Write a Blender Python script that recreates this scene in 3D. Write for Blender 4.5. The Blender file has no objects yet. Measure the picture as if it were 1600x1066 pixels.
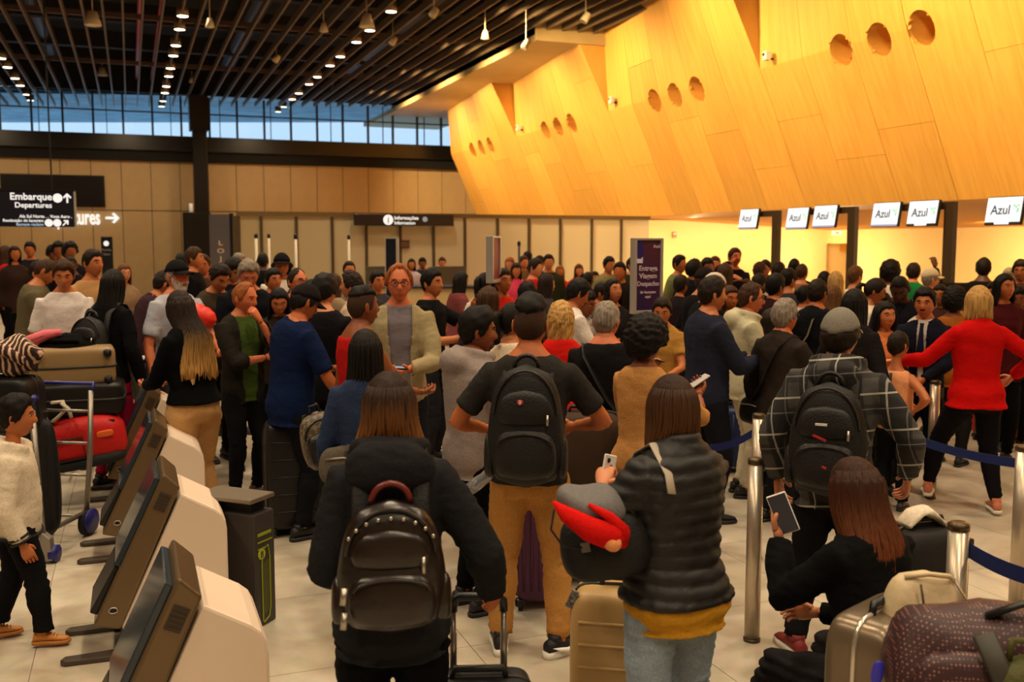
import bpy, bmesh, math, random
import numpy as np
from mathutils import Vector, Matrix

random.seed(7)
rng = np.random.default_rng(11)
scene = bpy.context.scene
COL = scene.collection
PI = math.pi
R = math.radians

# ------------------------------------------------------------------ camera
# The hall runs along +Y; the camera stands at the origin, a raised eye
# height, turned a little to the +X side.
TH = R(20.9)
CAMZ = 1.98
FPX = 1555.0
PITCH = math.atan(153.0 / FPX)
cam_data = bpy.data.cameras.new('camera')
cam_data.sensor_width = 36.0
cam_data.lens = 36.0 * FPX / 1600.0
cam_data.clip_end = 300
cam_data.dof.use_dof = True
cam_data.dof.focus_distance = 4.9
cam_data.dof.aperture_fstop = 3.2
cam = bpy.data.objects.new('camera', cam_data)
COL.objects.link(cam)
cam.location = (0, 0, CAMZ)
cam.rotation_euler = (PI / 2 - PITCH, 0, -TH)
scene.camera = cam

FH = Vector((math.sin(TH), math.cos(TH), 0))
RT = Vector((math.cos(TH), -math.sin(TH), 0))
CF = FH * math.cos(PITCH) - Vector((0, 0, math.sin(PITCH)))
CU = FH * math.sin(PITCH) + Vector((0, 0, math.cos(PITCH)))
EYE = Vector((0, 0, CAMZ))


def ray(px, py):
    return CF + RT * ((px - 800) / FPX) + CU * ((533 - py) / FPX)


def P(px, py, d):
    """world point seen at photo pixel (px, py), at horizontal distance d along the view"""
    r = ray(px, py)
    return EYE + r * (d / r.dot(FH))


def PY(px, py, y):
    r = ray(px, py)
    return EYE + r * (y / r.y)


def PX(px, py, x):
    r = ray(px, py)
    return EYE + r * (x / r.x)


def PZ(px, py, z=0.0):
    r = ray(px, py)
    return EYE + r * ((z - CAMZ) / r.z)


# ------------------------------------------------------------------ world, exposure
scene.view_settings.view_transform = 'Standard'
scene.view_settings.look = 'None'
scene.view_settings.gamma = 1
scene.view_settings.use_curve_mapping = False
scene.view_settings.exposure = 0.0
world = bpy.data.worlds.new('world')
scene.world = world
world.use_nodes = True
wn = world.node_tree.nodes
bg = wn['Background']
bg.inputs['Color'].default_value = (0.62, 0.80, 1.0, 1)
bg.inputs['Strength'].default_value = 1.05
scene.cycles.max_bounces = 6
scene.cycles.diffuse_bounces = 4
scene.cycles.sample_clamp_indirect = 4.0

WARM = (1.0, 0.74, 0.42)
WARMW = (1.0, 0.79, 0.53)


def spot(name, loc, target, energy, color, angle=80, blend=0.6, radius=0.12):
    l = bpy.data.lights.new(name, 'SPOT')
    l.energy = energy
    l.color = color
    l.spot_size = R(angle)
    l.spot_blend = blend
    l.shadow_soft_size = radius
    o = bpy.data.objects.new(name, l)
    COL.objects.link(o)
    o.location = loc
    d = Vector(target) - Vector(loc)
    o.rotation_euler = d.to_track_quat('-Z', 'Y').to_euler()
    return o


def area(name, loc, target, energy, color, sx, sy):
    l = bpy.data.lights.new(name, 'AREA')
    l.shape = 'RECTANGLE'
    l.size = sx
    l.size_y = sy
    l.energy = energy
    l.color = color
    o = bpy.data.objects.new(name, l)
    COL.objects.link(o)
    o.location = loc
    d = Vector(target) - Vector(loc)
    o.rotation_euler = d.to_track_quat('-Z', 'Y').to_euler()
    return o


CEIL = 7.1
ROWX = (-3.15, 1.28, 5.55)
E_DOWN = 440
# downlights of the three fixture rows (the fixtures themselves are built with the ceiling)
for rx in ROWX:
    for k in range(12):
        y = -4.0 + 3.0 * k
        spot('downlight', (rx, y, CEIL - 0.12), (rx, y, 0), E_DOWN, WARMW, 125, 0.8, 0.25)
# wall washers at the edge of the ceiling, aimed at the timber wall
for k in range(8):
    y = 4.0 + 4.3 * k
    spot('wall_washer', (7.3, y, 6.8), (11.8, y + 0.6, 4.0), 2100, (1.0, 0.685, 0.315), 105, 0.9, 0.3)
# strip lamps under the soffit of the check-in counters
for k in range(4):
    y = 5.5 + 5.6 * k
    area('counter_strip_lamp', (17.2, y, 2.30), (19.5, y, 0.6), 235, (1.0, 0.77, 0.44), 0.35, 5.0)
    area('counter_front_lamp', (13.6, y, 2.42), (10.5, y, 0.2), 120, (1.0, 0.72, 0.38), 0.35, 5.0)
area('counter_strip_lamp', (15.6, 22.6, 2.28), (15.6, 24.2, 0.8), 105, (1.0, 0.77, 0.44), 5.5, 0.35)
# lamps that wash the lower back wall
for x in (-9, -4.5, 0, 4.5):
    spot('wall_washer', (x, 33.5, 6.6), (x, 38, 0.8), 330, (1.0, 0.76, 0.46), 100, 0.9, 0.3)


# ------------------------------------------------------------------ materials
MATS = {}


def srgb(c):
    def f(v):
        v = v / 255.0
        return v / 12.92 if v <= 0.04045 else ((v + 0.055) / 1.055) ** 2.4
    return (f(c[0]), f(c[1]), f(c[2]), 1)


def mat(name, color, rough=0.6, metal=0.0, spec=0.5, bump=0.0, scale=40.0, var=0.0, emit=0.0, ecol=None, stretch=None, coat=0.0):
    """principled material; bump/var add procedural relief / colour variation"""
    if name in MATS:
        return MATS[name]
    m = bpy.data.materials.new(name)
    m.use_nodes = True
    nt = m.node_tree
    b = nt.nodes['Principled BSDF']
    col = srgb(color)
    b.inputs['Base Color'].default_value = col
    b.inputs['Roughness'].default_value = rough
    b.inputs['Metallic'].default_value = metal
    b.inputs['Specular IOR Level'].default_value = spec
    if coat:
        b.inputs['Coat Weight'].default_value = coat
    if emit:
        b.inputs['Emission Color'].default_value = srgb(ecol) if ecol else col
        b.inputs['Emission Strength'].default_value = emit
    if bump or var:
        tc = nt.nodes.new('ShaderNodeTexCoord')
        src = tc.outputs['Object']
        if stretch:
            mp = nt.nodes.new('ShaderNodeMapping')
            mp.inputs['Scale'].default_value = stretch
            nt.links.new(src, mp.inputs['Vector'])
            src = mp.outputs['Vector']
        n = nt.nodes.new('ShaderNodeTexNoise')
        n.inputs['Scale'].default_value = scale
        n.inputs['Detail'].default_value = 3
        nt.links.new(src, n.inputs['Vector'])
        if bump:
            bp = nt.nodes.new('ShaderNodeBump')
            bp.inputs['Strength'].default_value = bump
            bp.inputs['Distance'].default_value = 0.01
            nt.links.new(n.outputs['Fac'], bp.inputs['Height'])
            nt.links.new(bp.outputs['Normal'], b.inputs['Normal'])
        if var:
            mx = nt.nodes.new('ShaderNodeMixRGB')
            mx.blend_type = 'MULTIPLY'
            mx.inputs['Color1'].default_value = col
            rp = nt.nodes.new('ShaderNodeValToRGB')
            rp.color_ramp.elements[0].position = 0.3
            rp.color_ramp.elements[1].position = 0.7
            lo = 1 - var
            rp.color_ramp.elements[0].color = (lo, lo, lo, 1)
            rp.color_ramp.elements[1].color = (1, 1, 1, 1)
            nt.links.new(n.outputs['Fac'], rp.inputs['Fac'])
            nt.links.new(rp.outputs['Color'], mx.inputs['Color2'])
            mx.inputs['Fac'].default_value = 1
            nt.links.new(mx.outputs['Color'], b.inputs['Base Color'])
    MATS[name] = m
    return m


def cloth(name, color, bump=0.25, var=0.18):
    return mat('cloth_' + name, color, 0.92, 0, 0.08, bump, 90, var)


# ------------------------------------------------------------------ mesh helpers
class MB:
    """collects geometry for ONE mesh object"""

    def __init__(self):
        self.v = []
        self.f = []
        self.m = []
        self.mi = 0

    def add(self, vs, fs):
        o = len(self.v)
        self.v.extend([tuple(p) for p in vs])
        for f in fs:
            self.f.append(tuple(i + o for i in f))
            self.m.append(self.mi)
        return self

    def box(self, c, s, M=None):
        x, y, z = s[0] / 2, s[1] / 2, s[2] / 2
        vs = [Vector((sx * x, sy * y, sz * z)) for sz in (-1, 1) for sy in (-1, 1) for sx in (-1, 1)]
        if M is not None:
            vs = [M @ p for p in vs]
        c = Vector(c)
        return self.add([p + c for p in vs], [(0, 2, 3, 1), (4, 5, 7, 6), (0, 1, 5, 4), (2, 6, 7, 3), (0, 4, 6, 2), (1, 3, 7, 5)])

    def bbox(self, lo, hi):
        return self.box([(a + b) / 2 for a, b in zip(lo, hi)], [abs(b - a) for a, b in zip(lo, hi)])

    def rbox(self, c, s, r, M=None, seg=3):
        """box with rounded vertical and horizontal edges (superellipse loft)"""
        return self.sell(c, s, r, M, seg)

    def sell(self, c, s, e=0.35, M=None, nu=16, nv=10):
        """superellipsoid, e small = boxy"""
        nu = 20 if nu < 8 else nu
        vs = []
        def sp(a, p):
            return math.copysign(abs(a) ** p, a)
        for j in range(nv + 1):
            t = -PI / 2 + PI * j / nv
            if j == 0: t += 1e-3
            if j == nv: t -= 1e-3
            for i in range(nu):
                u = 2 * PI * (i + 0.5) / nu
                vs.append(Vector((s[0] / 2 * sp(math.cos(t), e) * sp(math.cos(u), e), s[1] / 2 * sp(math.cos(t), e) * sp(math.sin(u), e), s[2] / 2 * sp(math.sin(t), e))))
        if M is not None:
            vs = [M @ p for p in vs]
        c = Vector(c)
        vs = [p + c for p in vs]
        fs = [(j * nu + i, j * nu + (i + 1) % nu, (j + 1) * nu + (i + 1) % nu, (j + 1) * nu + i) for j in range(nv) for i in range(nu)]
        fs.append(tuple(reversed(range(nu))))
        fs.append(tuple(nv * nu + i for i in range(nu)))
        return self.add(vs, fs)

    def loft(self, rings, cap=True, closed=True):
        n = len(rings[0])
        vs = [p for r in rings for p in r]
        fs = []
        for j in range(len(rings) - 1):
            for i in range(n if closed else n - 1):
                fs.append((j * n + i, j * n + (i + 1) % n, (j + 1) * n + (i + 1) % n, (j + 1) * n + i))
        if cap:
            fs.append(tuple(reversed(range(n))))
            fs.append(tuple((len(rings) - 1) * n + i for i in range(n)))
        return self.add(vs, fs)

    def tube(self, pts, rad, n=8, flat=1.0, up=None):
        """tube along points; rad number or list; flat squashes the second axis"""
        pts = [Vector(p) for p in pts]
        if not hasattr(rad, '__len__'):
            rad = [rad] * len(pts)
        rings = []
        prev = None
        for i, p in enumerate(pts):
            t = (pts[min(i + 1, len(pts) - 1)] - pts[max(i - 1, 0)])
            if t.length < 1e-9:
                t = Vector((0, 0, 1))
            t.normalize()
            if prev is None:
                a = Vector(up) if up is not None else (Vector((0, 0, 1)) if abs(t.z) < 0.9 else Vector((1, 0, 0)))
            else:
                a = prev
            a = a - t * a.dot(t)
            if a.length < 1e-6:
                a = Vector((0, 1, 0)) - t * t.y
            a.normalize()
            b = t.cross(a)
            prev = a
            r = rad[i]
            rings.append([p + a * (math.cos(2 * PI * k / n) * r * flat) + b * (math.sin(2 * PI * k / n) * r) for k in range(n)])
        return self.loft(rings)

    def prism(self, poly, lo, hi, axis='y'):
        """extrude a 2-D polygon; axis y: poly is (x,z)"""
        n = len(poly)
        if axis == 'y':
            vs = [(p[0], lo, p[1]) for p in poly] + [(p[0], hi, p[1]) for p in poly]
        elif axis == 'z':
            vs = [(p[0], p[1], lo) for p in poly] + [(p[0], p[1], hi) for p in poly]
        else:
            vs = [(lo, p[0], p[1]) for p in poly] + [(hi, p[0], p[1]) for p in poly]
        fs = [tuple(range(n)), tuple(reversed(range(n, 2 * n)))] + [(i, i + n, (i + 1) % n + n, (i + 1) % n) for i in range(n)]
        return self.add(vs, fs)

    def lathe(self, prof, c=(0, 0, 0), n=16, M=None):
        rings = []
        for r, z in prof:
            ring = [Vector((r * math.cos(2 * PI * k / n), r * math.sin(2 * PI * k / n), z)) for k in range(n)]
            if M is not None:
                ring = [M @ p for p in ring]
            rings.append([p + Vector(c) for p in ring])
        return self.loft(rings)

    def mesh(self, name, mats, smooth=False, recalc=True):
        me = bpy.data.meshes.new(name)
        me.from_pydata(self.v, [], self.f)
        for m in mats:
            me.materials.append(m)
        if len(mats) > 1:
            me.polygons.foreach_set('material_index', self.m)
        if recalc:
            bm = bmesh.new()
            bm.from_mesh(me)
            bmesh.ops.recalc_face_normals(bm, faces=bm.faces)
            bm.to_mesh(me)
            bm.free()
        if smooth:
            me.polygons.foreach_set('use_smooth', [True] * len(me.polygons))
        me.update()
        return me


def link(name, me, parent=None, M=None):
    o = bpy.data.objects.new(name, me)
    COL.objects.link(o)
    if M is not None:
        o.matrix_world = M
    if parent is not None:
        o.parent = parent
    return o


def obj(name, mb, mats, parent=None, smooth=False, bevel=0.0, M=None):
    if not isinstance(mats, (list, tuple)):
        mats = [mats]
    o = link(name, mb.mesh(name, mats, smooth), parent, M)
    if bevel:
        b = o.modifiers.new('bevel', 'BEVEL')
        b.width = bevel
        b.segments = 2
        b.limit_method = 'ANGLE'
        b.angle_limit = R(40)
    return o


def tag(o, label, cat, group=None):
    o['label'] = label
    o['category'] = cat
    if group:
        o['group'] = group
    return o


def thing(name, label, cat, loc=(0, 0, 0), rotz=0.0, group=None, M=None):
    o = bpy.data.objects.new(name, None)
    o.empty_display_size = 0.1
    COL.objects.link(o)
    if M is not None:
        o.matrix_world = M
    else:
        o.location = loc
        o.rotation_euler = (0, 0, rotz)
    return tag(o, label, cat, group)


def struct(o):
    o['kind'] = 'structure'
    return o


def text(name, body, size, m, parent, loc, rot, align='LEFT', extrude=0.002, sx=1.0):
    cu = bpy.data.curves.new(name, 'FONT')
    cu.body = body
    cu.size = size
    cu.extrude = extrude
    cu.align_x = align
    cu.resolution_u = 3
    cu.offset = size * 0.018
    cu.materials.append(m)
    o = bpy.data.objects.new(name, cu)
    COL.objects.link(o)
    o.location = loc
    o.rotation_euler = rot
    o.scale = (sx, 1, 1)
    if parent is not None:
        o.parent = parent
    return o


# ------------------------------------------------------------------ floor
def floor_material():
    m = bpy.data.materials.new('floor_stone')
    m.use_nodes = True
    nt = m.node_tree
    b = nt.nodes['Principled BSDF']
    tc = nt.nodes.new('ShaderNodeTexCoord')
    geo = nt.nodes.new('ShaderNodeNewGeometry')
    n1 = nt.nodes.new('ShaderNodeTexNoise')
    n1.inputs['Scale'].default_value = 1.6
    n1.inputs['Detail'].default_value = 6
    n1.inputs['Distortion'].default_value = 1.2
    n2 = nt.nodes.new('ShaderNodeTexNoise')
    n2.inputs['Scale'].default_value = 14
    n2.inputs['Detail'].default_value = 4
    nt.links.new(geo.outputs['Position'], n1.inputs['Vector'])
    nt.links.new(geo.outputs['Position'], n2.inputs['Vector'])
    rp = nt.nodes.new('ShaderNodeValToRGB')
    e = rp.color_ramp.elements
    e[0].position = 0.28
    e[0].color = srgb((168, 152, 128))
    e[1].position = 0.62
    e[1].color = srgb((212, 200, 180))
    nt.links.new(n1.outputs['Fac'], rp.inputs['Fac'])
    mx = nt.nodes.new('ShaderNodeMixRGB')
    mx.blend_type = 'MULTIPLY'
    mx.inputs['Fac'].default_value = 0.25
    nt.links.new(rp.outputs['Color'], mx.inputs['Color1'])
    nt.links.new(n2.outputs['Color'], mx.inputs['Color2'])
    oi = nt.nodes.new('ShaderNodeObjectInfo')
    mr = nt.nodes.new('ShaderNodeMapRange')
    mr.inputs['To Min'].default_value = 0.9
    mr.inputs['To Max'].default_value = 1.03
    nt.links.new(oi.outputs['Random'], mr.inputs['Value'])
    mx2 = nt.nodes.new('ShaderNodeMixRGB')
    mx2.blend_type = 'MULTIPLY'
    mx2.inputs['Fac'].default_value = 1
    nt.links.new(mx.outputs['Color'], mx2.inputs['Color1'])
    nt.links.new(mr.outputs['Result'], mx2.inputs['Color2'])
    nt.links.new(mx2.outputs['Color'], b.inputs['Base Color'])
    b.inputs['Roughness'].default_value = 0.32
    b.inputs['Specular IOR Level'].default_value = 0.4
    return m


FLOORM = floor_material()
floor = struct(obj('floor', MB().bbox((-16, -8, -0.2), (21, 44, -0.006)), mat('grout', (150, 134, 112), 0.9)))
TS = 1.0
tile_me = None
near = set()
for iy in range(2, 13):
    for ix in range(-7, 9):
        cx, cy = ix * TS, iy * TS
        dd = cx * FH.x + cy * FH.y
        if dd < 2.2:
            continue
        off = (cx * RT.x + cy * RT.y) / dd
        if abs(off) > 0.66:
            continue
        near.add((ix, iy))
        if tile_me is None:
            tile_me = MB().box((0, 0, -0.01), (TS - 0.004, TS - 0.004, 0.02)).mesh('floor_tile', [FLOORM])
        t = link('floor_tile', tile_me, floor)
        t.location = (cx, cy, 0)
mb = MB()
for iy in range(-7, 44):
    for ix in range(-15, 21):
        if (ix, iy) not in near:
            mb.box((ix * TS, iy * TS, -0.01), (TS - 0.006, TS - 0.006, 0.02))
o = obj('floor_tile_field', mb, FLOORM, floor)
o['kind'] = 'stuff'

# ------------------------------------------------------------------ back wall, beam, column, clerestory
YB = 38.0
M_BEIGE = mat('wall_panel_beige', (205, 176, 132), 0.55, 0, 0.3, 0.05, 3, 0.08)
M_DARKMETAL = mat('dark_metal', (26, 24, 23), 0.38, 0.2, 0.5)
M_BLACK = mat('black_matte', (10, 10, 11), 0.8)
wall_back = struct(obj('wall_back', MB().bbox((-16, YB + 0.05, 0), (15, YB + 0.3, 5.0)), mat('wall_core', (60, 48, 34), 0.9)))
pm = MB().box((0, 0, 0), (0.96, 0.05, 3.1)).mesh('wall_panel', [M_BEIGE])
pm2 = MB().box((0, 0, 0), (0.96, 0.05, 1.72)).mesh('wall_panel', [M_BEIGE])
for k in range(31):
    x = -15.4 + 0.98 * k
    a = link('wall_panel', pm, wall_back)
    a.location = (x, YB, 1.56)
    a = link('wall_panel', pm2, wall_back)
    a.location = (x, YB, 4.0)
struct(obj('wall_side_left', MB().bbox((-16.3, -8, 0), (-16, 44, 8.6)), M_BEIGE))
struct(obj('wall_side_right', MB().bbox((13.1, -8, 0), (13.3, 3.5, 8.9)), M_BEIGE))
struct(obj('wall_upper_right', MB().bbox((13.3, 3.5, 7.6), (13.5, 44, 8.9)), M_BEIGE))
struct(obj('wall_rear', MB().bbox((-16, -8.3, 0), (21, -8, 8.6)), M_BEIGE))

beam = struct(obj('trim_1', MB().bbox((-16, YB - 0.35, 5.22), (14, YB + 0.35, 5.76)), mat('beam_fascia', (34, 30, 27), 0.3, 0.3, 0.6), bevel=0.02))
obj('beam_recess', MB().bbox((-16, YB - 0.2, 4.86), (14, YB + 0.3, 5.22)), M_BLACK, beam)

# glazing of the clerestory: glass panes between mullions, open sky behind
M_GLASS = bpy.data.materials.new('clerestory_glass')
M_GLASS.use_nodes = True
_b = M_GLASS.node_tree.nodes['Principled BSDF']
_b.inputs['Base Color'].default_value = (0.80, 0.92, 1, 1)
_b.inputs['Roughness'].default_value = 0.02
_b.inputs['IOR'].default_value = 1.1
_b.inputs['Transmission Weight'].default_value = 1.0
win = struct(obj('window_1', MB().bbox((-16, YB + 0.1, 6.58), (14, YB + 0.2, 6.63)), M_DARKMETAL))
mul = MB().box((0, 0, 0), (0.07, 0.14, 1.5)).mesh('mullion', [M_DARKMETAL])
thin = MB().box((0, 0, 0), (0.025, 0.08, 1.5)).mesh('mullion', [M_DARKMETAL])
pane = MB().box((0, 0, 0), (0.9, 0.012, 1.4)).mesh('pane', [M_GLASS])
for k in range(31):
    x = -15.6 + 0.97 * k
    a = link('mullion', mul, win)
    a.location = (x, YB + 0.1, 6.45)
    if k % 2 == 1:
        a = link('mullion', thin, win)
        a.location = (x + 0.42 + 0.2 * math.sin(k * 2.3), YB + 0.1, 6.45)
    a = link('pane', pane, win)
    a.location = (x + 0.485, YB + 0.12, 6.46)
# canopy of the forecourt outside, seen through the upper glass
M_CAN = mat('canopy_outside', (96, 150, 176), 0.6, 0, 0.3, 0, 1.2, 0.5)
cq = [(-26.0, 49.0), (14.0, 33.9 + 5.0), (19.5, 44.5), (-22.0, 60.5)]
can = struct(obj('roof_canopy_outside', MB().prism(cq, 7.75, 8.0, 'z'), M_CAN))
struct(obj('wall_clerestory_head', MB().bbox((-16, YB + 0.25, 7.3), (14, YB + 0.4, 9.0)), mat('ceiling_deck', (30, 26, 23), 0.9)))

# columns
a = PY(303, 300, 37.1)
b = PY(325, 300, 37.1)
column = struct(obj('column_1', MB().bbox((a.x, 36.8, 0), (b.x, 37.4, 7.1)), M_DARKMETAL, bevel=0.03))
obj('column_flange', MB().bbox((a.x - 0.09, 36.72, 5.9), (b.x + 0.06, 37.42, 7.1)), M_DARKMETAL, column)
obj('column_base', MB().bbox((a.x - 0.05, 36.75, 0), (b.x + 0.05, 37.45, 0.5)), M_DARKMETAL, column)

# ------------------------------------------------------------------ ceiling of slats
M_SLAT = mat('slat_bronze', (92, 76, 58), 0.55, 0.0, 0.4)
M_DECK = mat('ceiling_deck', (30, 26, 23), 0.9)
ceiling = struct(obj('ceiling', MB().bbox((-16, -8, 8.9), (21, 44, 9.1)), M_DECK))
k = 0
x = -6.2
nsl = 0
while x < 10.9:
    y1 = 41.0 - 0.382 * x
    y0 = 8.0
    if x > 9.25:
        y1 = 22.7
    o = obj('ceiling_slat', MB().bbox((x - 0.022, y0, CEIL), (x + 0.022, y1, CEIL + 0.17)), M_SLAT, ceiling)
    x += 0.415
mb = MB()
for q in range(26):
    xx = -6.4 - 0.415 * (q + 0)
    if xx > -16:
        mb.bbox((xx - 0.022, -8, CEIL), (xx + 0.022, 42, CEIL + 0.17))
for q in range(42):
    xx = -6.2 + 0.415 * q
    mb.bbox((xx - 0.022, -8, CEIL), (xx + 0.022, 7.9, CEIL + 0.17))
o = obj('ceiling_slat_field', mb, M_SLAT, ceiling)
o['kind'] = 'stuff'
# carrier bars across the slats, pipes and ducts above
for y in (26.0, 32.6):
    obj('ceiling_carrier', MB().bbox((-9, y - 0.05, CEIL + 0.2), (11, y + 0.05, CEIL + 0.32)), mat('carrier', (96, 66, 54), 0.6), ceiling)
for y in (21.5, 26.0, 30.0, 34.0):
    obj('ceiling_truss', MB().bbox((-12, y - 0.15, 8.0), (12, y + 0.15, 8.5)), mat('truss', (34, 29, 26), 0.7), ceiling)
for x in (0.42, 0.92):
    obj('ceiling_pipe', MB().tube([(x, 10, 7.75), (x, 39, 7.75)], 0.06, 10), mat('red_pipe', (190, 58, 34), 0.45), ceiling, smooth=True)
for x, r in ((-2.2, 0.2), (3.4, 0.28), (7.6, 0.25), (-5.0, 0.22)):
    obj('ceiling_duct', MB().tube([(x, 8, 8.3), (x, 40, 8.3)], r, 12), mat('duct', (66, 58, 50), 0.5, 0.3), ceiling, smooth=True)
# soffit along the timber wall
M_SOF = mat('soffit_beige', (196, 172, 120), 0.6, 0, 0.3, 0, 2, 0.1)
sof = struct(obj('ceiling_soffit', MB().bbox((9.35, 22.8, 6.86), (12.6, 42, 7.02)), M_SOF))
obj('soffit_fascia', MB().bbox((9.3, 22.7, 6.84), (12.6, 22.8, 7.55)), M_SOF, sof)
obj('soffit_upper', MB().bbox((10.9, 4, 7.5), (14, 22.7, 7.6)), M_SOF, sof)

# downlight fixtures (three rows, in view)
M_LAMP = mat('lamp_glow', (255, 236, 200), 0.5, emit=14.0)
M_FIX = mat('fixture_bronze', (150, 128, 98), 0.5, 0.2)
base_fix = None
ORD = ('first', 'second', 'third', 'fourth', 'fifth', 'sixth', 'seventh', 'eighth', 'ninth', 'tenth', 'eleventh', 'twelfth', 'thirteenth', 'fourteenth')
n = 0
for rx in ROWX:
    y = 20.5
    j = 0
    while y < 41.5:
        if base_fix is None:
            base_fix = thing('ceiling_downlight', '', 'ceiling light', (rx, y, CEIL))
            obj('housing', MB().lathe([(0.02, 0.16), (0.12, 0.16), (0.135, -0.05), (0.125, -0.05), (0.11, 0.0)], n=14), M_FIX, base_fix, True)
            obj('diffuser', MB().lathe([(0.005, -0.03), (0.118, -0.03), (0.118, -0.045), (0.005, -0.045)], n=14), M_LAMP, base_fix, True)
            f = base_fix
        else:
            f = base_fix.copy()
            COL.objects.link(f)
            for ch in list(base_fix.children):
                c2 = ch.copy()
                COL.objects.link(c2)
                c2.parent = f
            f.location = (rx, y, CEIL)
        f['label'] = 'downlight ' + ORD[j] + ' from the camera in ' + ('the row over the departures sign', 'the row by the red pipes', 'the row towards the timber wall')[ROWX.index(rx)]
        f['group'] = 'downlights in the slatted ceiling'
        f['category'] = 'ceiling light'
        y += (1.5, 2.1)[j % 2]
        j += 1

# cone speakers / spotlights hanging from the ceiling
pend_px = [(145, 30, 21, 0), (328, 38, 22, 1), (160, 112, 33, 0), (432, 92, 28, 2), (566, 120, 33, 2), (615, 165, 40, 1), (506, 45, 23, 1), (678, 20, 21.5, 2), (573, 33, 22, 0), (614, 64, 25, 2), (758, 57, 23, 1), (822, 70, 22.5, 2), (915, 28, 20.5, 2), (300, 126, 33, 1), (520, 140, 37, 2)]
PLAB = ['bell shaped ceiling loudspeaker beside the thick bracket at the image top', 'cone shaped pendant loudspeaker by the middle row of downlights', 'bell shaped ceiling loudspeaker above the departures sign, far down the hall',
        'slim pendant sensor hanging on a long rod between the slats', 'small spotlight head under the slats halfway to the window', 'thin rod with small sensor hanging in front of the clerestory window',
        'small cone loudspeaker among the slats above the far middle row', 'white spotlight head near the start of the lamp row by the timber wall', 'bell shaped loudspeaker tucked beside a lit downlight',
        'spotlight head below slats, third from the timber wall', 'round loudspeaker disc under the slats over the hall middle', 'spotlight head at the ceiling edge above the soffit step',
        'spotlight head highest along the ceiling edge by the timber wall', 'small pendant cone over the middle downlight row far back', 'tiny spotlight head close above the clerestory glass']
M_PEND = mat('pendant_cream', (200, 184, 152), 0.5)
for (px, py, d, kind), lab in zip(pend_px, PLAB):
    p = P(px, py, d)
    t = thing('ceiling_speaker' if kind < 2 else 'ceiling_spotlight', lab, 'loudspeaker' if kind < 2 else 'spotlight', p, group='speakers and spotlights under the ceiling')
    obj('rod', MB().tube([(0, 0, 0.05), (0, 0, max(0.3, CEIL + 0.3 - p.z))], 0.012, 6), M_PEND, t)
    if kind == 0:
        obj('cone', MB().lathe([(0.02, 0.16), (0.09, 0.15), (0.13, 0.0), (0.17, -0.12), (0.15, -0.13), (0.02, -0.06)], n=14), M_PEND, t, True)
    elif kind == 1:
        obj('cone', MB().lathe([(0.015, 0.14), (0.05, 0.13), (0.1, -0.06), (0.02, -0.08)], n=12), M_PEND, t, True)
    else:
        Mx = Matrix.Rotation(0.6, 3, 'Y')
        obj('cone', MB().lathe([(0.03, 0.12), (0.075, 0.1), (0.085, -0.08), (0.07, -0.1), (0.02, -0.05)], n=12, M=Mx), M_PEND, t, True)

# ------------------------------------------------------------------ timber wall: folded bays with portholes
def wood_material():
    m = bpy.data.materials.new('timber_veneer')
    m.use_nodes = True
    nt = m.node_tree
    b = nt.nodes['Principled BSDF']
    geo = nt.nodes.new('ShaderNodeNewGeometry')
    mp = nt.nodes.new('ShaderNodeMapping')
    mp.inputs['Scale'].default_value = (1.0, 5.0, 0.35)
    nt.links.new(geo.outputs['Position'], mp.inputs['Vector'])
    n = nt.nodes.new('ShaderNodeTexNoise')
    n.inputs['Scale'].default_value = 2.2
    n.inputs['Detail'].default_value = 6
    n.inputs['Distortion'].default_value = 0.6
    nt.links.new(mp.outputs['Vector'], n.inputs['Vector'])
    rp = nt.nodes.new('ShaderNodeValToRGB')
    e = rp.color_ramp.elements
    e[0].position = 0.3
    e[0].color = srgb((212, 156, 70))
    e[1].position = 0.7
    e[1].color = srgb((226, 172, 84))
    nt.links.new(n.outputs['Fac'], rp.inputs['Fac'])
    oi = nt.nodes.new('ShaderNodeObjectInfo')
    mr = nt.nodes.new('ShaderNodeMapRange')
    mr.inputs['To Min'].default_value = 0.83
    mr.inputs['To Max'].default_value = 1.05
    nt.links.new(oi.outputs['Random'], mr.inputs['Value'])
    mx = nt.nodes.new('ShaderNodeMixRGB')
    mx.blend_type = 'MULTIPLY'
    mx.inputs['Fac'].default_value = 1
    nt.links.new(rp.outputs['Color'], mx.inputs['Color1'])
    nt.links.new(mr.outputs['Result'], mx.inputs['Color2'])
    nt.links.new(mx.outputs['Color'], b.inputs['Base Color'])
    b.inputs['Roughness'].default_value = 0.5
    return m


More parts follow.
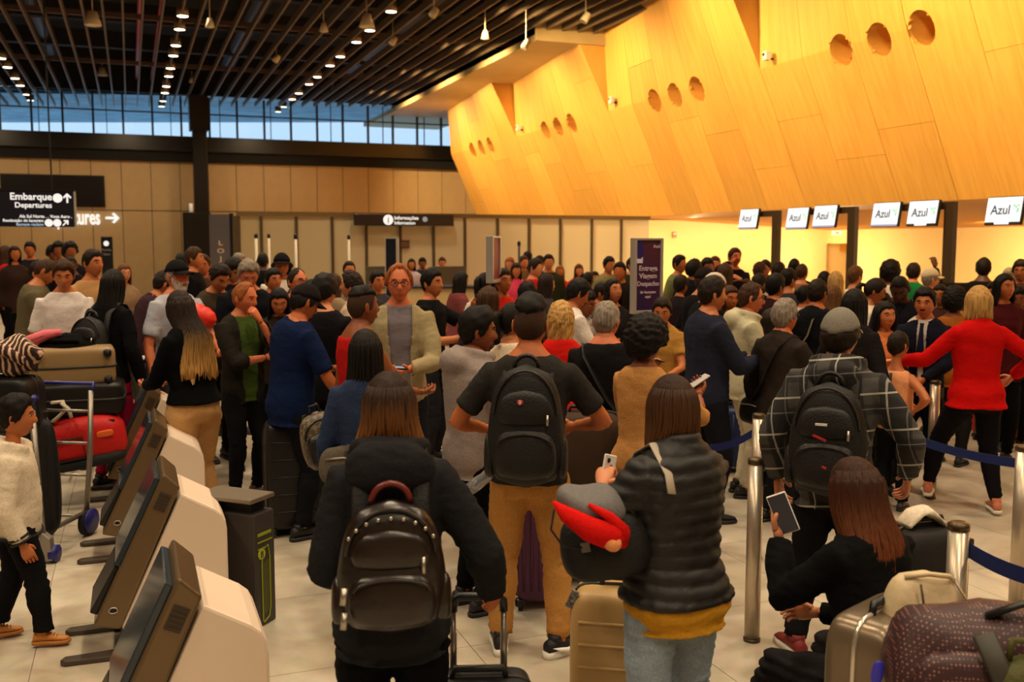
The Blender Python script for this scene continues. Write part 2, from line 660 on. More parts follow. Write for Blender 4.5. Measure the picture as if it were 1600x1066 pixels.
WOOD = wood_material()
M_WOODDARK = mat('timber_edge', (150, 92, 30), 0.6)
BAY = [3.5, 9.95, 16.35, 22.8, 29.2, 35.9]
Z0, Z1, Z2 = 2.67, 5.27, 7.5
X0, X1 = 12.45, 11.28
XN, XF = 10.15, 11.12       # top of the near and far edge of a bay
wall_right = struct(obj('wall_right', MB().bbox((13.1, 2, 2.9), (13.3, 38, 7.6)), M_WOODDARK))
CUTS = []
for i in range(5):
    ya, yb = BAY[i], BAY[i + 1]
    # lower leaf split in five boards, each a panel with its own edges; portholes cut through the middle three
    nb = 5

    def xat(y, z):
        f = (y - ya) / (yb - ya)
        if z <= Z1:
            return X0 + (X1 - X0) * (z - Z0) / (Z1 - Z0)
        xt = XN + (XF - XN) * f
        return X1 + (xt - X1) * (z - Z1) / (Z2 - Z1)
    cy = (ya + yb) / 2
    holes = []
    for q in (-1, 0, 1):
        hy = cy + q * 0.92
        holes.append((hy, 5.22))
    for b in range(nb):
        y0 = ya + (yb - ya) * b / nb + 0.006
        y1 = ya + (yb - ya) * (b + 1) / nb - 0.006
        ny = 26
        zs = list(np.linspace(Z0, 4.7, 6)) + list(np.linspace(4.75, 5.75, 34)) + list(np.linspace(5.85, Z2, 8))
        ys = np.linspace(y0, y1, ny)
        # build the front skin as a grid, dropping the cells inside a porthole and snapping its rim
        grid = {}
        for a, yy in enumerate(ys):
            for c, zz in enumerate(zs):
                grid[a, c] = [yy, zz]
        rad = 0.26
        for key, (yy, zz) in list(grid.items()):
            for hy, hz in holes:
                dy, dz = yy - hy, zz - hz
                rr = math.hypot(dy, dz)
                if rr < rad + 0.028 and rr > rad - 0.04:
                    s = rad / rr
                    grid[key] = [hy + dy * s, hz + dz * s]
        cut = (3, 5, 2, 41, 4)[(b * 2 + i) % 5]
        for c0, c1 in ((0, cut), (cut, len(zs) - 1)):
            bm = bmesh.new()
            vs = {}
            for (a, c), (yy, zz) in grid.items():
                if c0 <= c <= c1:
                    zz2 = zz + (0.006 if c == c0 and c0 > 0 else 0)
                    yy = min(max(yy, y0), y1)
                    vs[a, c] = bm.verts.new((xat(yy, zz2), yy, zz2))
            for a in range(ny - 1):
                for c in range(c0, c1):
                    yy = (ys[a] + ys[a + 1]) / 2
                    zz = (zs[c] + zs[c + 1]) / 2
                    if any(math.hypot(yy - hy, zz - hz) < rad - 0.012 for hy, hz in holes):
                        continue
                    bm.faces.new((vs[a, c], vs[a, c + 1], vs[a + 1, c + 1], vs[a + 1, c]))
            for v in [v for v in bm.verts if not v.link_faces]:
                bm.verts.remove(v)
            me = bpy.data.meshes.new('wall_panel')
            bm.to_mesh(me)
            bm.free()
            me.materials.append(WOOD)
            o = link('wall_panel', me, wall_right)
            sm = o.modifiers.new('thickness', 'SOLIDIFY')
            sm.thickness = 0.05
            sm.offset = -1
    # the porthole sleeves: deep round reveals
    for hy, hz in holes:
        mbh = MB()
        nn = 28
        r0 = [(xat(hy + 0.262 * math.cos(t), hz + 0.262 * math.sin(t)) + 0.02, hy + 0.262 * math.cos(t), hz + 0.262 * math.sin(t)) for t in np.linspace(0, 2 * PI, nn, endpoint=False)]
        r1 = [(p[0] + 0.55, p[1], p[2]) for p in r0]
        mbh.loft([r0, r1], cap=False)
        mbh.add(r1, [tuple(range(nn))])
        o = obj('porthole_sleeve', mbh, WOOD, wall_right, True)
    # triangular step between this bay's far edge and the next bay's near edge
    if i < 4:
        mbs = MB()
        mbs.add([(X1, yb, Z1), (XN, yb, Z2), (XF + 0.3, yb, Z2), (X1 + 0.05, yb, Z1), ], [(0, 1, 2, 3)])
        obj('wall_step', mbs, WOOD, wall_right)
    # small white camera housing on each bay
    cx = xat(ya + 0.55, 5.35)
    labs = ['small white security camera on the timber wall by the big portholes', 'small white security camera on the timber wall, second timber bay', 'small white security camera on the timber wall, third timber bay', 'tiny white security camera on the far timber bay', '']
    if i in (1, 2, 3):
        pxs = {1: (1207, 88), 2: (963, 157), 3: (816, 200)}
        p = PX(pxs[i][0], pxs[i][1], 11.25)
        t = thing('security_camera', labs[i - 1], 'camera', (11.12, p.y, p.z))
        obj('housing', MB().box((0.0, 0, 0), (0.12, 0.12, 0.17)), mat('camera_white', (232, 228, 216), 0.4), t, bevel=0.02)
        obj('lens', MB().tube([(-0.055, 0, 0.02), (-0.075, 0, 0.02)], 0.03, 10), M_BLACK, t)
        obj('bracket', MB().box((0.12, 0, -0.05), (0.16, 0.03, 0.04)), M_BLACK, t)

# soffit under the timber, the lit wall behind the counters
M_SOFD = mat('counter_soffit', (176, 118, 48), 0.6)
struct(obj('ceiling_counter', MB().prism([(12.45, 2.67), (19.0, 2.36), (19.0, 2.5), (12.5, 2.82)], 1.0, 37.9), M_SOFD))
M_LIT = mat('counter_wall', (236, 206, 140), 0.6, 0, 0.3, 0, 2, 0.05)
wl = struct(MB() and obj('wall_counter', MB(), M_LIT)) if False else None
# wall with two recessed niches: built as strips around the openings
XW = 19.0
a0, a1 = PX(1185, 390, XW).y, PX(1252, 390, XW).y
b0, b1 = PX(1282, 390, XW).y, PX(1326, 390, XW).y
ops = sorted([(min(a0, a1), max(a0, a1)), (min(b0, b1), max(b0, b1))])
NZ = 1.97
mb = MB()
prev = -2.0
for lo, hi in ops:
    mb.bbox((XW, prev, 0), (XW + 0.2, lo, 2.5))
    mb.bbox((XW, lo, NZ), (XW + 0.2, hi, 2.5))
    prev = hi
mb.bbox((XW, prev, 0), (XW + 0.2, 38, 2.5))
mb.bbox((12.3, 24.0, 0), (19.0, 24.2, 2.6))
wall_counter = struct(obj('wall_counter', mb, M_LIT))
for lo, hi in ops:
    m2 = MB()
    m2.bbox((XW + 0.2, lo - 0.05, 0), (XW + 1.3, lo, 2.1))
    m2.bbox((XW + 0.2, hi, 0), (XW + 1.3, hi + 0.05, 2.1))
    m2.bbox((XW + 1.3, lo - 0.05, 0), (XW + 1.35, hi + 0.05, 2.1))
    m2.bbox((XW + 0.2, lo - 0.05, NZ), (XW + 1.35, hi + 0.05, 2.1))
    obj('niche', m2, M_LIT, wall_counter)
    obj('niche_valance', MB().bbox((XW + 0.7, lo, NZ - 0.25), (XW + 0.78, hi, NZ)), mat('valance', (190, 128, 34), 0.6), wall_counter)

# ------------------------------------------------------------------ people
# A figure is an Empty with a continuous body mesh (torso, limbs, neck, head, hands) and its clothing, hair and shoes as child parts.
PENDING = []            # meshes that still carry their fusing modifiers


def smooth01(a, b, x):
    t = np.clip((np.asarray(x, float) - a) / (b - a), 0, 1)
    return t * t * (3 - 2 * t)


def wob(p, k, seed=0.0):
    """cheap smooth pseudo-noise on an (n,3) array, about -1..1"""
    x, y, z = p[:, 0] * k + seed, p[:, 1] * k + seed * 1.7, p[:, 2] * k - seed
    a = np.sin(x + 1.9 * np.sin(0.7 * y + z)) + np.sin(1.3 * y + 2.1 * np.sin(0.8 * z + x * 0.6)) + np.sin(1.15 * z + 1.7 * np.sin(0.9 * x - y))
    return a / 3


SKINS = {'fair': (206, 134, 94), 'tan': (190, 112, 66), 'olive': (178, 98, 52), 'brown': (134, 72, 38), 'dark': (80, 42, 26), 'red': (204, 114, 74)}


def skin(n):
    return mat('skin_' + n, SKINS[n], 0.5, 0, 0.3, 0.05, 60, 0.06)


def hairmat(name, top, tip=None, z0=0.0, z1=1.0, rough=0.62):
    """strand-streaked hair; top/tip colours blend over the height range z0..z1 of the figure"""
    key = 'hair_' + name
    if key in MATS:
        return MATS[key]
    m = bpy.data.materials.new(key)
    m.use_nodes = True
    nt = m.node_tree
    b = nt.nodes['Principled BSDF']
    tc = nt.nodes.new('ShaderNodeTexCoord')
    mp = nt.nodes.new('ShaderNodeMapping')
    mp.inputs['Scale'].default_value = (90, 90, 6)
    nt.links.new(tc.outputs['Object'], mp.inputs['Vector'])
    n = nt.nodes.new('ShaderNodeTexNoise')
    n.inputs['Scale'].default_value = 1.0
    n.inputs['Detail'].default_value = 2
    nt.links.new(mp.outputs['Vector'], n.inputs['Vector'])
    mx = nt.nodes.new('ShaderNodeMixRGB')
    mx.blend_type = 'MULTIPLY'
    mx.inputs['Fac'].default_value = 0.75
    rp = nt.nodes.new('ShaderNodeValToRGB')
    rp.color_ramp.elements[0].position = 0.35
    rp.color_ramp.elements[0].color = (0.45, 0.45, 0.45, 1)
    rp.color_ramp.elements[1].position = 0.65
    rp.color_ramp.elements[1].color = (1.25, 1.25, 1.25, 1)
    nt.links.new(n.outputs['Fac'], rp.inputs['Fac'])
    nt.links.new(rp.outputs['Color'], mx.inputs['Color2'])
    if tip:
        sx = nt.nodes.new('ShaderNodeSeparateXYZ')
        nt.links.new(tc.outputs['Object'], sx.inputs['Vector'])
        ad = nt.nodes.new('ShaderNodeMath')
        ad.operation = 'MULTIPLY_ADD'
        ad.inputs[1].default_value = 0.22
        nt.links.new(n.outputs['Fac'], ad.inputs[0])
        nt.links.new(sx.outputs['Z'], ad.inputs[2])
        mr = nt.nodes.new('ShaderNodeMapRange')
        mr.inputs['From Min'].default_value = z0 + 0.11
        mr.inputs['From Max'].default_value = z1 + 0.11
        nt.links.new(ad.outputs[0], mr.inputs['Value'])
        m2 = nt.nodes.new('ShaderNodeMixRGB')
        m2.inputs['Color1'].default_value = srgb(tip)
        m2.inputs['Color2'].default_value = srgb(top)
        nt.links.new(mr.outputs['Result'], m2.inputs['Fac'])
        nt.links.new(m2.outputs['Color'], mx.inputs['Color1'])
    else:
        mx.inputs['Color1'].default_value = srgb(top)
    nt.links.new(mx.outputs['Color'], b.inputs['Base Color'])
    b.inputs['Roughness'].default_value = rough
    b.inputs['Specular IOR Level'].default_value = 0.16
    bp = nt.nodes.new('ShaderNodeBump')
    bp.inputs['Strength'].default_value = 0.5
    bp.inputs['Distance'].default_value = 0.006
    nt.links.new(n.outputs['Fac'], bp.inputs['Height'])
    nt.links.new(bp.outputs['Normal'], b.inputs['Normal'])
    MATS[key] = m
    return m


HAIR = {'black': (22, 17, 14), 'dark': (36, 25, 18), 'brown': (64, 40, 24), 'lbrown': (104, 68, 38), 'ginger': (150, 84, 40), 'grey': (136, 124, 110), 'white': (196, 184, 168), 'blond': (190, 146, 84), 'red': (96, 44, 22)}


def hm(n):
    return hairmat(n, HAIR[n])


# ---- head ---------------------------------------------------------------
def head_dirs(nu, nv):
    t = np.linspace(0, 2 * PI, nu, endpoint=False)
    phi = t - 0.42 * np.sin(t)
    th = np.linspace(0.09, PI - 0.09, nv)
    TH_, PH = np.meshgrid(th, phi, indexing='ij')
    return TH_, PH


def head_points(TH_, PH, fem=False):
    """adult head surface in metres, +y is the face"""
    d = np.stack([np.sin(TH_) * np.sin(PH), np.sin(TH_) * np.cos(PH), np.cos(TH_)], -1)
    x, y, z = d[..., 0] * 0.0765, d[..., 1] * 0.099, d[..., 2] * 0.1175
    low = np.clip(-z / 0.1175, 0, 1)
    x = x * (1 - (0.36 if fem else 0.28) * low ** 1.8)
    fr = np.clip(np.cos(PH), 0, 1)
    front = smooth01(0.15, 0.6, np.cos(PH))
    y = np.where(y > 0, y * 0.94, y)
    y = np.where(d[..., 1] < 0, y * (1 - 0.38 * low ** 1.2), y)
    y = y + front * 0.020 * low ** 2
    nose = np.exp(-(x / 0.0125) ** 2) * np.where(z > -0.024, smooth01(0.026, -0.022, z), smooth01(-0.042, -0.028, z))
    y = y + front * (0.019 if fem else 0.024) * nose
    y = y + front * 0.007 * np.exp(-((z - 0.030) / 0.012) ** 2) * smooth01(0.062, 0.03, np.abs(x))
    y = y - front * 0.010 * np.exp(-((np.abs(x) - 0.031) / 0.015) ** 2 - ((z - 0.012) / 0.013) ** 2)
    y = y + front * 0.006 * np.exp(-(x / 0.022) ** 2 - ((z + 0.060) / 0.012) ** 2)
    y = y - front * 0.004 * np.exp(-(x / 0.03) ** 2 - ((z + 0.080) / 0.007) ** 2)
    y = y + front * 0.005 * np.exp(-(x / 0.02) ** 2 - ((z + 0.100) / 0.014) ** 2)
    x = x + np.sign(x) * front * 0.004 * np.exp(-((np.abs(x) - 0.05) / 0.015) ** 2 - ((z + 0.018) / 0.018) ** 2)
    return np.stack([x, y, z], -1), d


def grid_faces(nv, nu, off=0):
    f = []
    for j in range(nv - 1):
        for i in range(nu):
            f.append((off + j * nu + i, off + (j + 1) * nu + i, off + (j + 1) * nu + (i + 1) % nu, off + j * nu + (i + 1) % nu))
    f.append(tuple(off + i for i in range(nu)))
    f.append(tuple(reversed([off + (nv - 1) * nu + i for i in range(nu)])))
    return f


LINE_N = ([0, 38, 58, 74, 88, 100, 118, 180], [0.070, 0.069, 0.045, -0.012, -0.026, -0.012, -0.056, -0.082])
LINE_R = ([0, 25, 45, 60, 74, 90, 100, 118, 180], [0.098, 0.104, 0.085, 0.045, -0.006, -0.024, -0.012, -0.056, -0.080])     # receding
LINE_B = ([0, 60, 80, 100, 118, 180], [0.125, 0.06, -0.005, -0.012, -0.050, -0.075])                                        # bald crown
LINE_CAP = ([0, 70, 110, 180], [0.046, 0.040, 0.030, 0.012])


def shell(MB_, s, M, nu, nv, line, top, side, fem, inside=-0.008, soft=0.007, rough=0.006, seed=0.0, asym=0.0, lift=0.0, topz=(-0.01, 0.085), freq=70):
    """closed cap of hair (or of a hat) that emerges from the skull above a hairline"""
    TH_, PH = head_dirs(nu, nv)
    p, d = head_points(TH_, PH, fem)
    deg = np.abs(np.degrees(np.arctan2(d[..., 0], d[..., 1])))
    ln = np.interp(deg, line[0], line[1])
    z = p[..., 2]
    if rough > 0.0015:
        ln = ln + 0.006 * wob(p.reshape(-1, 3), 120, seed + 5).reshape(z.shape)
    mk = smooth01(-soft, soft, z - ln)
    f = smooth01(topz[0], topz[1], z)
    off = side + (top - side) * f
    if rough:
        off = off + rough * 0.62 * (wob(p.reshape(-1, 3), freq, seed) + wob(p.reshape(-1, 3)[:, [1, 2, 0]], freq * 1.37, seed + 2)).reshape(z.shape) * mk
    off = inside * (1 - mk) + off * mk
    n = d / np.array([0.0765, 0.099, 0.1175])
    n = n / np.linalg.norm(n, axis=-1, keepdims=True)
    q = p + n * off[..., None]
    q[..., 0] += asym * f * mk
    q[..., 2] += lift * smooth01(0.06, 0.11, z) * mk * smooth01(-0.6, 0.5, d[..., 1])
    pts = [M @ (Vector(v) * s) for v in q.reshape(-1, 3)]
    MB_.add(pts, grid_faces(nv, nu))


def curtain(MB_, s, M, L, phi0=62, width=0.095, back=0.05, thick=0.02, seed=0, rows=16, nu=40, curl=0.0, off=0.013, front=None, z0=0.055, inturn=0.0, jag=0.06):
    """hair falling from the skull to length L below the head centre (metres, adult scale); M has yaw only"""
    rings = []
    zs = np.linspace(z0, -L, rows)
    a = np.radians(np.linspace(phi0, 360 - phi0, nu))
    for k, z in enumerate(zs):
        t = k / (rows - 1)
        if z > -0.02:
            c = math.sqrt(max(0.0, 1 - (z / 0.1175) ** 2))
            rx, ry = 0.0765 * c + off, 0.099 * c + off
            yc = 0.0
        else:
            u = min(1.0, (-0.02 - z) / max(0.05, L - 0.02))
            us = u * u * (3 - 2 * u)
            rx = (0.0765 + off) + (width - 0.0765 - off) * us
            ry = (0.099 + off) + (0.075 - 0.099 - off) * us
            yc = -back * float(smooth01(0.02, min(L, 0.25), -z))
            if inturn:
                rx -= inturn * smooth01(0.7, 1, u)
        outer, inner = [], []
        for i, ph in enumerate(a):
            w = 1 + 0.035 * math.sin(ph * 17 + seed + 1.3 * math.sin(z * 14 + seed)) + 0.022 * math.sin(ph * 39 + seed * 2 + z * 9)
            w += curl * math.sin(ph * 8 + z * 60 + seed)
            x, y = math.sin(ph) * rx * w, math.cos(ph) * ry * w + yc
            zz = z
            if k == rows - 1:
                zz = z - jag * (math.sin(ph * 13 + seed) * 0.5 + math.sin(ph * 5 + seed) * 0.5)
            outer.append(Vector((x, y, zz)))
            th = thick / max(rx, 0.05)
            inner.append(Vector((math.sin(ph) * rx * (1 - th), math.cos(ph) * ry * (1 - th) + yc, zz + (0.01 if k == rows - 1 else 0))))
        ring = outer + inner[::-1]
        rings.append([M @ (p * s) for p in ring])
    MB_.loft(rings)


def locks(MB_, s, M, L, count, seed, width=0.1, back=0.05, r=0.007, phi0=60, off=0.016, wave=0.012):
    """separate strands over the fall of hair"""
    rr = random.Random(seed)
    for q in range(count):
        ph = R(phi0 + (360 - 2 * phi0) * (q + rr.random()) / count)
        pts, rad = [], []
        LL = L * (0.82 + 0.25 * rr.random())
        w0 = rr.random() * 6
        for k in range(9):
            t = k / 8
            z = 0.085 - (LL + 0.085) * t
            if z > -0.02:
                c = math.sqrt(max(0.05, 1 - (z / 0.1175) ** 2))
                rx, ry, yc = 0.0765 * c + off, 0.099 * c + off, 0.0
            else:
                u = min(1.0, (-0.02 - z) / max(0.05, L - 0.02))
                us = u * u * (3 - 2 * u)
                rx = (0.0765 + off) + (width - 0.0765 - off) * us
                ry = (0.099 + off) + (0.079 - 0.099 - off) * us
                yc = -back * float(smooth01(0.02, min(L, 0.25), -z))
            dv = wave * t * math.sin(w0 + t * 7)
            pts.append(M @ (Vector((math.sin(ph + dv * 3) * rx, math.cos(ph + dv * 3) * ry + yc, z)) * s))
            rad.append(r * s * (0.35 + 0.65 * math.sin(PI * min(1, 0.12 + t * 0.88)) ** 0.7) if k < 8 else r * s * 0.2)
        MB_.tube(pts, rad, 5)


# ---- hands --------------------------------------------------------------
def hand_mesh(MB_, W, along, back, side, s, curl=0.5, thumb=0.5, detail=2, spread=1.0):
    """palm, four unequal bent fingers and a thumb; side +1 right, -1 left. Returns the hand matrix."""
    y = Vector(along).normalized()
    z = Vector(back)
    z = z - y * z.dot(y)
    if z.length < 1e-4:
        z = Vector((0, 0, 1)) - y * y.z
    z.normalize()
    x = y.cross(z)
    M = Matrix((x, y, z)).transposed().to_4x4()
    M.translation = W
    tsd = -side            # thumb side along local x
    def T(p):
        return M @ (Vector(p) * s)
    n = 12 if detail > 1 else 8
    rings = []
    for yy, w, h in ((-0.025, 0.024, 0.019), (0.0, 0.027, 0.019), (0.025, 0.036, 0.018), (0.055, 0.042, 0.016), (0.08, 0.042, 0.014), (0.094, 0.036, 0.010)):
        rings.append([T((math.cos(2 * PI * k / n) * w, yy, math.sin(2 * PI * k / n) * h)) for k in range(n)])
    MB_.loft(rings)
    ks = 7 if detail > 1 else 5
    for q, (fx, ln, rad) in enumerate(((0.031, 0.070, 0.0092), (0.0105, 0.079, 0.0096), (-0.0105, 0.073, 0.0092), (-0.030, 0.057, 0.0080))):
        fx = fx * tsd
        p = Vector((fx, 0.082, 0.0))
        ang = 0.0
        pts, rads = [p - Vector((0, 0.02, 0))], [rad]
        segs = (0.45, 0.30, 0.25)
        cc = curl * (1 + 0.08 * q)
        sub = 2 if detail > 1 else 1
        for j, g in enumerate(segs):
            ang += cc * (0.9, 1.15, 0.8)[j]
            for h in range(sub):
                p = p + Vector((fx * 0.10 * spread * g, math.cos(ang), -math.sin(ang))) * (ln * g / sub)
                pts.append(p)
                rads.append(rad * (1.0, 0.93, 0.84)[j])
        pts.append(p + Vector((0, math.cos(ang), -math.sin(ang))) * 0.005)
        rads.append(rad * 0.4)
        MB_.tube([T(v) for v in pts], [r * s for r in rads], ks)
    tx = tsd
    b = Vector((0.026 * tx, 0.012, -0.004))
    d1 = Vector((0.75 * tx, 0.75, -0.25 - 0.5 * thumb)).normalized()
    d2 = Vector((0.35 * tx - 0.5 * tx * thumb, 0.85, -0.3 - 0.5 * thumb)).normalized()
    pts = [b - d1 * 0.012, b, b + d1 * 0.02, b + d1 * 0.036, b + d1 * 0.036 + d2 * 0.018, b + d1 * 0.036 + d2 * 0.031, b + d1 * 0.036 + d2 * 0.036]
    MB_.tube([T(v) for v in pts], [r * s for r in (0.013, 0.0135, 0.0125, 0.0108, 0.0105, 0.009, 0.004)], ks)
    return M


def ik(S, W, l1, l2, hint):
    d = W - S
    L = d.length
    mx = (l1 + l2) * 0.995
    if L > mx:
        W = S + d * (mx / L)
        d = W - S
        L = mx
    u = d / L
    a = (l1 * l1 - l2 * l2 + L * L) / (2 * L)
    h = math.sqrt(max(0.0, l1 * l1 - a * a))
    n = hint - u * hint.dot(u)
    n.normalize()
    return S + u * a + n * h, W


def rigid(name, mb, mats, root, smooth=True, parent=None):
    """a finished mesh given in the figure's own frame"""
    o = obj(name, mb, mats, None, smooth)
    o.parent = parent or root
    return o


class Fig:
    pass


ARMS = {   # wrist (x outward, y forward, z up, in body heights), elbow hint (x outward), back of hand (x outward)
    'down': ((0.155, 0.015, 0.485), (0.5, -1, 0), (1, 0.1, 0)),
    'downf': ((0.135, 0.06, 0.49), (0.6, -1, 0), (1, 0.3, 0)),
    'phone': ((0.035, 0.205, 0.665), (0.7, -0.4, -1), (0.1, 0.5, -1)),
    'phonelow': ((0.05, 0.21, 0.615), (0.7, -0.5, -1), (0.1, 0.3, -1)),
    'front': ((0.03, 0.17, 0.57), (1, -0.5, -0.3), (0.3, 1, 0.2)),
    'cross': ((-0.05, 0.125, 0.665), (1, 0.1, -0.8), (0, 1, 0.3)),
    'hip': ((0.11, -0.02, 0.565), (1, -0.8, 0.2), (0.8, -0.4, 0)),
    'chin': ((0.02, 0.13, 0.825), (0.5, 0.3, -1), (0.5, 0.8, 0)),
    'handle': ((0.16, 0.14, 0.52), (0.6, -1, 0), (0.3, 0, 1)),
    'up': ((0.10, 0.22, 0.86), (0.9, 0.0, -1), (0.2, -1, 0.2)),
    'ear': ((0.075, 0.085, 0.90), (1, 0.2, -0.6), (1, 0, 0)),
    'chest': ((0.02, 0.15, 0.72), (0.9, 0, -0.8), (0.2, 0.8, -0.4)),
    'strap': ((0.085, 0.10, 0.76), (0.7, -0.2, -1), (0.5, 0.9, 0)),
}
TORSO = {
    'm': [(0.462, .072, .058, -.004), (0.50, .091, .068, -.006), (0.54, .090, .068, -.006), (0.60, .082, .062, .0), (0.66, .085, .063, .0), (0.72, .093, .068, .0), (0.775, .096, .066, -.004), (0.808, .087, .056, -.008), (0.828, .072, .047, -.009), (0.846, .051, .041, -.007), (0.862, .037, .037, -.004)],
    'f': [(0.462, .072, .060, -.006), (0.50, .096, .072, -.010), (0.54, .093, .068, -.010), (0.60, .075, .056, .0), (0.66, .076, .058, .004), (0.72, .082, .068, .008), (0.775, .084, .060, .0), (0.808, .077, .050, -.006), (0.828, .062, .042, -.007), (0.846, .044, .037, -.005), (0.860, .033, .033, -.003)],
    'k': [(0.44, .074, .060, -.002), (0.49, .088, .070, .0), (0.54, .088, .072, .002), (0.60, .086, .070, .004), (0.66, .087, .068, .002), (0.70, .088, .066, .0), (0.74, .086, .060, -.003), (0.765, .075, .052, -.004), (0.785, .056, .043, -.004), (0.805, .040, .037, -.002)],
}


def ring(c, ax, ay, n, e=2.3):
    pts = []
    for k in range(n):
        t = 2 * PI * k / n
        ct, st = math.cos(t), math.sin(t)
        pts.append(c + ax * (math.copysign(abs(ct) ** (2 / e), ct)) + ay * (math.copysign(abs(st) ** (2 / e), st)))
    return pts


def person(px, py, d, face, label, g='m', H=None, skn='tan', hair=('short', 'dark'), top=None, bot=None, L='down', Rr='down', lean=0.0, side=0.0, twist=0.0,
           hy=0.0, hp=0.0, hr=0.0, w=1.0, legs=None, drop=0.0, shoes=(30, 28, 28), eyes=True, extra=None, group=None, detail=None, xy=None, hscale=1.0, curlL=0.5, curlR=0.5, lips=True, cat='person'):
    f = Fig()
    if xy is None:
        p0 = P(px, py, d)
        base = Vector((p0.x, p0.y, 0))
        if H is None:
            H = p0.z / (1 + 0.004)
    else:
        base = Vector((xy[0], xy[1], 0))
    away = Vector((base.x, base.y, 0)).normalized()
    rgt = Vector((away.y, -away.x, 0))
    fw = away * math.cos(R(face)) + rgt * math.sin(R(face))
    M = Matrix.Rotation(math.atan2(-fw.x, fw.y), 4, 'Z')
    M.translation = base
    root = thing('person', label, cat, M=M, group=group or 'people waiting in the hall')
    f.root, f.M, f.H, f.d = root, M, H, d
    if detail is None:
        detail = 3 if d < 3.9 else (2 if d < 9.2 else (1 if d < 13 else 0))
    f.detail = detail
    vox = (0.036, 0.024, 0.0150, 0.0115)[detail]
    hs = (H / 1.72) ** 0.55 * hscale * (0.96 if g == 'f' else 1.0)
    f.hs = hs
    piv = Vector((0, 0, 0.53 * H - drop))
    RX = {}

    def T(p):
        """bend a point of the upright figure (body heights) into the pose"""
        q = Vector((p[0] * H, p[1] * H, p[2] * H - drop))
        k = float(smooth01(0.50 * H - drop, 0.70 * H - drop, q.z))
        if k <= 0 or (lean == 0 and side == 0 and twist == 0):
            return q
        rot = Matrix.Rotation(R(-lean * k), 3, 'X') @ Matrix.Rotation(R(side * k), 3, 'Y') @ Matrix.Rotation(R(-twist * k), 3, 'Z')
        return rot @ (q - piv) + piv
    f.T = T
    rot_t = Matrix.Rotation(R(-lean), 3, 'X') @ Matrix.Rotation(R(side), 3, 'Y') @ Matrix.Rotation(R(-twist), 3, 'Z')
    f.rot = rot_t
    tz = TORSO[g] if g == 'k' else [(z + 0.010 * float(smooth01(0.6, 0.8, z)), a, b, c) for z, a, b, c in TORSO[g]]
    shz = 0.797 if g != 'k' else 0.746
    sw = {'m': 0.098, 'f': 0.084, 'k': 0.086}[g] * (1 + (w - 1) * 0.6)
    # joints
    la1, la2 = 0.178 * H, 0.15 * H
    arms = {}
    for sd, spec in ((1, Rr), (-1, L)):
        curl = curlR if sd == 1 else curlL
        if isinstance(spec, str):
            wr, hint, bk = ARMS[spec]
        else:
            wr, hint, bk = spec
        S = T((sd * sw, -0.004, shz))
        Wt = T((sd * wr[0] * (1 + (w - 1) * 0.6), wr[1], wr[2])) if wr[2] > 0.56 else Vector((sd * wr[0] * (1 + (w - 1) * 0.6) * H, wr[1] * H, wr[2] * H - drop)) + (S - Vector((sd * sw * H, -0.004 * H, shz * H - drop)))
        E, Wt = ik(S, Wt, la1, la2, Vector((sd * hint[0], hint[1], hint[2])))
        arms[sd] = (S, E, Wt, Vector((sd * bk[0], bk[1], bk[2])), curl)
    f.arms = arms
    legd = {}
    lg = legs or {}
    for sd, nm in ((1, 'R'), (-1, 'L')):
        a = lg.get(nm, (0.058 * w, 0.0, 0.045, 0))
        hip = Vector((sd * 0.050 * w * H, 0, 0.505 * H - drop))
        ank = Vector((sd * a[0] * H, a[1] * H, a[2] * H))
        hint = Vector((sd * 0.12, 1, 0.1)) if len(a) < 5 else Vector(a[4])
        l1 = 0.240 * H if g != 'k' else 0.232 * H
        K, ank = ik(hip, ank, l1, 0.228 * H, hint)
        legd[sd] = (hip, K, ank, a[3])
    f.legd = legd

    def torso_rings(n, off, z0=None, z1=None, woff=None, grow=1.0):
        out = []
        zz = [t[0] for t in tz]
        lo = zz[0] if z0 is None else z0
        hi = zz[-1] if z1 is None else z1
        zs = sorted(set([lo, hi] + [z for z in zz if lo < z < hi]))
        for z in zs:
            a = np.interp(z, zz, [t[1] for t in tz]) * w
            b = np.interp(z, zz, [t[2] for t in tz]) * (1 + (w - 1) * 1.2)
            yo = np.interp(z, zz, [t[3] for t in tz])
            if z < zz[0]:
                a, b = tz[1][1] * w * grow, tz[1][2] * w * grow
            c = T((0, yo, z))
            k = float(smooth01(0.50, 0.70, z))
            rt = Matrix.Rotation(R(-lean * k), 3, 'X') @ Matrix.Rotation(R(side * k), 3, 'Y') @ Matrix.Rotation(R(-twist * k), 3, 'Z')
            oo = off if z < 0.81 else off * (0.8 if z < 0.84 else 0.5)
            out.append(ring(c, rt @ Vector((a * H + oo, 0, 0)), rt @ Vector((0, b * H + oo, 0)), n))
        return out

    def arm_path(sd, off, end=2.0, fat=1.0):
        S, E, W_, bk, cu = arms[sd]
        inn = T((sd * sw * 0.40, -0.006, shz - 0.002))
        ra, re, rw = 0.0305 * H * fat, 0.0245 * H * fat, 0.0170 * H * fat
        if g == 'f':
            ra, re, rw = 0.0265 * H * fat, 0.0215 * H * fat, 0.0150 * H * fat
        pts = [inn, S, S.lerp(E, 0.45), S.lerp(E, 0.85), E, E.lerp(W_, 0.2), E.lerp(W_, 0.6), W_]
        rad = [ra * 1.02, ra * 1.05, ra * 0.98, re * 1.04, re * 1.02, re * 1.04, (re + rw) / 2, rw]
        par = [0, 0.0, 0.45, 0.85, 1.0, 1.2, 1.6, 2.0]
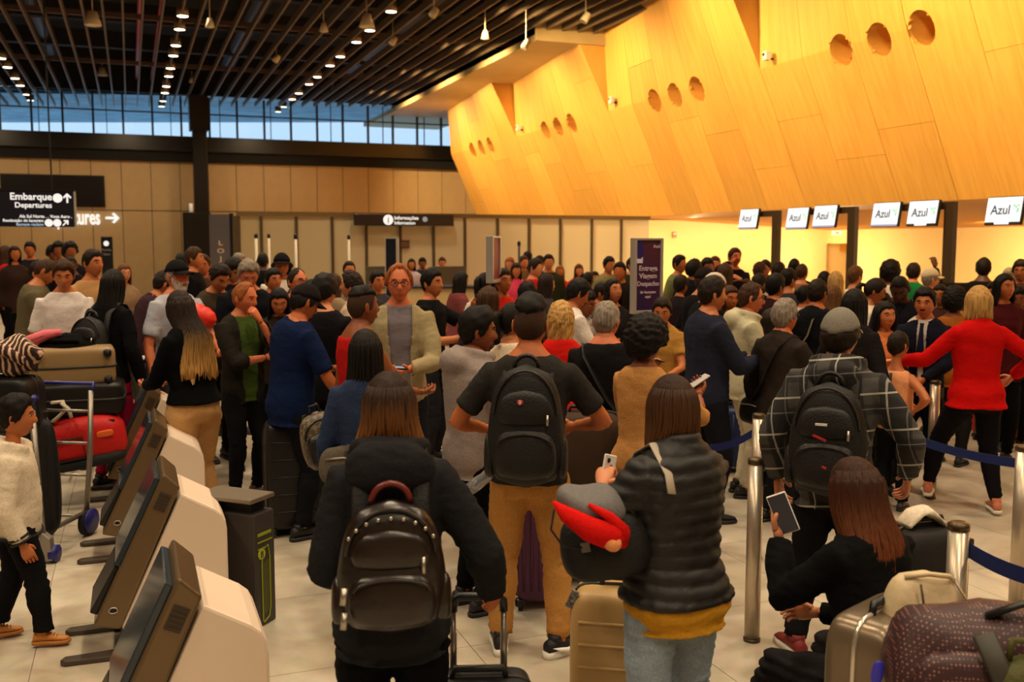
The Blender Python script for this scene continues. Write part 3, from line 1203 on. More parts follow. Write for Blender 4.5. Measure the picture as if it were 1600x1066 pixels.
        if end < 2.0:
            q = [(p, r, t) for p, r, t in zip(pts, rad, par) if t < end - 0.02]
            if end <= 1:
                pe = S.lerp(E, end)
            else:
                pe = E.lerp(W_, end - 1)
            re_ = np.interp(end, par[1:], rad[1:])
            pts = [a for a, _, _ in q] + [pe]
            rad = [b for _, b, _ in q] + [re_]
        return pts, [r + off for r in rad]

    def leg_path(sd, off, end=2.0, fat=1.0, cuff=0.0):
        hip, K, A, yaw = legd[sd]
        top_ = hip + Vector((-sd * 0.012 * H, 0, 0.03 * H))
        pts = [top_, hip.lerp(K, 0.1), hip.lerp(K, 0.55), K, K.lerp(A, 0.28), K.lerp(A, 0.7), A + Vector((0, 0, 0.012 * H)) * 0]
        rad = [0.050 * H, 0.0515 * H, 0.043 * H, 0.0335 * H, 0.034 * H, 0.026 * H, 0.021 * H]
        par = [0, 0.1, 0.55, 1.0, 1.28, 1.7, 2.0]
        rad = [r * fat * (1 + (w - 1) * 0.7) for r in rad]
        if cuff:
            rad[4] = max(rad[4], cuff * 1.05)
            rad[5] = max(rad[5], cuff)
            rad[6] = max(rad[6], cuff)
        if end < 2.0:
            q = [(p, r, t) for p, r, t in zip(pts, rad, par) if t < end - 0.02]
            pe = hip.lerp(K, end) if end <= 1 else K.lerp(A, end - 1)
            rr_ = np.interp(end, par, rad)
            pts = [a for a, _, _ in q] + [pe]
            rad = [b for _, b, _ in q] + [rr_]
        return pts, [r + off for r in rad]
    f.torso_rings, f.arm_path = torso_rings, arm_path
    nr = 14 if detail else 10

    # --- head frame
    npz = 1.0 * H - 0.205 * hs
    neck = T((0, 0.0, npz / H))
    hb = Matrix.Rotation(R(-lean * 0.55 - hp), 3, 'X') @ Matrix.Rotation(R(side * 0.4 + hr), 3, 'Y')
    yaw = Matrix.Rotation(R(-twist - hy), 3, 'Z')
    HM3 = yaw @ hb
    hc = neck + HM3 @ (Vector((0, 0.020, 0.086)) * hs)
    HM = HM3.to_4x4()
    HM.translation = hc
    YM = (yaw @ Matrix.Rotation(R(-lean * 0.9), 3, 'X')).to_4x4()
    YM.translation = hc
    f.HM, f.YM, f.hc = HM, YM, hc

    # --- body (skin): one continuous surface
    core = MB()
    core.loft(torso_rings(nr, -0.004))
    for sd in (1, -1):
        p, r = arm_path(sd, 0.0)
        core.tube(p, r, 10)
        p, r = leg_path(sd, -0.003)
        core.tube(p, r, 10)
        core.tube([legd[sd][2] + Vector((0, 0, 0.01 * H)), legd[sd][2] - Vector((0, 0, 0.02 * H))], [0.021 * H, 0.022 * H], 8)
    nb = T((0, -0.004, (0.80 if g != 'k' else 0.77)))
    core.tube([nb, nb.lerp(hc, 0.5) + Vector((0, -0.004, 0)), hc - HM3 @ (Vector((0, 0.018, 0.03)) * hs)], [0.040 * H ** 0.5 * 1.25 * (1 if g == 'm' else 0.86) * (w ** 0.5), 0.052 * hs * (1 if g == 'm' else 0.84), 0.052 * hs * (1 if g == 'm' else 0.84)], 12)
    tail = MB()
    TH_, PH = head_dirs(*((40, 30) if detail >= 2 else ((26, 20) if detail else (18, 14))))
    hp_, _ = head_points(TH_, PH, g == 'f')
    tail.add([HM @ (Vector(v) * hs) for v in hp_.reshape(-1, 3)], grid_faces(*TH_.shape))
    for sd in (1, -1):
        Me = HM @ Matrix.Translation(Vector((sd * 0.0775, -0.012, -0.006)) * hs) @ Matrix.Rotation(sd * 0.35, 4, 'Z')
        mt = MB().sell((0, 0, 0), (0.014 * hs, 0.038 * hs, 0.064 * hs), 0.9, nu=10, nv=7)
        tail.add([Me @ Vector(v) for v in mt.v], mt.f)
    f.hand = {}
    for sd in (1, -1):
        S, E, W_, bk, cu = arms[sd]
        if detail >= 1:
            al = (W_ - E).normalized()
            hd = f.handdir.get(sd) if hasattr(f, 'handdir') else None
            f.hand[sd] = hand_mesh(tail, W_ + al * 0.012 * H, al, bk, sd, hs * (0.93 if g == 'f' else 1.0) * (1.0 if g != 'k' else 0.85), cu, 0.5, detail)
        else:
            al = (W_ - E).normalized()
            tail.tube([W_, W_ + al * 0.05, W_ + al * 0.12, W_ + al * 0.15], [0.028, 0.04, 0.035, 0.015], 8)
    body = obj('body', core, skin(skn), None, True)
    body.parent = root
    PENDING.append(dict(o=body, vox=max(0.018, vox * 1.45), it=3, tail=tail, amp=0))

    # --- top
    def garment(name, mb_, m, kind='cloth', amp=0.0, post=None, it=3, v=None):
        o = obj(name, mb_, m, None, True)
        o.parent = root
        PENDING.append(dict(o=o, vox=v or vox, it=it, tail=None, amp=amp, kind=kind, post=post, seed=random.random() * 10, H=H, drop=drop))
        return o
    f.garment = garment
    amp = (0.003, 0.004, 0.0055, 0.006)[detail]
    f.top = None
    if top:
        for tp in (top if isinstance(top, list) else [top]):
            kind, col = tp[0], tp[1]
            op = tp[2] if len(tp) > 2 else {}
            m = col if isinstance(col, bpy.types.Material) else cloth(kind + '_%02x%02x%02x' % col, col)
            dflt = {'tee': (0.013, 0.62, 0.47), 'polo': (0.014, 0.66, 0.46), 'shirt': (0.013, 1.93, 0.47), 'sweater': (0.018, 1.93, 0.455), 'hoodie': (0.024, 1.95, 0.46), 'jacket': (0.026, 1.95, 0.44), 'puffer': (0.036, 1.95, 0.43), 'tank': (0.010, 0.0, 0.46), 'blazer': (0.022, 1.93, 0.42)}[kind]
            off, sl, hem = op.get('off', dflt[0]) * 0.78, op.get('sleeve', dflt[1]), op.get('hem', dflt[2])
            flare = op.get('flare', 0.012 if kind != 'tank' else 0.004)
            mb_ = MB()
            zt = (0.850 if kind != 'tank' else 0.828) if g != 'k' else (0.80 if kind != 'tank' else 0.785)
            rr_ = torso_rings(18, off, hem, op.get('ztop', zt))
            # hem flares a little
            c0 = sum((Vector(q) for q in rr_[0]), Vector()) / len(rr_[0])
            rr_[0] = [c0 + (q - c0) * (1 + flare / 0.16) for q in rr_[0]]
            mb_.loft(rr_)
            if sl > 0:
                for sd in (1, -1):
                    s1 = sl
                    if op.get('onesleeve') and sd == op['onesleeve']:
                        continue
                    p, r = arm_path(sd, off * 0.85, min(sl, 1.97), 1.0)
                    if sl < 1:
                        r[-1] += 0.008
                    r[0] *= 0.62
                    mb_.tube(p, r, 12)
            elif kind == 'tank':
                for sd in (1, -1):
                    mb_.tube([T((sd * 0.055, 0.03, zt - 0.03)), T((sd * 0.056, -0.005, shz + 0.030)), T((sd * 0.055, -0.04, zt - 0.03))], [0.022, 0.024, 0.022], 8)
            if kind in ('hoodie',) or op.get('hood'):
                hw = op.get('hoodw', 1.0)
                # hood lying on the upper back, and its rolled rim round the neck
                mb_.sell(T((0, -0.066, shz + 0.036)), (0.25 * hw, 0.13, 0.15 * hw), 0.9, M=rot_t)
                pts = [T((math.sin(a) * 0.064, 0.008 + math.cos(a) * 0.058, shz + 0.060 - 0.016 * math.cos(a))) for a in np.linspace(0.5, 2 * PI - 0.5, 14)]
                mb_.tube(pts, [0.016] + [0.027] * 12 + [0.016], 8)
            if (kind in ('polo', 'shirt', 'jacket', 'blazer', 'puffer') or op.get('collar')) and not op.get('ztop'):
                rc = 0.019 if kind in ('puffer',) else 0.013
                hz = 0.034 if kind in ('puffer',) else 0.028
                pts = [T((math.sin(a) * 0.044, math.cos(a) * 0.044, shz + hz + 0.028 - 0.012 * math.cos(a))) for a in np.linspace(0.35, 2 * PI - 0.35, 14)]
                mb_.tube(pts, rc, 8)
            post = None
            if op.get('open'):
                ow = op['open']
                inv = rot_t.inverted()
                def post(V, ow=ow, inv=inv, off=off):
                    q = (V - np.array(piv)) @ np.array(inv).T
                    zr = q[:, 2] + piv.z
                    return (np.abs(q[:, 0]) < ow * (1 + 0.5 * np.clip((zr / H - 0.6) * 2, -0.5, 0.6))) & (q[:, 1] > 0.02)
            nm_ = {'tee': 't_shirt', 'polo': 'polo_shirt', 'tank': 'tank_top'}.get(kind, kind)
            k2 = 'puffer' if kind == 'puffer' else 'cloth'
            go = garment(nm_, mb_, m, k2, amp * op.get('amp', 1.0), post, it=3 if detail else 2)
            f.top = go
    if bot:
        kind, col = bot[0], bot[1]
        op = bot[2] if len(bot) > 2 else {}
        m = col if isinstance(col, bpy.types.Material) else cloth(kind + '_%02x%02x%02x' % col, col)
        off = op.get('off', 0.010)
        mb_ = MB()
        mb_.loft(torso_rings(16, 0.004, 0.462 if g != 'k' else 0.44, op.get('waist', 0.575)))
        end = {'shorts': 0.95, 'trousers': 1.97, 'jeans': 1.97}.get(kind, 1.97)
        for sd in (1, -1):
            p, r = leg_path(sd, off, op.get('end', end), 1.0, op.get('cuff', 0.026 * H if kind == 'trousers' else 0))
            mb_.tube(p, r, 12)
        garment('shorts' if kind == 'shorts' else ('jeans' if kind == 'jeans' else 'trousers'), mb_, m, 'legs', amp, v=vox * (1.0 if detail == 3 else 1.45))
    # --- shoes
    if shoes:
        sc = shoes if isinstance(shoes, tuple) else (30, 28, 28)
        opt = {}
        if len(sc) > 3:
            opt = sc[3]
            sc = sc[:3]
        for sd in (1, -1):
            hip, K, A, yw = legd[sd]
            shoe(f, sd, A, yw, sc, opt, detail)
    # --- hair
    hair_build(f, g, hair, detail, root)
    # --- face details
    if eyes and detail >= 1:
        face_build(f, g, hair, skn, root, lips)
    f.extra = extra
    return f


def shoe(f, sd, A, yw, col, opt, detail):
    H, hs = f.H, f.hs
    g = Matrix.Rotation(R(-yw * sd), 4, 'Z')
    g.translation = Vector((A.x, A.y, A.z - 0.045 * H))
    if opt.get('tip'):
        g = g @ Matrix.Rotation(R(-opt['tip']), 4, 'X')
    s = hs * (0.92 if H < 1.66 else 1.0) * (0.82 if H < 1.4 else 1)
    m = mat('shoe_%02x%02x%02x' % tuple(col), col, 0.55, 0, 0.4, 0.1, 80, 0.1)
    up = MB()
    n = 12
    prof = [(-0.082, 0.022, 0.045), (-0.075, 0.033, 0.078), (-0.03, 0.037, 0.094), (0.02, 0.039, 0.090), (0.065, 0.043, 0.068), (0.115, 0.047, 0.050), (0.155, 0.043, 0.040), (0.182, 0.024, 0.030)]
    rings = []
    for y, wd, h in prof:
        rr = []
        for k in range(n):
            t = 2 * PI * k / n
            zz = 0.022 + (h - 0.012) * (0.5 + 0.5 * math.sin(t))
            rr.append(g @ (Vector((math.cos(t) * wd * (1 - 0.25 * max(0, math.sin(t))), y, zz)) * s))
        rings.append(rr)
    up.loft(rings)
    if detail >= 1:
        up.tube([g @ (Vector((0, -0.025, 0.07)) * s), g @ (Vector((0, -0.028, 0.112)) * s)], [0.037 * s, 0.034 * s], 10)
    so = rigid('shoe', up, m, f.root)
    if detail >= 1:
        sl = MB()
        outline = [(-0.034, -0.06), (-0.026, -0.086), (0, -0.094), (0.026, -0.086), (0.036, -0.05), (0.037, 0.02), (0.05, 0.10), (0.046, 0.155), (0.024, 0.188), (-0.012, 0.192), (-0.042, 0.16), (-0.05, 0.10), (-0.038, 0.02)]
        th = opt.get('thick', 0.026)
        lo = [g @ (Vector((x, y, 0.0)) * s) for x, y in outline]
        mid = [g @ (Vector((x * 1.05, y * 1.02, th * 0.5)) * s) for x, y in outline]
        hi = [g @ (Vector((x, y, th)) * s) for x, y in outline]
        sl.loft([lo, mid, hi])
        sc = opt.get('sole', (24, 22, 22))
        rigid('sole', sl, mat('sole_%02x%02x%02x' % tuple(sc), sc, 0.6), f.root, True, so)
        if opt.get('swoosh') and sd == opt['swoosh']:
            sw = MB()
            pts = [(0.048, -0.06, 0.062), (0.046, -0.02, 0.045), (0.049, 0.03, 0.040), (0.049, 0.07, 0.050), (0.046, 0.115, 0.064)]
            rad = [0.001, 0.007, 0.012, 0.010, 0.001]
            sw.tube([g @ (Vector((x * sd * -opt.get('swside', -1), y, z)) * s) for x, y, z in [(p[0] + 0.0, -p[1] + 0.04, p[2]) for p in pts]], [r * s for r in rad], 8, 1.0)
            rigid('side_mark', sw, mat('mark_white', (235, 232, 226), 0.6), f.root, True, so)
        if opt.get('laces'):
            lm = MB()
            for q in range(4):
                y = 0.03 + q * 0.022
                z = 0.101 - q * 0.012
                lm.tube([g @ (Vector((-0.026, y, z - 0.006)) * s), g @ (Vector((0, y + 0.004, z + 0.004)) * s), g @ (Vector((0.026, y, z - 0.006)) * s)], 0.004 * s, 6)
            rigid('laces', lm, mat('laces_%02x%02x%02x' % tuple(opt['laces']), opt['laces'], 0.8), f.root, True, so)
    return so


def hair_build(f, g, hair, detail, root):
    if not hair:
        return
    style, col = hair[0], hair[1]
    op = hair[2] if len(hair) > 2 else {}
    m = col if isinstance(col, bpy.types.Material) else hm(col)
    s, HM, YM = f.hs, f.HM, f.YM
    nu, nv = ((52, 34) if detail >= 2 else ((30, 22) if detail else (20, 16)))
    fem = g == 'f'
    mb = MB()
    sd = random.random() * 9
    if op.get('cap'):
        shell(mb, s, HM, nu, nv, LINE_N, 0.004, op.get('side', 0.009), fem, seed=sd, topz=(0.0, 0.05))
        if op.get('L'):
            curtain(mb, s, YM, op['L'], 70, op.get('width', 0.10), 0.02, curl=0.06, seed=sd, z0=0.02)
    elif style == 'short':
        shell(mb, s, HM, nu, nv, LINE_N, op.get('top', 0.020), op.get('side', 0.009), fem, seed=sd, lift=op.get('lift', 0.004))
    elif style == 'receding':
        shell(mb, s, HM, nu, nv, LINE_R, op.get('top', 0.013), op.get('side', 0.008), fem, seed=sd)
    elif style == 'balding':
        shell(mb, s, HM, nu, nv, LINE_B, 0.009, 0.008, fem, seed=sd)
    elif style == 'fade':
        shell(mb, s, HM, nu, nv, LINE_N, 0.004, 0.0025, fem, seed=sd, rough=0.001)
        o = rigid('hair', mb, mat('hair_stubble', (62, 40, 28), 0.8, 0, 0.2, 0.3, 200, 0.3), root)
        mb = MB()
        ln = ([0, 40, 60, 90, 120, 180], [0.068, 0.067, 0.070, 0.072, 0.066, 0.056])
        shell(mb, s, HM, nu, nv, ln, op.get('top', 0.026), 0.010, fem, seed=sd, lift=op.get('lift', 0.012), topz=(0.05, 0.09))
        rigid('hair_top', mb, m, root)
        return
    elif style == 'buzz':
        shell(mb, s, HM, nu, nv, LINE_N, 0.005, 0.004, fem, rough=0.001)
    elif style == 'afro':
        k = op.get('size', 0.065)
        shell(mb, s, HM, nu + 30, nv + 24, LINE_N, k, k * 0.85, fem, rough=k * 0.20, soft=0.02, seed=sd, freq=150)
    elif style == 'curly':
        k = op.get('size', 0.035)
        shell(mb, s, HM, nu + 22, nv + 16, LINE_N, k, k * 0.9, fem, rough=k * 0.32, soft=0.012, seed=sd, lift=0.01, freq=110)
        if op.get('L'):
            curtain(mb, s, YM, op['L'], 66, op.get('width', 0.10), op.get('back', 0.02), curl=0.06, seed=sd, off=k * 0.8)
    else:
        # long straight falls: 'long', 'bob', 'pony', 'bun'
        shell(mb, s, HM, nu, nv, LINE_N, op.get('top', 0.017), op.get('side', 0.014), fem, seed=sd, rough=0.002)
        if style in ('long', 'bob'):
            L = op.get('L', 0.34 if style == 'long' else 0.16)
            curtain(mb, s, YM, L, op.get('phi0', 66), op.get('width', 0.105), op.get('back', 0.05 if style == 'long' else 0.01), seed=sd, nu=44 if detail >= 2 else 22, rows=18 if detail >= 2 else 9, curl=op.get('curl', 0.0), inturn=op.get('inturn', 0.0), off=op.get('off', 0.014))
            if detail >= 2:
                locks(mb, s, YM, L, op.get('locks', 34), int(sd * 100), op.get('width', 0.105) + 0.004, op.get('back', 0.05 if style == 'long' else 0.01), op.get('r', 0.0065), op.get('phi0', 66), wave=op.get('wave', 0.02))
        elif style == 'pony':
            q = [Vector((0, -0.10, 0.05)), Vector((0, -0.135, 0.055)), Vector((0, -0.155, 0.02)), Vector((0, -0.15, -0.06)), Vector((0, -0.135, -0.14)), Vector((0, -0.12, -op.get('L', 0.2)))]
            mb.tube([YM @ (p * s) for p in q], [r * s for r in (0.018, 0.026, 0.034, 0.034, 0.026, 0.006)], 10)
        elif style == 'bun':
            mt = MB().sell((0, -0.12, 0.04), (0.075, 0.06, 0.075), 0.9)
            mb.add([YM @ (Vector(v) * s) for v in mt.v], mt.f)
    rigid('hair', mb, m, root)


def cap(f, col, brim=True, back=False, label=None):
    f.capped = True
    m = cloth('cap_%02x%02x%02x' % col, col)
    mb = MB()
    nu, nv = (48, 30) if f.detail >= 2 else (28, 20)
    shell(mb, f.hs, f.HM, nu, nv, LINE_CAP, 0.020, 0.017, False, rough=0.0008, soft=0.003)
    o = rigid('cap', mb, m, f.root)
    if brim:
        br = MB()
        rings = []
        sgn = -1 if back else 1
        for t in np.linspace(0, 1, 5):
            rr = []
            for k in range(13):
                a = R(-72 + 144 * k / 12)
                y = (0.088 + 0.078 * t) * math.cos(a) ** 0.8 if math.cos(a) > 0 else 0
                x = math.sin(a) * (0.086 + 0.004 * t)
                z = 0.050 - 0.02 * t - 0.020 * (math.sin(a) ** 2)
                rr.append((x, y * sgn, z))
            rings.append(rr)
        up = [[f.HM @ (Vector(p) * f.hs) for p in r] for r in rings]
        dn = [[f.HM @ (Vector((p[0], p[1], p[2] - 0.004)) * f.hs) for p in r] for r in rings]
        loop = [u + d_[::-1] for u, d_ in zip(up, dn)]
        br.loft(loop)
        rigid('brim', br, m, f.root, True, o)
    bt = MB()
    bt.lathe([(0.001, 0.008), (0.009, 0.004), (0.010, 0)], n=8)
    return o


def face_build(f, g, hair, skn, root, lips=True):
    s, HM = f.hs, f.HM
    W_ = mat('eye_white', (226, 214, 200), 0.3)
    I_ = mat('eye_dark', (26, 16, 10), 0.2)
    for sd in (1, -1):
        mb = MB()
        mb.sell((0, 0, 0), (0.023, 0.020, 0.0115), 1.0, nu=10, nv=8)
        mb.mi = 1
        mb.sell((0, 0.0065, 0), (0.0115, 0.012, 0.011), 1.0, nu=10, nv=6)
        M = HM @ Matrix.Translation(Vector((sd * 0.031, 0.071, 0.011)) * s)
        mb.v = [tuple(M @ (Vector(v) * s)) for v in mb.v]
        rigid('eye', mb, [W_, I_], root)
        eb = MB()
        pts = [(0.013, 0.0905, 0.031), (0.028, 0.0885, 0.036), (0.042, 0.080, 0.034), (0.051, 0.071, 0.029)]
        eb.tube([HM @ (Vector((sd * x, y, z)) * s) for x, y, z in pts], [r * s * (1 if g == 'm' else 0.7) for r in (0.0035, 0.0052, 0.0045, 0.002)], 6)
        c = hair[1] if hair and isinstance(hair[1], str) else 'dark'
        c = {'blond': 'lbrown', 'white': 'grey'}.get(c, c)
        rigid('eyebrow', eb, hm(c), root)
    if lips:
        lp = MB()
        mt = MB().sell((0, 0.087, -0.060), (0.048, 0.016, 0.0085), 1.0, nu=14, nv=6)
        mt.sell((0, 0.0865, -0.0685), (0.040, 0.016, 0.009), 1.0, nu=14, nv=6)
        lp.add([HM @ (Vector(v) * s) for v in mt.v], mt.f)
        c = SKINS[skn]
        rigid('lips', lp, mat('lips_' + skn, (int(c[0] * 0.86), int(c[1] * 0.62), int(c[2] * 0.6)), 0.45), root)


def beard(f, col, full=True, moust=True):
    s, HM = f.hs, f.HM
    nu, nv = (52, 36)
    TH_, PH = head_dirs(nu, nv)
    p, d = head_points(TH_, PH, False)
    deg = np.abs(np.degrees(np.arctan2(d[..., 0], d[..., 1])))
    z = p[..., 2]
    ln = np.interp(deg, [0, 14, 28, 60, 80, 180], [-0.038, -0.038, -0.05, -0.03, 0.0, 0.0])
    mk = smooth01(0.006, -0.006, z - ln) * smooth01(92, 82, deg)
    lipm = np.exp(-(p[..., 0] / 0.024) ** 2 - ((z + 0.064) / 0.010) ** 2)
    mk = mk * (1 - 0.95 * lipm)
    if not full:
        mk = mk * smooth01(-0.052, -0.047, z) * smooth01(30, 20, deg)
    off = (0.006 + (0.02 if full else 0.004) * smooth01(-0.05, -0.11, z)) + 0.003 * wob(p.reshape(-1, 3), 90).reshape(z.shape)
    n = d
    q = p + n * (off * mk - 0.008 * (1 - mk))[..., None]
    mb = MB()
    mb.add([HM @ (Vector(v) * s) for v in q.reshape(-1, 3)], grid_faces(nv, nu))
    rigid('beard' if full else 'moustache', mb, hm(col), f.root)


def glasses(f, col=(20, 18, 18), tint=None):
    s, HM = f.hs, f.HM
    mb = MB()
    m = mat('glasses_%02x%02x%02x' % col, col, 0.3)
    for sd in (1, -1):
        pts = [(sd * 0.033 + math.cos(a) * 0.025, 0.0985 - 0.010 * abs(sd * 0.033 + math.cos(a) * 0.025) / 0.05, 0.009 + math.sin(a) * 0.0175) for a in np.linspace(0, 2 * PI, 15)]
        mb.tube([HM @ (Vector(p) * s) for p in pts], 0.0024 * s, 6)
        mb.tube([HM @ (Vector(p) * s) for p in ((sd * 0.058, 0.088, 0.013), (sd * 0.078, 0.05, 0.013), (sd * 0.082, -0.01, 0.008))], 0.002 * s, 6)
    mb.tube([HM @ (Vector(p) * s) for p in ((-0.009, 0.0985, 0.013), (0, 0.101, 0.015), (0.009, 0.0985, 0.013))], 0.002 * s, 6)
    g = rigid('glasses', mb, m, f.root)
    return g


def finish_people():
    """fuse every pending garment/body into one continuous surface and add the cloth relief"""
    for p in PENDING:
        o = p['o']
        r = o.modifiers.new('fuse', 'REMESH')
        r.mode = 'VOXEL'
        r.voxel_size = p['vox']
        r.use_smooth_shade = True
        sm = o.modifiers.new('smooth', 'SMOOTH')
        sm.factor = 0.5
        sm.iterations = p['it']
    bpy.context.view_layer.update()
    dg = bpy.context.evaluated_depsgraph_get()
    for p in PENDING:
        o = p['o']
        me = bpy.data.meshes.new_from_object(o.evaluated_get(dg))
        old = o.data
        o.modifiers.clear()
        n = len(me.vertices)
        V = np.empty(n * 3, np.float32)
        me.vertices.foreach_get('co', V)
        V = V.reshape(n, 3).astype(float)
        if p['amp']:
            N = np.empty(n * 3, np.float32)
            me.vertices.foreach_get('normal', N)
            N = N.reshape(n, 3)
            q = V.copy()
            a = p['amp']
            sd = p['seed']
            if p['kind'] == 'puffer':
                zz = V[:, 2] + 0.010 * wob(V, 9, sd)
                # quilted tubes: deep stitched seams every 6 cm, following the height
                ph = (zz / 0.046) * PI
                disp = 0.012 * (np.abs(np.sin(ph)) ** 0.6 - 0.3) + 0.003 * wob(V, 55, sd)
            else:
                q[:, 2] *= 1.0
                n1 = wob(q * np.array([1.0, 1.0, 1.6]), 16, sd)
                n2 = wob(q * np.array([1.0, 1.0, 2.2]), 34, sd + 3)
                # ridge-like folds
                disp = a * (0.9 * n1 + 0.9 * (1 - 2 * np.abs(n2)) * 0.5)
                if p['kind'] == 'legs':
                    h = p['H']
                    knee = np.exp(-((V[:, 2] - 0.27 * h) / (0.05 * h)) ** 2) + np.exp(-((V[:, 2] - 0.07 * h) / (0.035 * h)) ** 2) + 0.7 * np.exp(-((V[:, 2] - 0.46 * h) / (0.03 * h)) ** 2)
                    disp = disp + a * 1.1 * knee * np.sin(V[:, 2] * 150 + 3 * wob(V, 11, sd))
            V = V + N * disp[:, None]
            me.vertices.foreach_set('co', V.astype(np.float32).ravel())
        if p.get('post'):
            kill = p['post'](V)
            bm = bmesh.new()
            bm.from_mesh(me)
            bm.verts.ensure_lookup_table()
            fs = [fc for fc in bm.faces if all(kill[v.index] for v in fc.verts)]
            bmesh.ops.delete(bm, geom=fs, context='FACES')
            bm.to_mesh(me)
            bm.free()
            so = o.modifiers.new('cloth_thickness', 'SOLIDIFY')
            so.thickness = 0.008
            so.offset = -1
        if p.get('tail'):
            t = p['tail']
            bm = bmesh.new()
            bm.from_mesh(me)
            tv = [bm.verts.new(v) for v in t.v]
            for fc in t.f:
                try:
                    bm.faces.new([tv[i] for i in fc])
                except ValueError:
                    pass
            bm.faces.ensure_lookup_table()
            nf = len(t.f)
            bmesh.ops.recalc_face_normals(bm, faces=bm.faces[-nf:])
            bm.to_mesh(me)
            bm.free()
        me.polygons.foreach_set('use_smooth', [True] * len(me.polygons))
        if not me.materials:
            me.materials.append(old.materials[0])
        o.data = me
        bpy.data.meshes.remove(old)
    PENDING.clear()


# ---- things people carry ---------------------------------------------------
def phone(f, sd, label, up=None, nrm=None, screen=(120, 140, 160), body=(20, 20, 22), glow=0.6, shift=(0, 0, 0), lens=False):
    """smartphone lying against the palm/fingers of hand sd (+1 right)"""
    Hm = f.hand.get(sd)
    s = f.hs
    if Hm is None:
        S, E, W_, bk, cu = f.arms[sd]
        al = (W_ - E).normalized()
        Hm = Matrix.Translation(W_)
        c = W_ + al * 0.1
        up = up or (0, 0.4, 0.9)
        nrm = nrm or (0, -0.9, 0.4)
    else:
        c = Hm @ (Vector((0, 0.075, -0.032)) * s)
        if up is None:
            up = Hm.to_3x3() @ Vector((0, 1, 0.0))
        if nrm is None:
            nrm = Hm.to_3x3() @ Vector((0, 0, -1))
    u = Vector(up).normalized()
    nn = Vector(nrm)
    nn = (nn - u * nn.dot(u)).normalized()
    x = u.cross(nn)
    M = Matrix((x, u, nn)).transposed().to_4x4()
    M.translation = c + Vector(shift)
    t = thing('smartphone', label, 'phone', M=f.M @ M)
    mb = MB().box((0, 0, 0), (0.074, 0.152, 0.009))
    obj('case', mb, mat('phone_%02x%02x%02x' % body, body, 0.35), t, bevel=0.004)
    sc = MB().box((0, 0, 0.0047), (0.067, 0.143, 0.0006))
    obj('screen', sc, mat('screen_%02x%02x%02x' % screen, screen, 0.15, emit=glow), t)
    if lens:
        for y in (0.055, 0.032):
            obj('lens', MB().tube([(0.016 * (1 if y > 0.05 else -0.3), y, -0.0045), (0.016 * (1 if y > 0.05 else -0.3), y, -0.008)], 0.0085, 12), M_BLACK, t, True)
    return t


def strap(MB_, f, sd, width=0.035, x0=0.062, low=0.58, back=-1, offs=0.030, x1=None, th=0.008):
    """a shoulder strap over one shoulder, front and back (front bottom to back bottom)"""
    T = f.T
    x1 = x1 or x0 * 0.95
    H = f.H
    pts = []
    k = offs / H
    for y, z, x in ((0.066 + k, low + 0.03, x0 * 1.25), (0.071 + k, 0.70, x0), (0.060 + k, 0.78, x0), (0.03, 0.828 + k * 0.9, x0 * 0.95), (-0.015, 0.834 + k * 0.9, x0 * 0.93), (-0.062 - k * 0.7, 0.80, x0 * 0.95), (-0.074 - k, 0.73, x1), (-0.07 - k, low + 0.03, x1 * 1.2)):
        pts.append(T((sd * x, y, z)))
    MB_.tube(pts, width / 2, 8, flat=th / width, up=(0, 1, 0))
    return pts

# ------------------------------------------------------------------ the people, one by one
BLK = (9, 9, 10)
NAVY = (24, 30, 52)
CHAR = (44, 42, 42)
F = {}

# -- plaid cloth for the man in the cap
def plaid():
    m = bpy.data.materials.new('cloth_plaid')
    m.use_nodes = True
    nt = m.node_tree
    b = nt.nodes['Principled BSDF']
    b.inputs['Roughness'].default_value = 0.9
    tc = nt.nodes.new('ShaderNodeTexCoord')
    sx = nt.nodes.new('ShaderNodeSeparateXYZ')
    mp = nt.nodes.new('ShaderNodeMapping')
    mp.inputs['Rotation'].default_value = (0.1, 0.12, 0.2)
    nt.links.new(tc.outputs['Object'], mp.inputs['Vector'])
    nt.links.new(mp.outputs['Vector'], sx.inputs['Vector'])

    def band(axis, per, width, shift):
        a = nt.nodes.new('ShaderNodeMath'); a.operation = 'MULTIPLY_ADD'
        a.inputs[1].default_value = 1 / per
        a.inputs[2].default_value = shift + 20
        nt.links.new(sx.outputs[axis], a.inputs[0])
        fr = nt.nodes.new('ShaderNodeMath'); fr.operation = 'FRACT'
        nt.links.new(a.outputs[0], fr.inputs[0])
        lt = nt.nodes.new('ShaderNodeMath'); lt.operation = 'LESS_THAN'
        lt.inputs[1].default_value = width
        nt.links.new(fr.outputs[0], lt.inputs[0])
        return lt.outputs[0]
    cur = None
    base = srgb((30, 29, 30))
    for (ax, per, wd, sh, c, fac) in (('X', 0.17, 0.34, 0.1, (84, 80, 76), 0.5), ('Z', 0.17, 0.30, 0.2, (20, 20, 22), 0.6), ('X', 0.17, 0.045, 0.62, (190, 184, 174), 0.55), ('Z', 0.17, 0.05, 0.65, (200, 194, 182), 0.65), ('Z', 0.17, 0.03, 0.05, (130, 126, 122), 0.6), ('X', 0.17, 0.03, 0.2, (120, 116, 110), 0.5)):
        mx = nt.nodes.new('ShaderNodeMixRGB')
        if cur is None:
            mx.inputs['Color1'].default_value = base
        else:
            nt.links.new(cur, mx.inputs['Color1'])
        mx.inputs['Color2'].default_value = srgb(c)
        ml = nt.nodes.new('ShaderNodeMath'); ml.operation = 'MULTIPLY'
        ml.inputs[1].default_value = fac
        nt.links.new(band(ax, per, wd, sh), ml.inputs[0])
        nt.links.new(ml.outputs[0], mx.inputs['Fac'])
        cur = mx.outputs['Color']
    nt.links.new(cur, b.inputs['Base Color'])
    return m


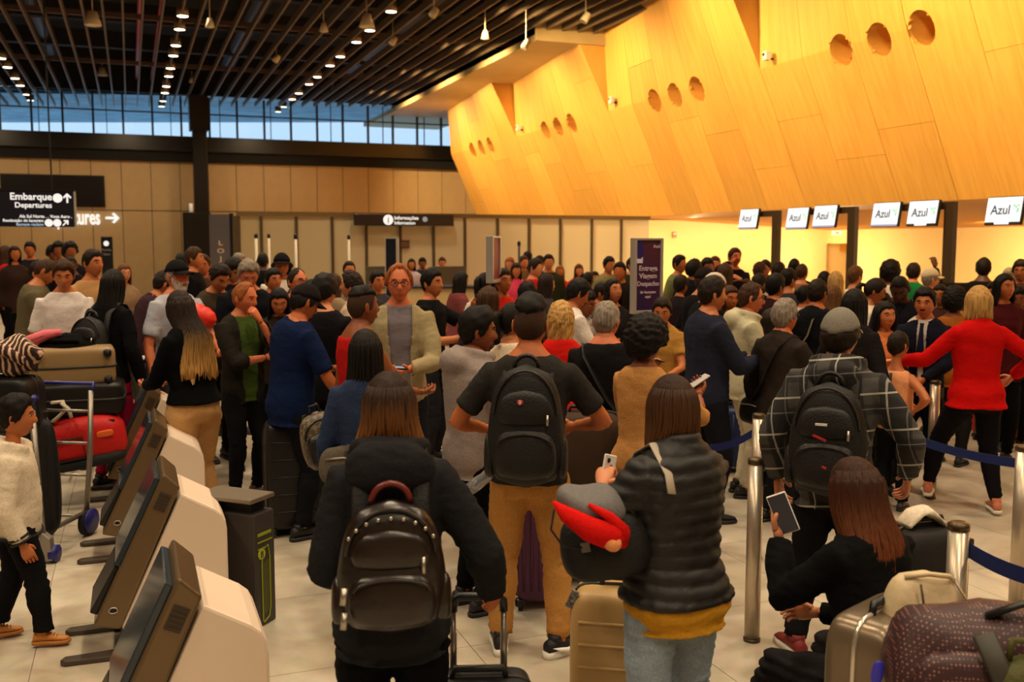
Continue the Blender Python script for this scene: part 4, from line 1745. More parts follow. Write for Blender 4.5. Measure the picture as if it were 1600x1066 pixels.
JEANS = mat('denim_pale', (142, 158, 172), 0.9, 0, 0.2, 0.3, 120, 0.25)
DENIM = mat('denim_dark', (38, 52, 84), 0.9, 0, 0.2, 0.3, 120, 0.25)
PUFF = mat('puffer_black', (15, 13, 13), 0.6, 0, 0.5, 0.1, 60, 0.1)

OMBRE = hairmat('ombre_blond', (40, 27, 20), (206, 156, 88), 1.14, 1.40)
OMBRE2 = hairmat('ombre_brown', (42, 26, 18), (156, 100, 48), 1.34, 1.52)
AUBURN = hairmat('auburn', (52, 28, 16), (120, 62, 30), 0.84, 1.16)
STREAK = hairmat('streaked_brown', (34, 21, 14), (112, 70, 38), 1.22, 1.55)

# ---- closest row
F['hoodie_woman'] = person(608, 582, 3.0, 0, 'woman with brown ombre hair and black hoodie, hand on a raised suitcase handle', 'f', skn='tan',
    hair=('bob', OMBRE2, {'L': 0.165, 'width': 0.125, 'back': -0.0, 'curl': 0.02, 'locks': 52, 'phi0': 58, 'wave': 0.03}), top=('hoodie', (34, 34, 37), {'off': 0.040, 'hem': 0.455, 'flare': 0.012, 'hoodw': 1.1}),
    bot=('trousers', BLK, {'off': 0.016}), L=((0.085, 0.12, 0.58), (0.35, -1, 0), (0.6, 1, 0)), Rr=((0.205, 0.075, 0.535), (0.5, -1, 0), (0.2, -0.9, 0.6)),
    hp=14, legs={'R': (0.075, 0.0, 0.045, 5), 'L': (0.075, 0.02, 0.045, 5)}, curlR=1.05, hscale=0.97, w=1.0)
F['puffer_woman'] = person(1058, 588, 3.28, -38, 'woman in a black quilted puffer jacket over a mustard shirt and pale jeans', 'f', skn='fair',
    hair=('bob', STREAK, {'L': 0.15, 'width': 0.10, 'back': 0.0, 'locks': 46, 'inturn': 0.02}), top=[('shirt', (196, 142, 40), {'off': 0.034, 'sleeve': 0, 'hem': 0.452, 'flare': 0.010, 'ztop': 0.527}), ('puffer', PUFF, {'hem': 0.52, 'off': 0.034, 'flare': 0.012})],
    bot=('jeans', JEANS, {'off': 0.012, 'cuff': 0.05}), L=((0.085, 0.15, 0.735), (0.7, -0.5, -0.8), (0.6, -0.6, -0.3)), Rr=((0.03, 0.17, 0.60), (0.3, -1, -0.2), (0.3, 1, 0)),
    legs={'R': (0.085, 0.0, 0.045, 8), 'L': (0.075, -0.06, 0.045, 6)}, hp=10, hy=14, curlL=0.9, w=1.12)
F['khaki_man'] = person(828, 466, 4.65, 4, 'man with a fade haircut, grey T-shirt and khaki trousers, seen from behind', 'm', skn='olive',
    hair=('fade', 'black', {'lift': 0.02}), top=('tee', (46, 43, 41), {'hem': 0.50, 'off': 0.016, 'sleeve': 0.72}), bot=('trousers', (184, 132, 70), {'off': 0.012, 'cuff': 0.052}),
    L=((0.13, 0.14, 0.615), (0.7, -0.8, 0), (0.4, 1, 0)), Rr=((0.11, 0.15, 0.625), (0.8, -0.7, 0), (0.4, 1, 0)), legs={'R': (0.085, 0.0, 0.045, 48), 'L': (0.085, 0.02, 0.045, 8)},
    shoes=(22, 22, 24, {'sole': (226, 222, 214), 'thick': 0.034, 'swoosh': 1, 'laces': (40, 40, 42)}), hy=6, w=1.06)
F['plaid_man'] = person(1312, 484, 4.63, 8, 'man in a grey cap and black and white plaid jacket with a black backpack', 'm', skn='fair',
    hair=('short', 'dark', {'cap': 1, 'side': 0.016}), top=('jacket', plaid(), {'off': 0.034, 'hem': 0.45, 'hood': True, 'hoodw': 0.9}), bot=('trousers', (24, 23, 26), {'off': 0.014, 'cuff': 0.045}),
    L=((0.165, 0.04, 0.50), (0.8, -0.8, 0), (1, 0.3, 0)), Rr=((0.185, 0.09, 0.53), (1, -0.9, 0), (1, 0.3, 0)), legs={'R': (0.06, 0.03, 0.045, 8), 'L': (0.09, -0.03, 0.045, 35)},
    shoes=(120, 30, 30, {'sole': (206, 196, 184), 'thick': 0.034}), hy=10, w=1.02)
F['seated_girl'] = person(1388, 728, 3.3, -48, 'seated young woman with long auburn hair and black jacket, holding up a phone', 'f', H=1.58, skn='fair',
    hair=('long', AUBURN, {'L': 0.33, 'width': 0.135, 'back': 0.075, 'locks': 80, 'r': 0.008, 'phi0': 60, 'wave': 0.03, 'off': 0.02}), top=('jacket', (15, 15, 17), {'off': 0.03, 'hem': 0.47}),
    bot=('trousers', (34, 32, 34), {'off': 0.014}), drop=0.34, lean=10, hp=12, L=((0.075, 0.20, 0.82), (0.5, 0.2, -1), (0.2, 1, -0.3)), Rr=((0.02, 0.2, 0.62), (0.3, -0.4, -1), (0.3, 1, 0)),
    legs={'R': (0.09, 0.26, 0.045, 5), 'L': (0.11, 0.30, 0.045, 10)}, curlL=0.7, w=1.0)
F['boy_varsity'] = person(16, 618, 4.8, 96, 'small boy in a cream varsity jacket with black stripes and tan boots', 'k', skn='tan', hair=('short', 'black', {'top': 0.026, 'side': 0.012}),
    top=('sweater', (222, 206, 182), {'off': 0.034, 'hem': 0.44, 'hood': True}), bot=('trousers', (20, 19, 21), {'off': 0.018, 'cuff': 0.032}), L='down', Rr=((0.135, 0.03, 0.44), (0.6, -1, 0), (1, 0.2, 0)),
    legs={'R': (0.09, 0.09, 0.045, 8), 'L': (0.06, -0.10, 0.045, 14)}, shoes=(196, 124, 48, {'sole': (176, 112, 46), 'laces': (150, 96, 44)}), curlR=0.35, hp=4)

# ---- second row
F['blond_woman'] = person(298, 476, 6.75, -42, 'woman with long dark to blond ombre hair, black top and tan trousers', 'f', H=1.66, skn='tan',
    hair=('long', OMBRE, {'L': 0.50, 'width': 0.155, 'back': 0.13, 'locks': 80, 'phi0': 56, 'wave': 0.025, 'off': 0.018}), top=('sweater', BLK, {'off': 0.024, 'hem': 0.54}), bot=('trousers', (196, 150, 96), {'off': 0.03, 'cuff': 0.06}),
    lean=6, hp=12, L='phonelow', Rr='phonelow', w=1.12, detail=2)
F['green_shirt_man'] = person(376, 440, 7.6, 150, 'balding ginger man in a green T-shirt and open dark jacket, hand on his chin', 'm', skn='red', hair=('receding', 'ginger'),
    top=[('tee', (70, 92, 40), {'hem': 0.46, 'sleeve': 0, 'off': 0.011}), ('jacket', (38, 34, 28), {'open': 0.075, 'hem': 0.45})], bot=('trousers', (18, 18, 21)), Rr='cross', L='chin', hy=-24, hp=10, shoes=(74, 70, 56, {'sole': (190, 180, 160)}), curlL=0.9)
F['polo_man'] = person(452, 447, 6.6, 62, 'man in a dark cap and navy polo shirt looking down at his phone', 'm', skn='olive', hair=('short', 'black', {'cap': 1}), top=('polo', (16, 30, 66), {'sleeve': 0.85, 'off': 0.022, 'hem': 0.45}), bot=('trousers', (20, 20, 24)),
    H=1.72, hp=24, lean=5, Rr='handle', L='phone', shoes=(24, 22, 22), w=1.1)
cap(F['polo_man'], (30, 26, 28))
F['fade_man'] = person(562, 447, 6.0, 62, 'man with a fade haircut in a red and black sleeveless top, seen in profile', 'm', skn='brown', hair=('fade', 'black', {'lift': 0.0, 'top': 0.018}), top=('tank', (176, 24, 22)), bot=('shorts', (30, 30, 34)), L='downf', Rr='phonelow', w=1.04)
F['tall_man'] = person(623, 412, 6.8, 178, 'tall man with ginger hair and glasses in a beige jacket, phone in hand', 'm', skn='red', hair=('receding', 'ginger', {'side': 0.02, 'top': 0.016}),
    top=[('shirt', (120, 112, 118), {'sleeve': 0, 'hem': 0.46, 'off': 0.010}), ('jacket', (158, 144, 108), {'open': 0.075, 'hem': 0.43})], bot=('jeans', (28, 30, 38)), L=((0.02, 0.19, 0.63), (0.9, -0.3, -0.8), (0, 0.4, -1)), Rr='downf', hp=4, w=1.02)
glasses(F['tall_man'], (60, 20, 22))
F['denim_woman'] = person(570, 516, 4.95, 6, 'person with straight black hair, blue denim jacket and grey bag strap', 'f', skn='tan', hair=('long', 'black', {'L': 0.27, 'width': 0.11, 'back': 0.03, 'locks': 40}), top=('jacket', DENIM, {'off': 0.02}), bot=('trousers', (18, 18, 20)), L='downf', Rr='downf')
F['grey_hoodie_man'] = person(738, 482, 5.25, 62, 'man in a light grey hoodie with short black hair, glancing to his side', 'm', skn='brown', hair=('short', 'black', {'top': 0.028, 'lift': 0.008}), top=('hoodie', (150, 136, 130), {'off': 0.028, 'hem': 0.46}), bot=('trousers', BLK, {'off': 0.014}), L='front', Rr='front', hy=18, hp=6, w=1.08, shoes=(30, 26, 30))
F['cream_woman'] = person(798, 474, 6.2, 52, 'woman with pulled back dark hair in a cream knitted top', 'f', skn='tan', hair=('pony', 'black', {'L': 0.12}), top=('sweater', (226, 204, 176), {'off': 0.016}), bot=('trousers', (60, 52, 50)), L='downf', Rr='phonelow')
F['curly_blond'] = person(876, 474, 6.75, 8, 'woman with curly blond hair in a bright red top', 'f', skn='fair', hair=('curly', 'blond', {'size': 0.026, 'L': 0.17, 'width': 0.09}), top=('sweater', (206, 30, 22)), bot=('trousers', (40, 38, 44)), L='downf', Rr='downf')
F['grey_haired_back'] = person(946, 470, 5.95, 8, 'grey haired man in a black T-shirt with a dark shoulder strap, seen from behind', 'm', skn='red', hair=('short', 'grey', {'top': 0.008, 'side': 0.006}), top=('tee', (24, 22, 24), {'sleeve': 0.75, 'off': 0.02}), bot=('trousers', (34, 30, 30)), L='front', Rr='downf', w=1.1, hy=14)
F['afro_tan_woman'] = person(1008, 502, 5.3, 32, 'person with a round black afro in a tan sweater holding a phone out', 'f', skn='brown', hair=('afro', 'black', {'size': 0.062}), top=('sweater', (182, 130, 74), {'off': 0.024, 'hem': 0.46, 'sleeve': 1.2}), bot=('trousers', (58, 44, 32), {'off': 0.016}), Rr=((0.10, 0.20, 0.735), (0.8, -0.5, -0.8), (0.2, 0.3, -1)), L='front', w=1.05)
F['navy_jacket_man'] = person(1108, 432, 7.0, 66, 'man in a navy zip jacket with dark brown hair, phone held at his waist', 'm', skn='tan', hair=('short', 'dark', {'top': 0.018}), top=('sweater', (38, 40, 56), {'off': 0.028, 'hem': 0.45, 'collar': True}), bot=('trousers', (24, 24, 30), {'off': 0.014}), L='phone', Rr='phone', w=1.08, hp=4)
F['white_hoodie_man'] = person(1168, 441, 7.7, 78, 'man with receding hair and glasses in a cream and grey hoodie', 'm', skn='red', hair=('receding', 'brown'), top=('hoodie', (196, 188, 156), {'off': 0.026}), bot=('trousers', (198, 186, 160), {'off': 0.014}), L='phonelow', Rr='phonelow', hp=6)
glasses(F['white_hoodie_man'])
F['old_man_dark'] = person(1224, 468, 6.9, 42, 'grey haired older man with glasses in a long dark jacket', 'm', skn='red', hair=('short', 'grey', {'top': 0.02, 'side': 0.014}), top=('jacket', (48, 40, 34), {'off': 0.03, 'hem': 0.44}), bot=('trousers', (22, 22, 24), {'off': 0.014}), L='down', Rr='front', w=1.04, shoes=(20, 19, 20))
glasses(F['old_man_dark'])
F['orange_boy'] = person(1402, 518, 7.3, 18, 'boy in a peach basketball vest with hand on his hip, seen from behind', 'k', skn='tan', hair=('short', 'dark', {'top': 0.013, 'side': 0.007}), top=('tank', (236, 160, 110), {'off': 0.016, 'hem': 0.46}), bot=('trousers', (20, 20, 22), {'off': 0.018}), Rr='hip', L='front', detail=2, hy=14, shoes=(60, 56, 56))
F['suit_man'] = person(1447, 450, 7.9, 190, 'man with a moustache in a dark navy suit and tie, facing the camera', 'm', skn='tan', hair=('short', 'black', {'top': 0.024}), top=[('shirt', (214, 200, 190), {'sleeve': 0, 'off': 0.009}), ('blazer', (22, 24, 38), {'open': 0.036})], bot=('trousers', (24, 26, 36)), L='front', Rr='front', hp=4)
cap(F['plaid_man'], (128, 122, 112), brim=True)
beard(F['suit_man'], 'black', full=False)
F['red_woman'] = person(1532, 447, 7.2, -22, 'woman with a blond bob in a bright red jacket reaching an arm out', 'f', skn='fair', hair=('bob', 'blond', {'L': 0.15, 'width': 0.10, 'inturn': 0.015, 'locks': 40, 'off': 0.02}), top=('blazer', (196, 14, 12), {'off': 0.028, 'hem': 0.475, 'flare': 0.05}), bot=('trousers', (22, 20, 24), {'off': 0.008, 'cuff': 0.026}),
    L=((0.29, 0.16, 0.655), (0.2, -0.4, -1), (0.3, 0.3, 1)), Rr=((0.17, 0.06, 0.60), (1, -0.8, 0), (1, 0, 0)), legs={'R': (0.10, -0.02, 0.055, 10), 'L': (0.13, 0.16, 0.085, -20)}, shoes=(204, 120, 84, {'sole': (226, 218, 206)}), w=1.1)

# ---- third row
F['bearded_man'] = person(274, 407, 8.3, 140, 'white bearded man in a black cap and grey T-shirt', 'm', skn='red', hair=('short', 'grey', {'cap': 1}), top=('tee', (176, 178, 190), {'sleeve': 0.78, 'off': 0.022}), bot=('trousers', (44, 42, 50)), L=((0.06, 0.20, 0.60), (0.9, -0.3, -0.8), (0, 0.4, -1)), Rr=((0.17, 0.05, 0.49), (0.5, -1, 0), (1, 0, 0)), w=1.12)
cap(F['bearded_man'], (26, 24, 26))
beard(F['bearded_man'], 'white')
F['maroon_bent_man'] = person(208, 410, 9.0, 74, 'man in a dark maroon shirt bending forward', 'm', skn='tan', hair=('short', 'dark'), top=('shirt', (58, 36, 42), {'off': 0.024}), bot=('trousers', (84, 80, 74)), lean=20, hp=16, L='phonelow', Rr='downf', H=1.78)
F['dark_bent_man'] = person(240, 412, 9.7, 100, 'dark haired man beside the maroon shirt, head bowed', 'm', skn='olive', hair=('short', 'black'), top=('tee', (42, 36, 34)), bot=('trousers', (30, 30, 34)), hp=24, lean=10, H=1.76)
F['black_jacket_woman'] = person(162, 420, 7.95, 40, 'woman with long black hair and black jacket, a black bag on her back', 'f', skn='tan', hair=('long', 'black', {'L': 0.36, 'width': 0.12, 'back': 0.05}), top=('jacket', (16, 15, 18), {'off': 0.03}), bot=('trousers', (170, 22, 60)), lean=6, hp=10)
F['white_tee_man'] = person(98, 392, 8.7, 182, 'young man in a white T-shirt with black trousers looking at his hand', 'm', skn='tan', hair=('short', 'brown', {'top': 0.026}), top=('tee', (222, 210, 206), {'sleeve': 0.8, 'off': 0.018, 'hem': 0.53}), bot=('trousers', BLK), hp=16, L=((0.01, 0.2, 0.64), (0.8, -0.3, -0.8), (0, 0.3, -1)), Rr='downf', H=1.83)
F['tan_tee_man'] = person(142, 391, 9.8, 168, 'young man in a tan T-shirt with dark hair, arm across his waist', 'm', skn='tan', hair=('short', 'dark'), top=('tee', (188, 142, 92), {'sleeve': 0.8, 'off': 0.024}), bot=('trousers', (60, 52, 46)), Rr='front', L='downf', hy=-30)
F['olive_suit_man'] = person(42, 396, 9.6, 96, 'man in a grey olive sweatshirt and matching shorts, head bowed', 'm', skn='tan', hair=('buzz', 'brown'), top=('sweater', (98, 88, 66), {'off': 0.034}), bot=('shorts', (112, 98, 72), {'off': 0.03}), hp=26, lean=8, L='front', Rr='phonelow', H=1.86, w=1.05)
F['lime_shirt'] = person(58, 408, 10.4, 120, 'person in a pale lime shirt behind the olive sweatshirt', 'm', skn='tan', hair=('short', 'dark'), top=('shirt', (196, 196, 142)), bot=('trousers', (120, 104, 80)))
F['dark_blocker'] = person(108, 380, 15.0, 160, 'person in a black jacket and dark hat behind the white T-shirt', 'm', skn='brown', hair=('curly', 'black'), top=('jacket', (22, 18, 24)), bot=('trousers', BLK))
F['grey_man_dark'] = person(384, 402, 8.7, 172, 'grey haired man in a black jacket looking down', 'm', skn='red', hair=('short', 'grey', {'top': 0.02}), top=('jacket', (16, 17, 24), {'off': 0.034}), bot=('trousers', (20, 20, 22)), hp=26, lean=6, Rr='phonelow', L='phonelow', H=1.86, w=1.1)
F['brown_jacket_man'] = person(330, 406, 9.0, 150, 'man in a brown patterned jacket looking down at his hands', 'm', skn='tan', hair=('short', 'dark'), top=('jacket', (64, 52, 40), {'off': 0.026}), bot=('trousers', (28, 26, 30)), hp=28, lean=6, Rr='phone', L='phone', H=1.82)
F['dark_hair_bowed'] = person(357, 407, 10.2, 140, 'person with thick black hair and face bowed behind the brown jacket', 'm', skn='tan', hair=('short', 'black', {'top': 0.03, 'side': 0.02}), top=('jacket', (20, 20, 28)), bot=('trousers', BLK), hp=30, H=1.84)
F['black_coat_tall'] = person(300, 384, 12.0, 100, 'tall person in a black coat behind the bearded man', 'm', skn='tan', hair=('short', 'brown'), top=('jacket', (14, 14, 18), {'off': 0.034}), bot=('trousers', BLK), H=1.92)
F['cap_curly'] = person(440, 396, 11.0, 180, 'curly haired person in a black cap and white T-shirt with dark straps', 'm', skn='tan', hair=('curly', 'dark', {'cap': 1, 'side': 0.04, 'L': 0.13, 'width': 0.13}), top=('tee', (226, 212, 196)), bot=('trousers', (40, 40, 48)), detail=2)
cap(F['cap_curly'], (24, 22, 24))
F['bald_glasses'] = person(462, 419, 9.1, 160, 'balding man with glasses looking over a shoulder', 'm', skn='red', hair=('balding', 'dark'), top=('tee', (60, 54, 54)), bot=('trousers', BLK), hy=-20)
glasses(F['bald_glasses'])
F['down_woman'] = person(435, 447, 8.3, 178, 'dark haired woman looking down, face framed by black hair', 'f', skn='tan', hair=('long', 'black', {'L': 0.3}), top=('sweater', (44, 34, 30)), bot=('trousers', BLK), hp=22)
F['maroon_tee_back'] = person(502, 428, 7.3, 28, 'black haired man in a black and maroon T-shirt, turned away', 'm', skn='fair', hair=('short', 'black', {'top': 0.026, 'side': 0.016}), top=('tee', (22, 20, 24), {'off': 0.026, 'sleeve': 0.85}), bot=('trousers', BLK), hp=14, L='phone', Rr='phone', w=1.08)
F['maroon_shirt'] = person(480, 437, 7.85, 120, 'person in a plain maroon shirt half hidden behind the navy polo', 'm', skn='tan', hair=('short', 'black'), top=('tee', (92, 26, 26), {'off': 0.022}), bot=('trousers', BLK), hp=14)
F['brown_profile'] = person(552, 425, 9.0, -70, 'brown haired man in profile behind the red sleeveless top', 'm', skn='fair', hair=('curly', 'dark', {'size': 0.02}), top=('tee', (206, 178, 150)), bot=('trousers', (50, 46, 46)))
F['photo_man'] = person(672, 421, 8.9, 112, 'man in a black T-shirt holding up a phone to take a picture', 'm', skn='tan', hair=('short', 'black', {'top': 0.024}), top=('tee', (18, 18, 20), {'sleeve': 0.75, 'off': 0.02}), bot=('trousers', (36, 34, 38)), L=((0.03, 0.22, 0.80), (0.8, 0, -1), (0.2, -0.4, -0.6)), Rr='phone', hy=10)
F['white_top_back'] = person(748, 426, 10.4, 36, 'dark haired person in a white long sleeved top', 'f', skn='tan', hair=('pony', 'black'), top=('sweater', (228, 216, 210)), bot=('trousers', (48, 48, 62)), lean=8)
F['brown_bowed_woman'] = person(758, 446, 8.0, 30, 'woman with brown hair falling forward over her face', 'f', skn='fair', hair=('long', 'brown', {'L': 0.26, 'width': 0.11}), top=('sweater', (48, 40, 36)), bot=('trousers', BLK), hp=18)
F['red_shawl'] = person(785, 420, 9.6, 150, 'woman in an orange red top with hair tied back', 'f', skn='olive', hair=('pony', 'dark'), top=('tee', (200, 40, 26)), bot=('trousers', (50, 40, 40)))
F['white_shirt_profile'] = person(886, 433, 8.2, 66, 'dark haired man in a white shirt looking down in profile', 'm', skn='olive', hair=('short', 'black', {'top': 0.022}), top=('shirt', (226, 216, 208), {'off': 0.02}), bot=('trousers', (40, 40, 48)), hp=22, lean=4, L='phone', Rr='phone')
F['print_shirt'] = person(908, 452, 8.8, 120, 'man in a black and white patterned shirt beside the white shirt', 'm', skn='brown', hair=('short', 'black'), top=('shirt', mat('cloth_print', (206, 198, 190), 0.9, 0, 0.2, 0.1, 22, 0.75)), bot=('trousers', (40, 36, 36)), hp=18, Rr='phone', L='phone')
F['face_up_woman'] = person(958, 436, 9.4, 168, 'woman with short black hair lifting her face up', 'f', skn='tan', hair=('bob', 'black', {'L': 0.12}), top=('sweater', (34, 30, 32)), bot=('trousers', BLK), hp=-10, hy=-24)
F['yellow_face_woman'] = person(1036, 462, 8.0, 186, 'woman in a mustard top looking down at a bright phone', 'f', skn='tan', hair=('bun', 'dark'), top=('tee', (180, 132, 62)), bot=('trousers', (34, 30, 30)), hp=18, Rr='phone', L='phonelow')
F['cap_back_man'] = person(1090, 418, 9.6, 52, 'man in a dark cap and black T-shirt behind the navy jacket', 'm', skn='fair', hair=('short', 'brown', {'cap': 1}), top=('tee', (20, 18, 22), {'off': 0.024, 'sleeve': 0.85}), bot=('trousers', BLK), lean=6, w=1.08)
cap(F['cap_back_man'], (34, 26, 26))
F['white_cap_back'] = person(1096, 425, 8.6, 60, 'man with a pale cap and shaved neck in black, seen from behind', 'm', skn='fair', hair=('short', 'brown', {'cap': 1, 'side': 0.003}), top=('tee', (22, 20, 22), {'off': 0.026}), bot=('trousers', BLK), lean=8, hp=10)
cap(F['white_cap_back'], (206, 190, 170), brim=False)
F['black_tee_man'] = person(1276, 436, 8.5, 26, 'man with short dark hair in a black T-shirt with a pale collar', 'm', skn='olive', hair=('short', 'dark', {'top': 0.012, 'side': 0.006}), top=('tee', (18, 20, 24), {'off': 0.024, 'sleeve': 0.85, 'collar': True}), bot=('trousers', BLK), w=1.08)
F['dark_face_man'] = person(1410, 440, 8.8, 186, 'dark skinned man in a dark shirt bending over his phone', 'm', skn='dark', hair=('buzz', 'black'), top=('shirt', (28, 26, 34), {'off': 0.022}), bot=('trousers', BLK), hp=30, lean=10, Rr='phone', L='phone', H=1.74)
F['white_pony_woman'] = person(1352, 432, 9.2, 82, 'woman with a dark ponytail in a white round necked top', 'f', skn='tan', hair=('pony', 'dark'), top=('sweater', (230, 212, 186), {'off': 0.02}), bot=('trousers', (44, 40, 44)), hp=20, lean=4)
F['long_black_back'] = person(1334, 452, 7.1, 24, 'woman with long black hair and dark jacket behind the grey cap', 'f', skn='tan', hair=('long', 'black', {'L': 0.34, 'width': 0.12, 'back': 0.05}), top=('jacket', (30, 26, 28), {'off': 0.03}), bot=('trousers', BLK), w=1.1)
F['rust_sweater'] = person(1492, 452, 8.8, 20, 'person with a big black afro in a rust coloured sweater', 'f', skn='brown', hair=('afro', 'black', {'size': 0.05}), top=('sweater', (158, 88, 30), {'off': 0.03}), bot=('trousers', (30, 26, 26)), w=1.15)
F['burgundy_man'] = person(1210, 428, 9.4, 40, 'black haired man in a burgundy collar jacket', 'm', skn='tan', hair=('short', 'black', {'side': 0.012}), top=('jacket', (46, 22, 24), {'off': 0.026}), bot=('trousers', BLK))
F['mint_woman'] = person(1203, 486, 8.4, 20, 'person in a pale mint green top behind the older man', 'f', skn='tan', hair=('long', 'dark'), top=('tee', (170, 206, 178)), bot=('trousers', (40, 60, 96)), H=1.42)
F['orange_bag_woman'] = person(1382, 470, 7.75, 150, 'woman in a coral blouse half hidden behind the peach vest', 'f', skn='tan', hair=('long', 'black'), top=('shirt', (222, 128, 74)), bot=('trousers', (40, 36, 40)), H=1.52)
F['edge_red_woman'] = person(1568, 428, 8.9, 160, 'woman in a dark red jacket behind the blond bob', 'f', skn='olive', hair=('bob', 'black'), top=('jacket', (72, 20, 24)), bot=('trousers', BLK), hy=-20)
F['edge_teal_woman'] = person(1592, 446, 9.4, 178, 'person with a teal scarf and bowed face at the image edge', 'f', skn='brown', hair=('short', 'black'), top=('jacket', (26, 30, 32)), bot=('trousers', BLK), hp=14)

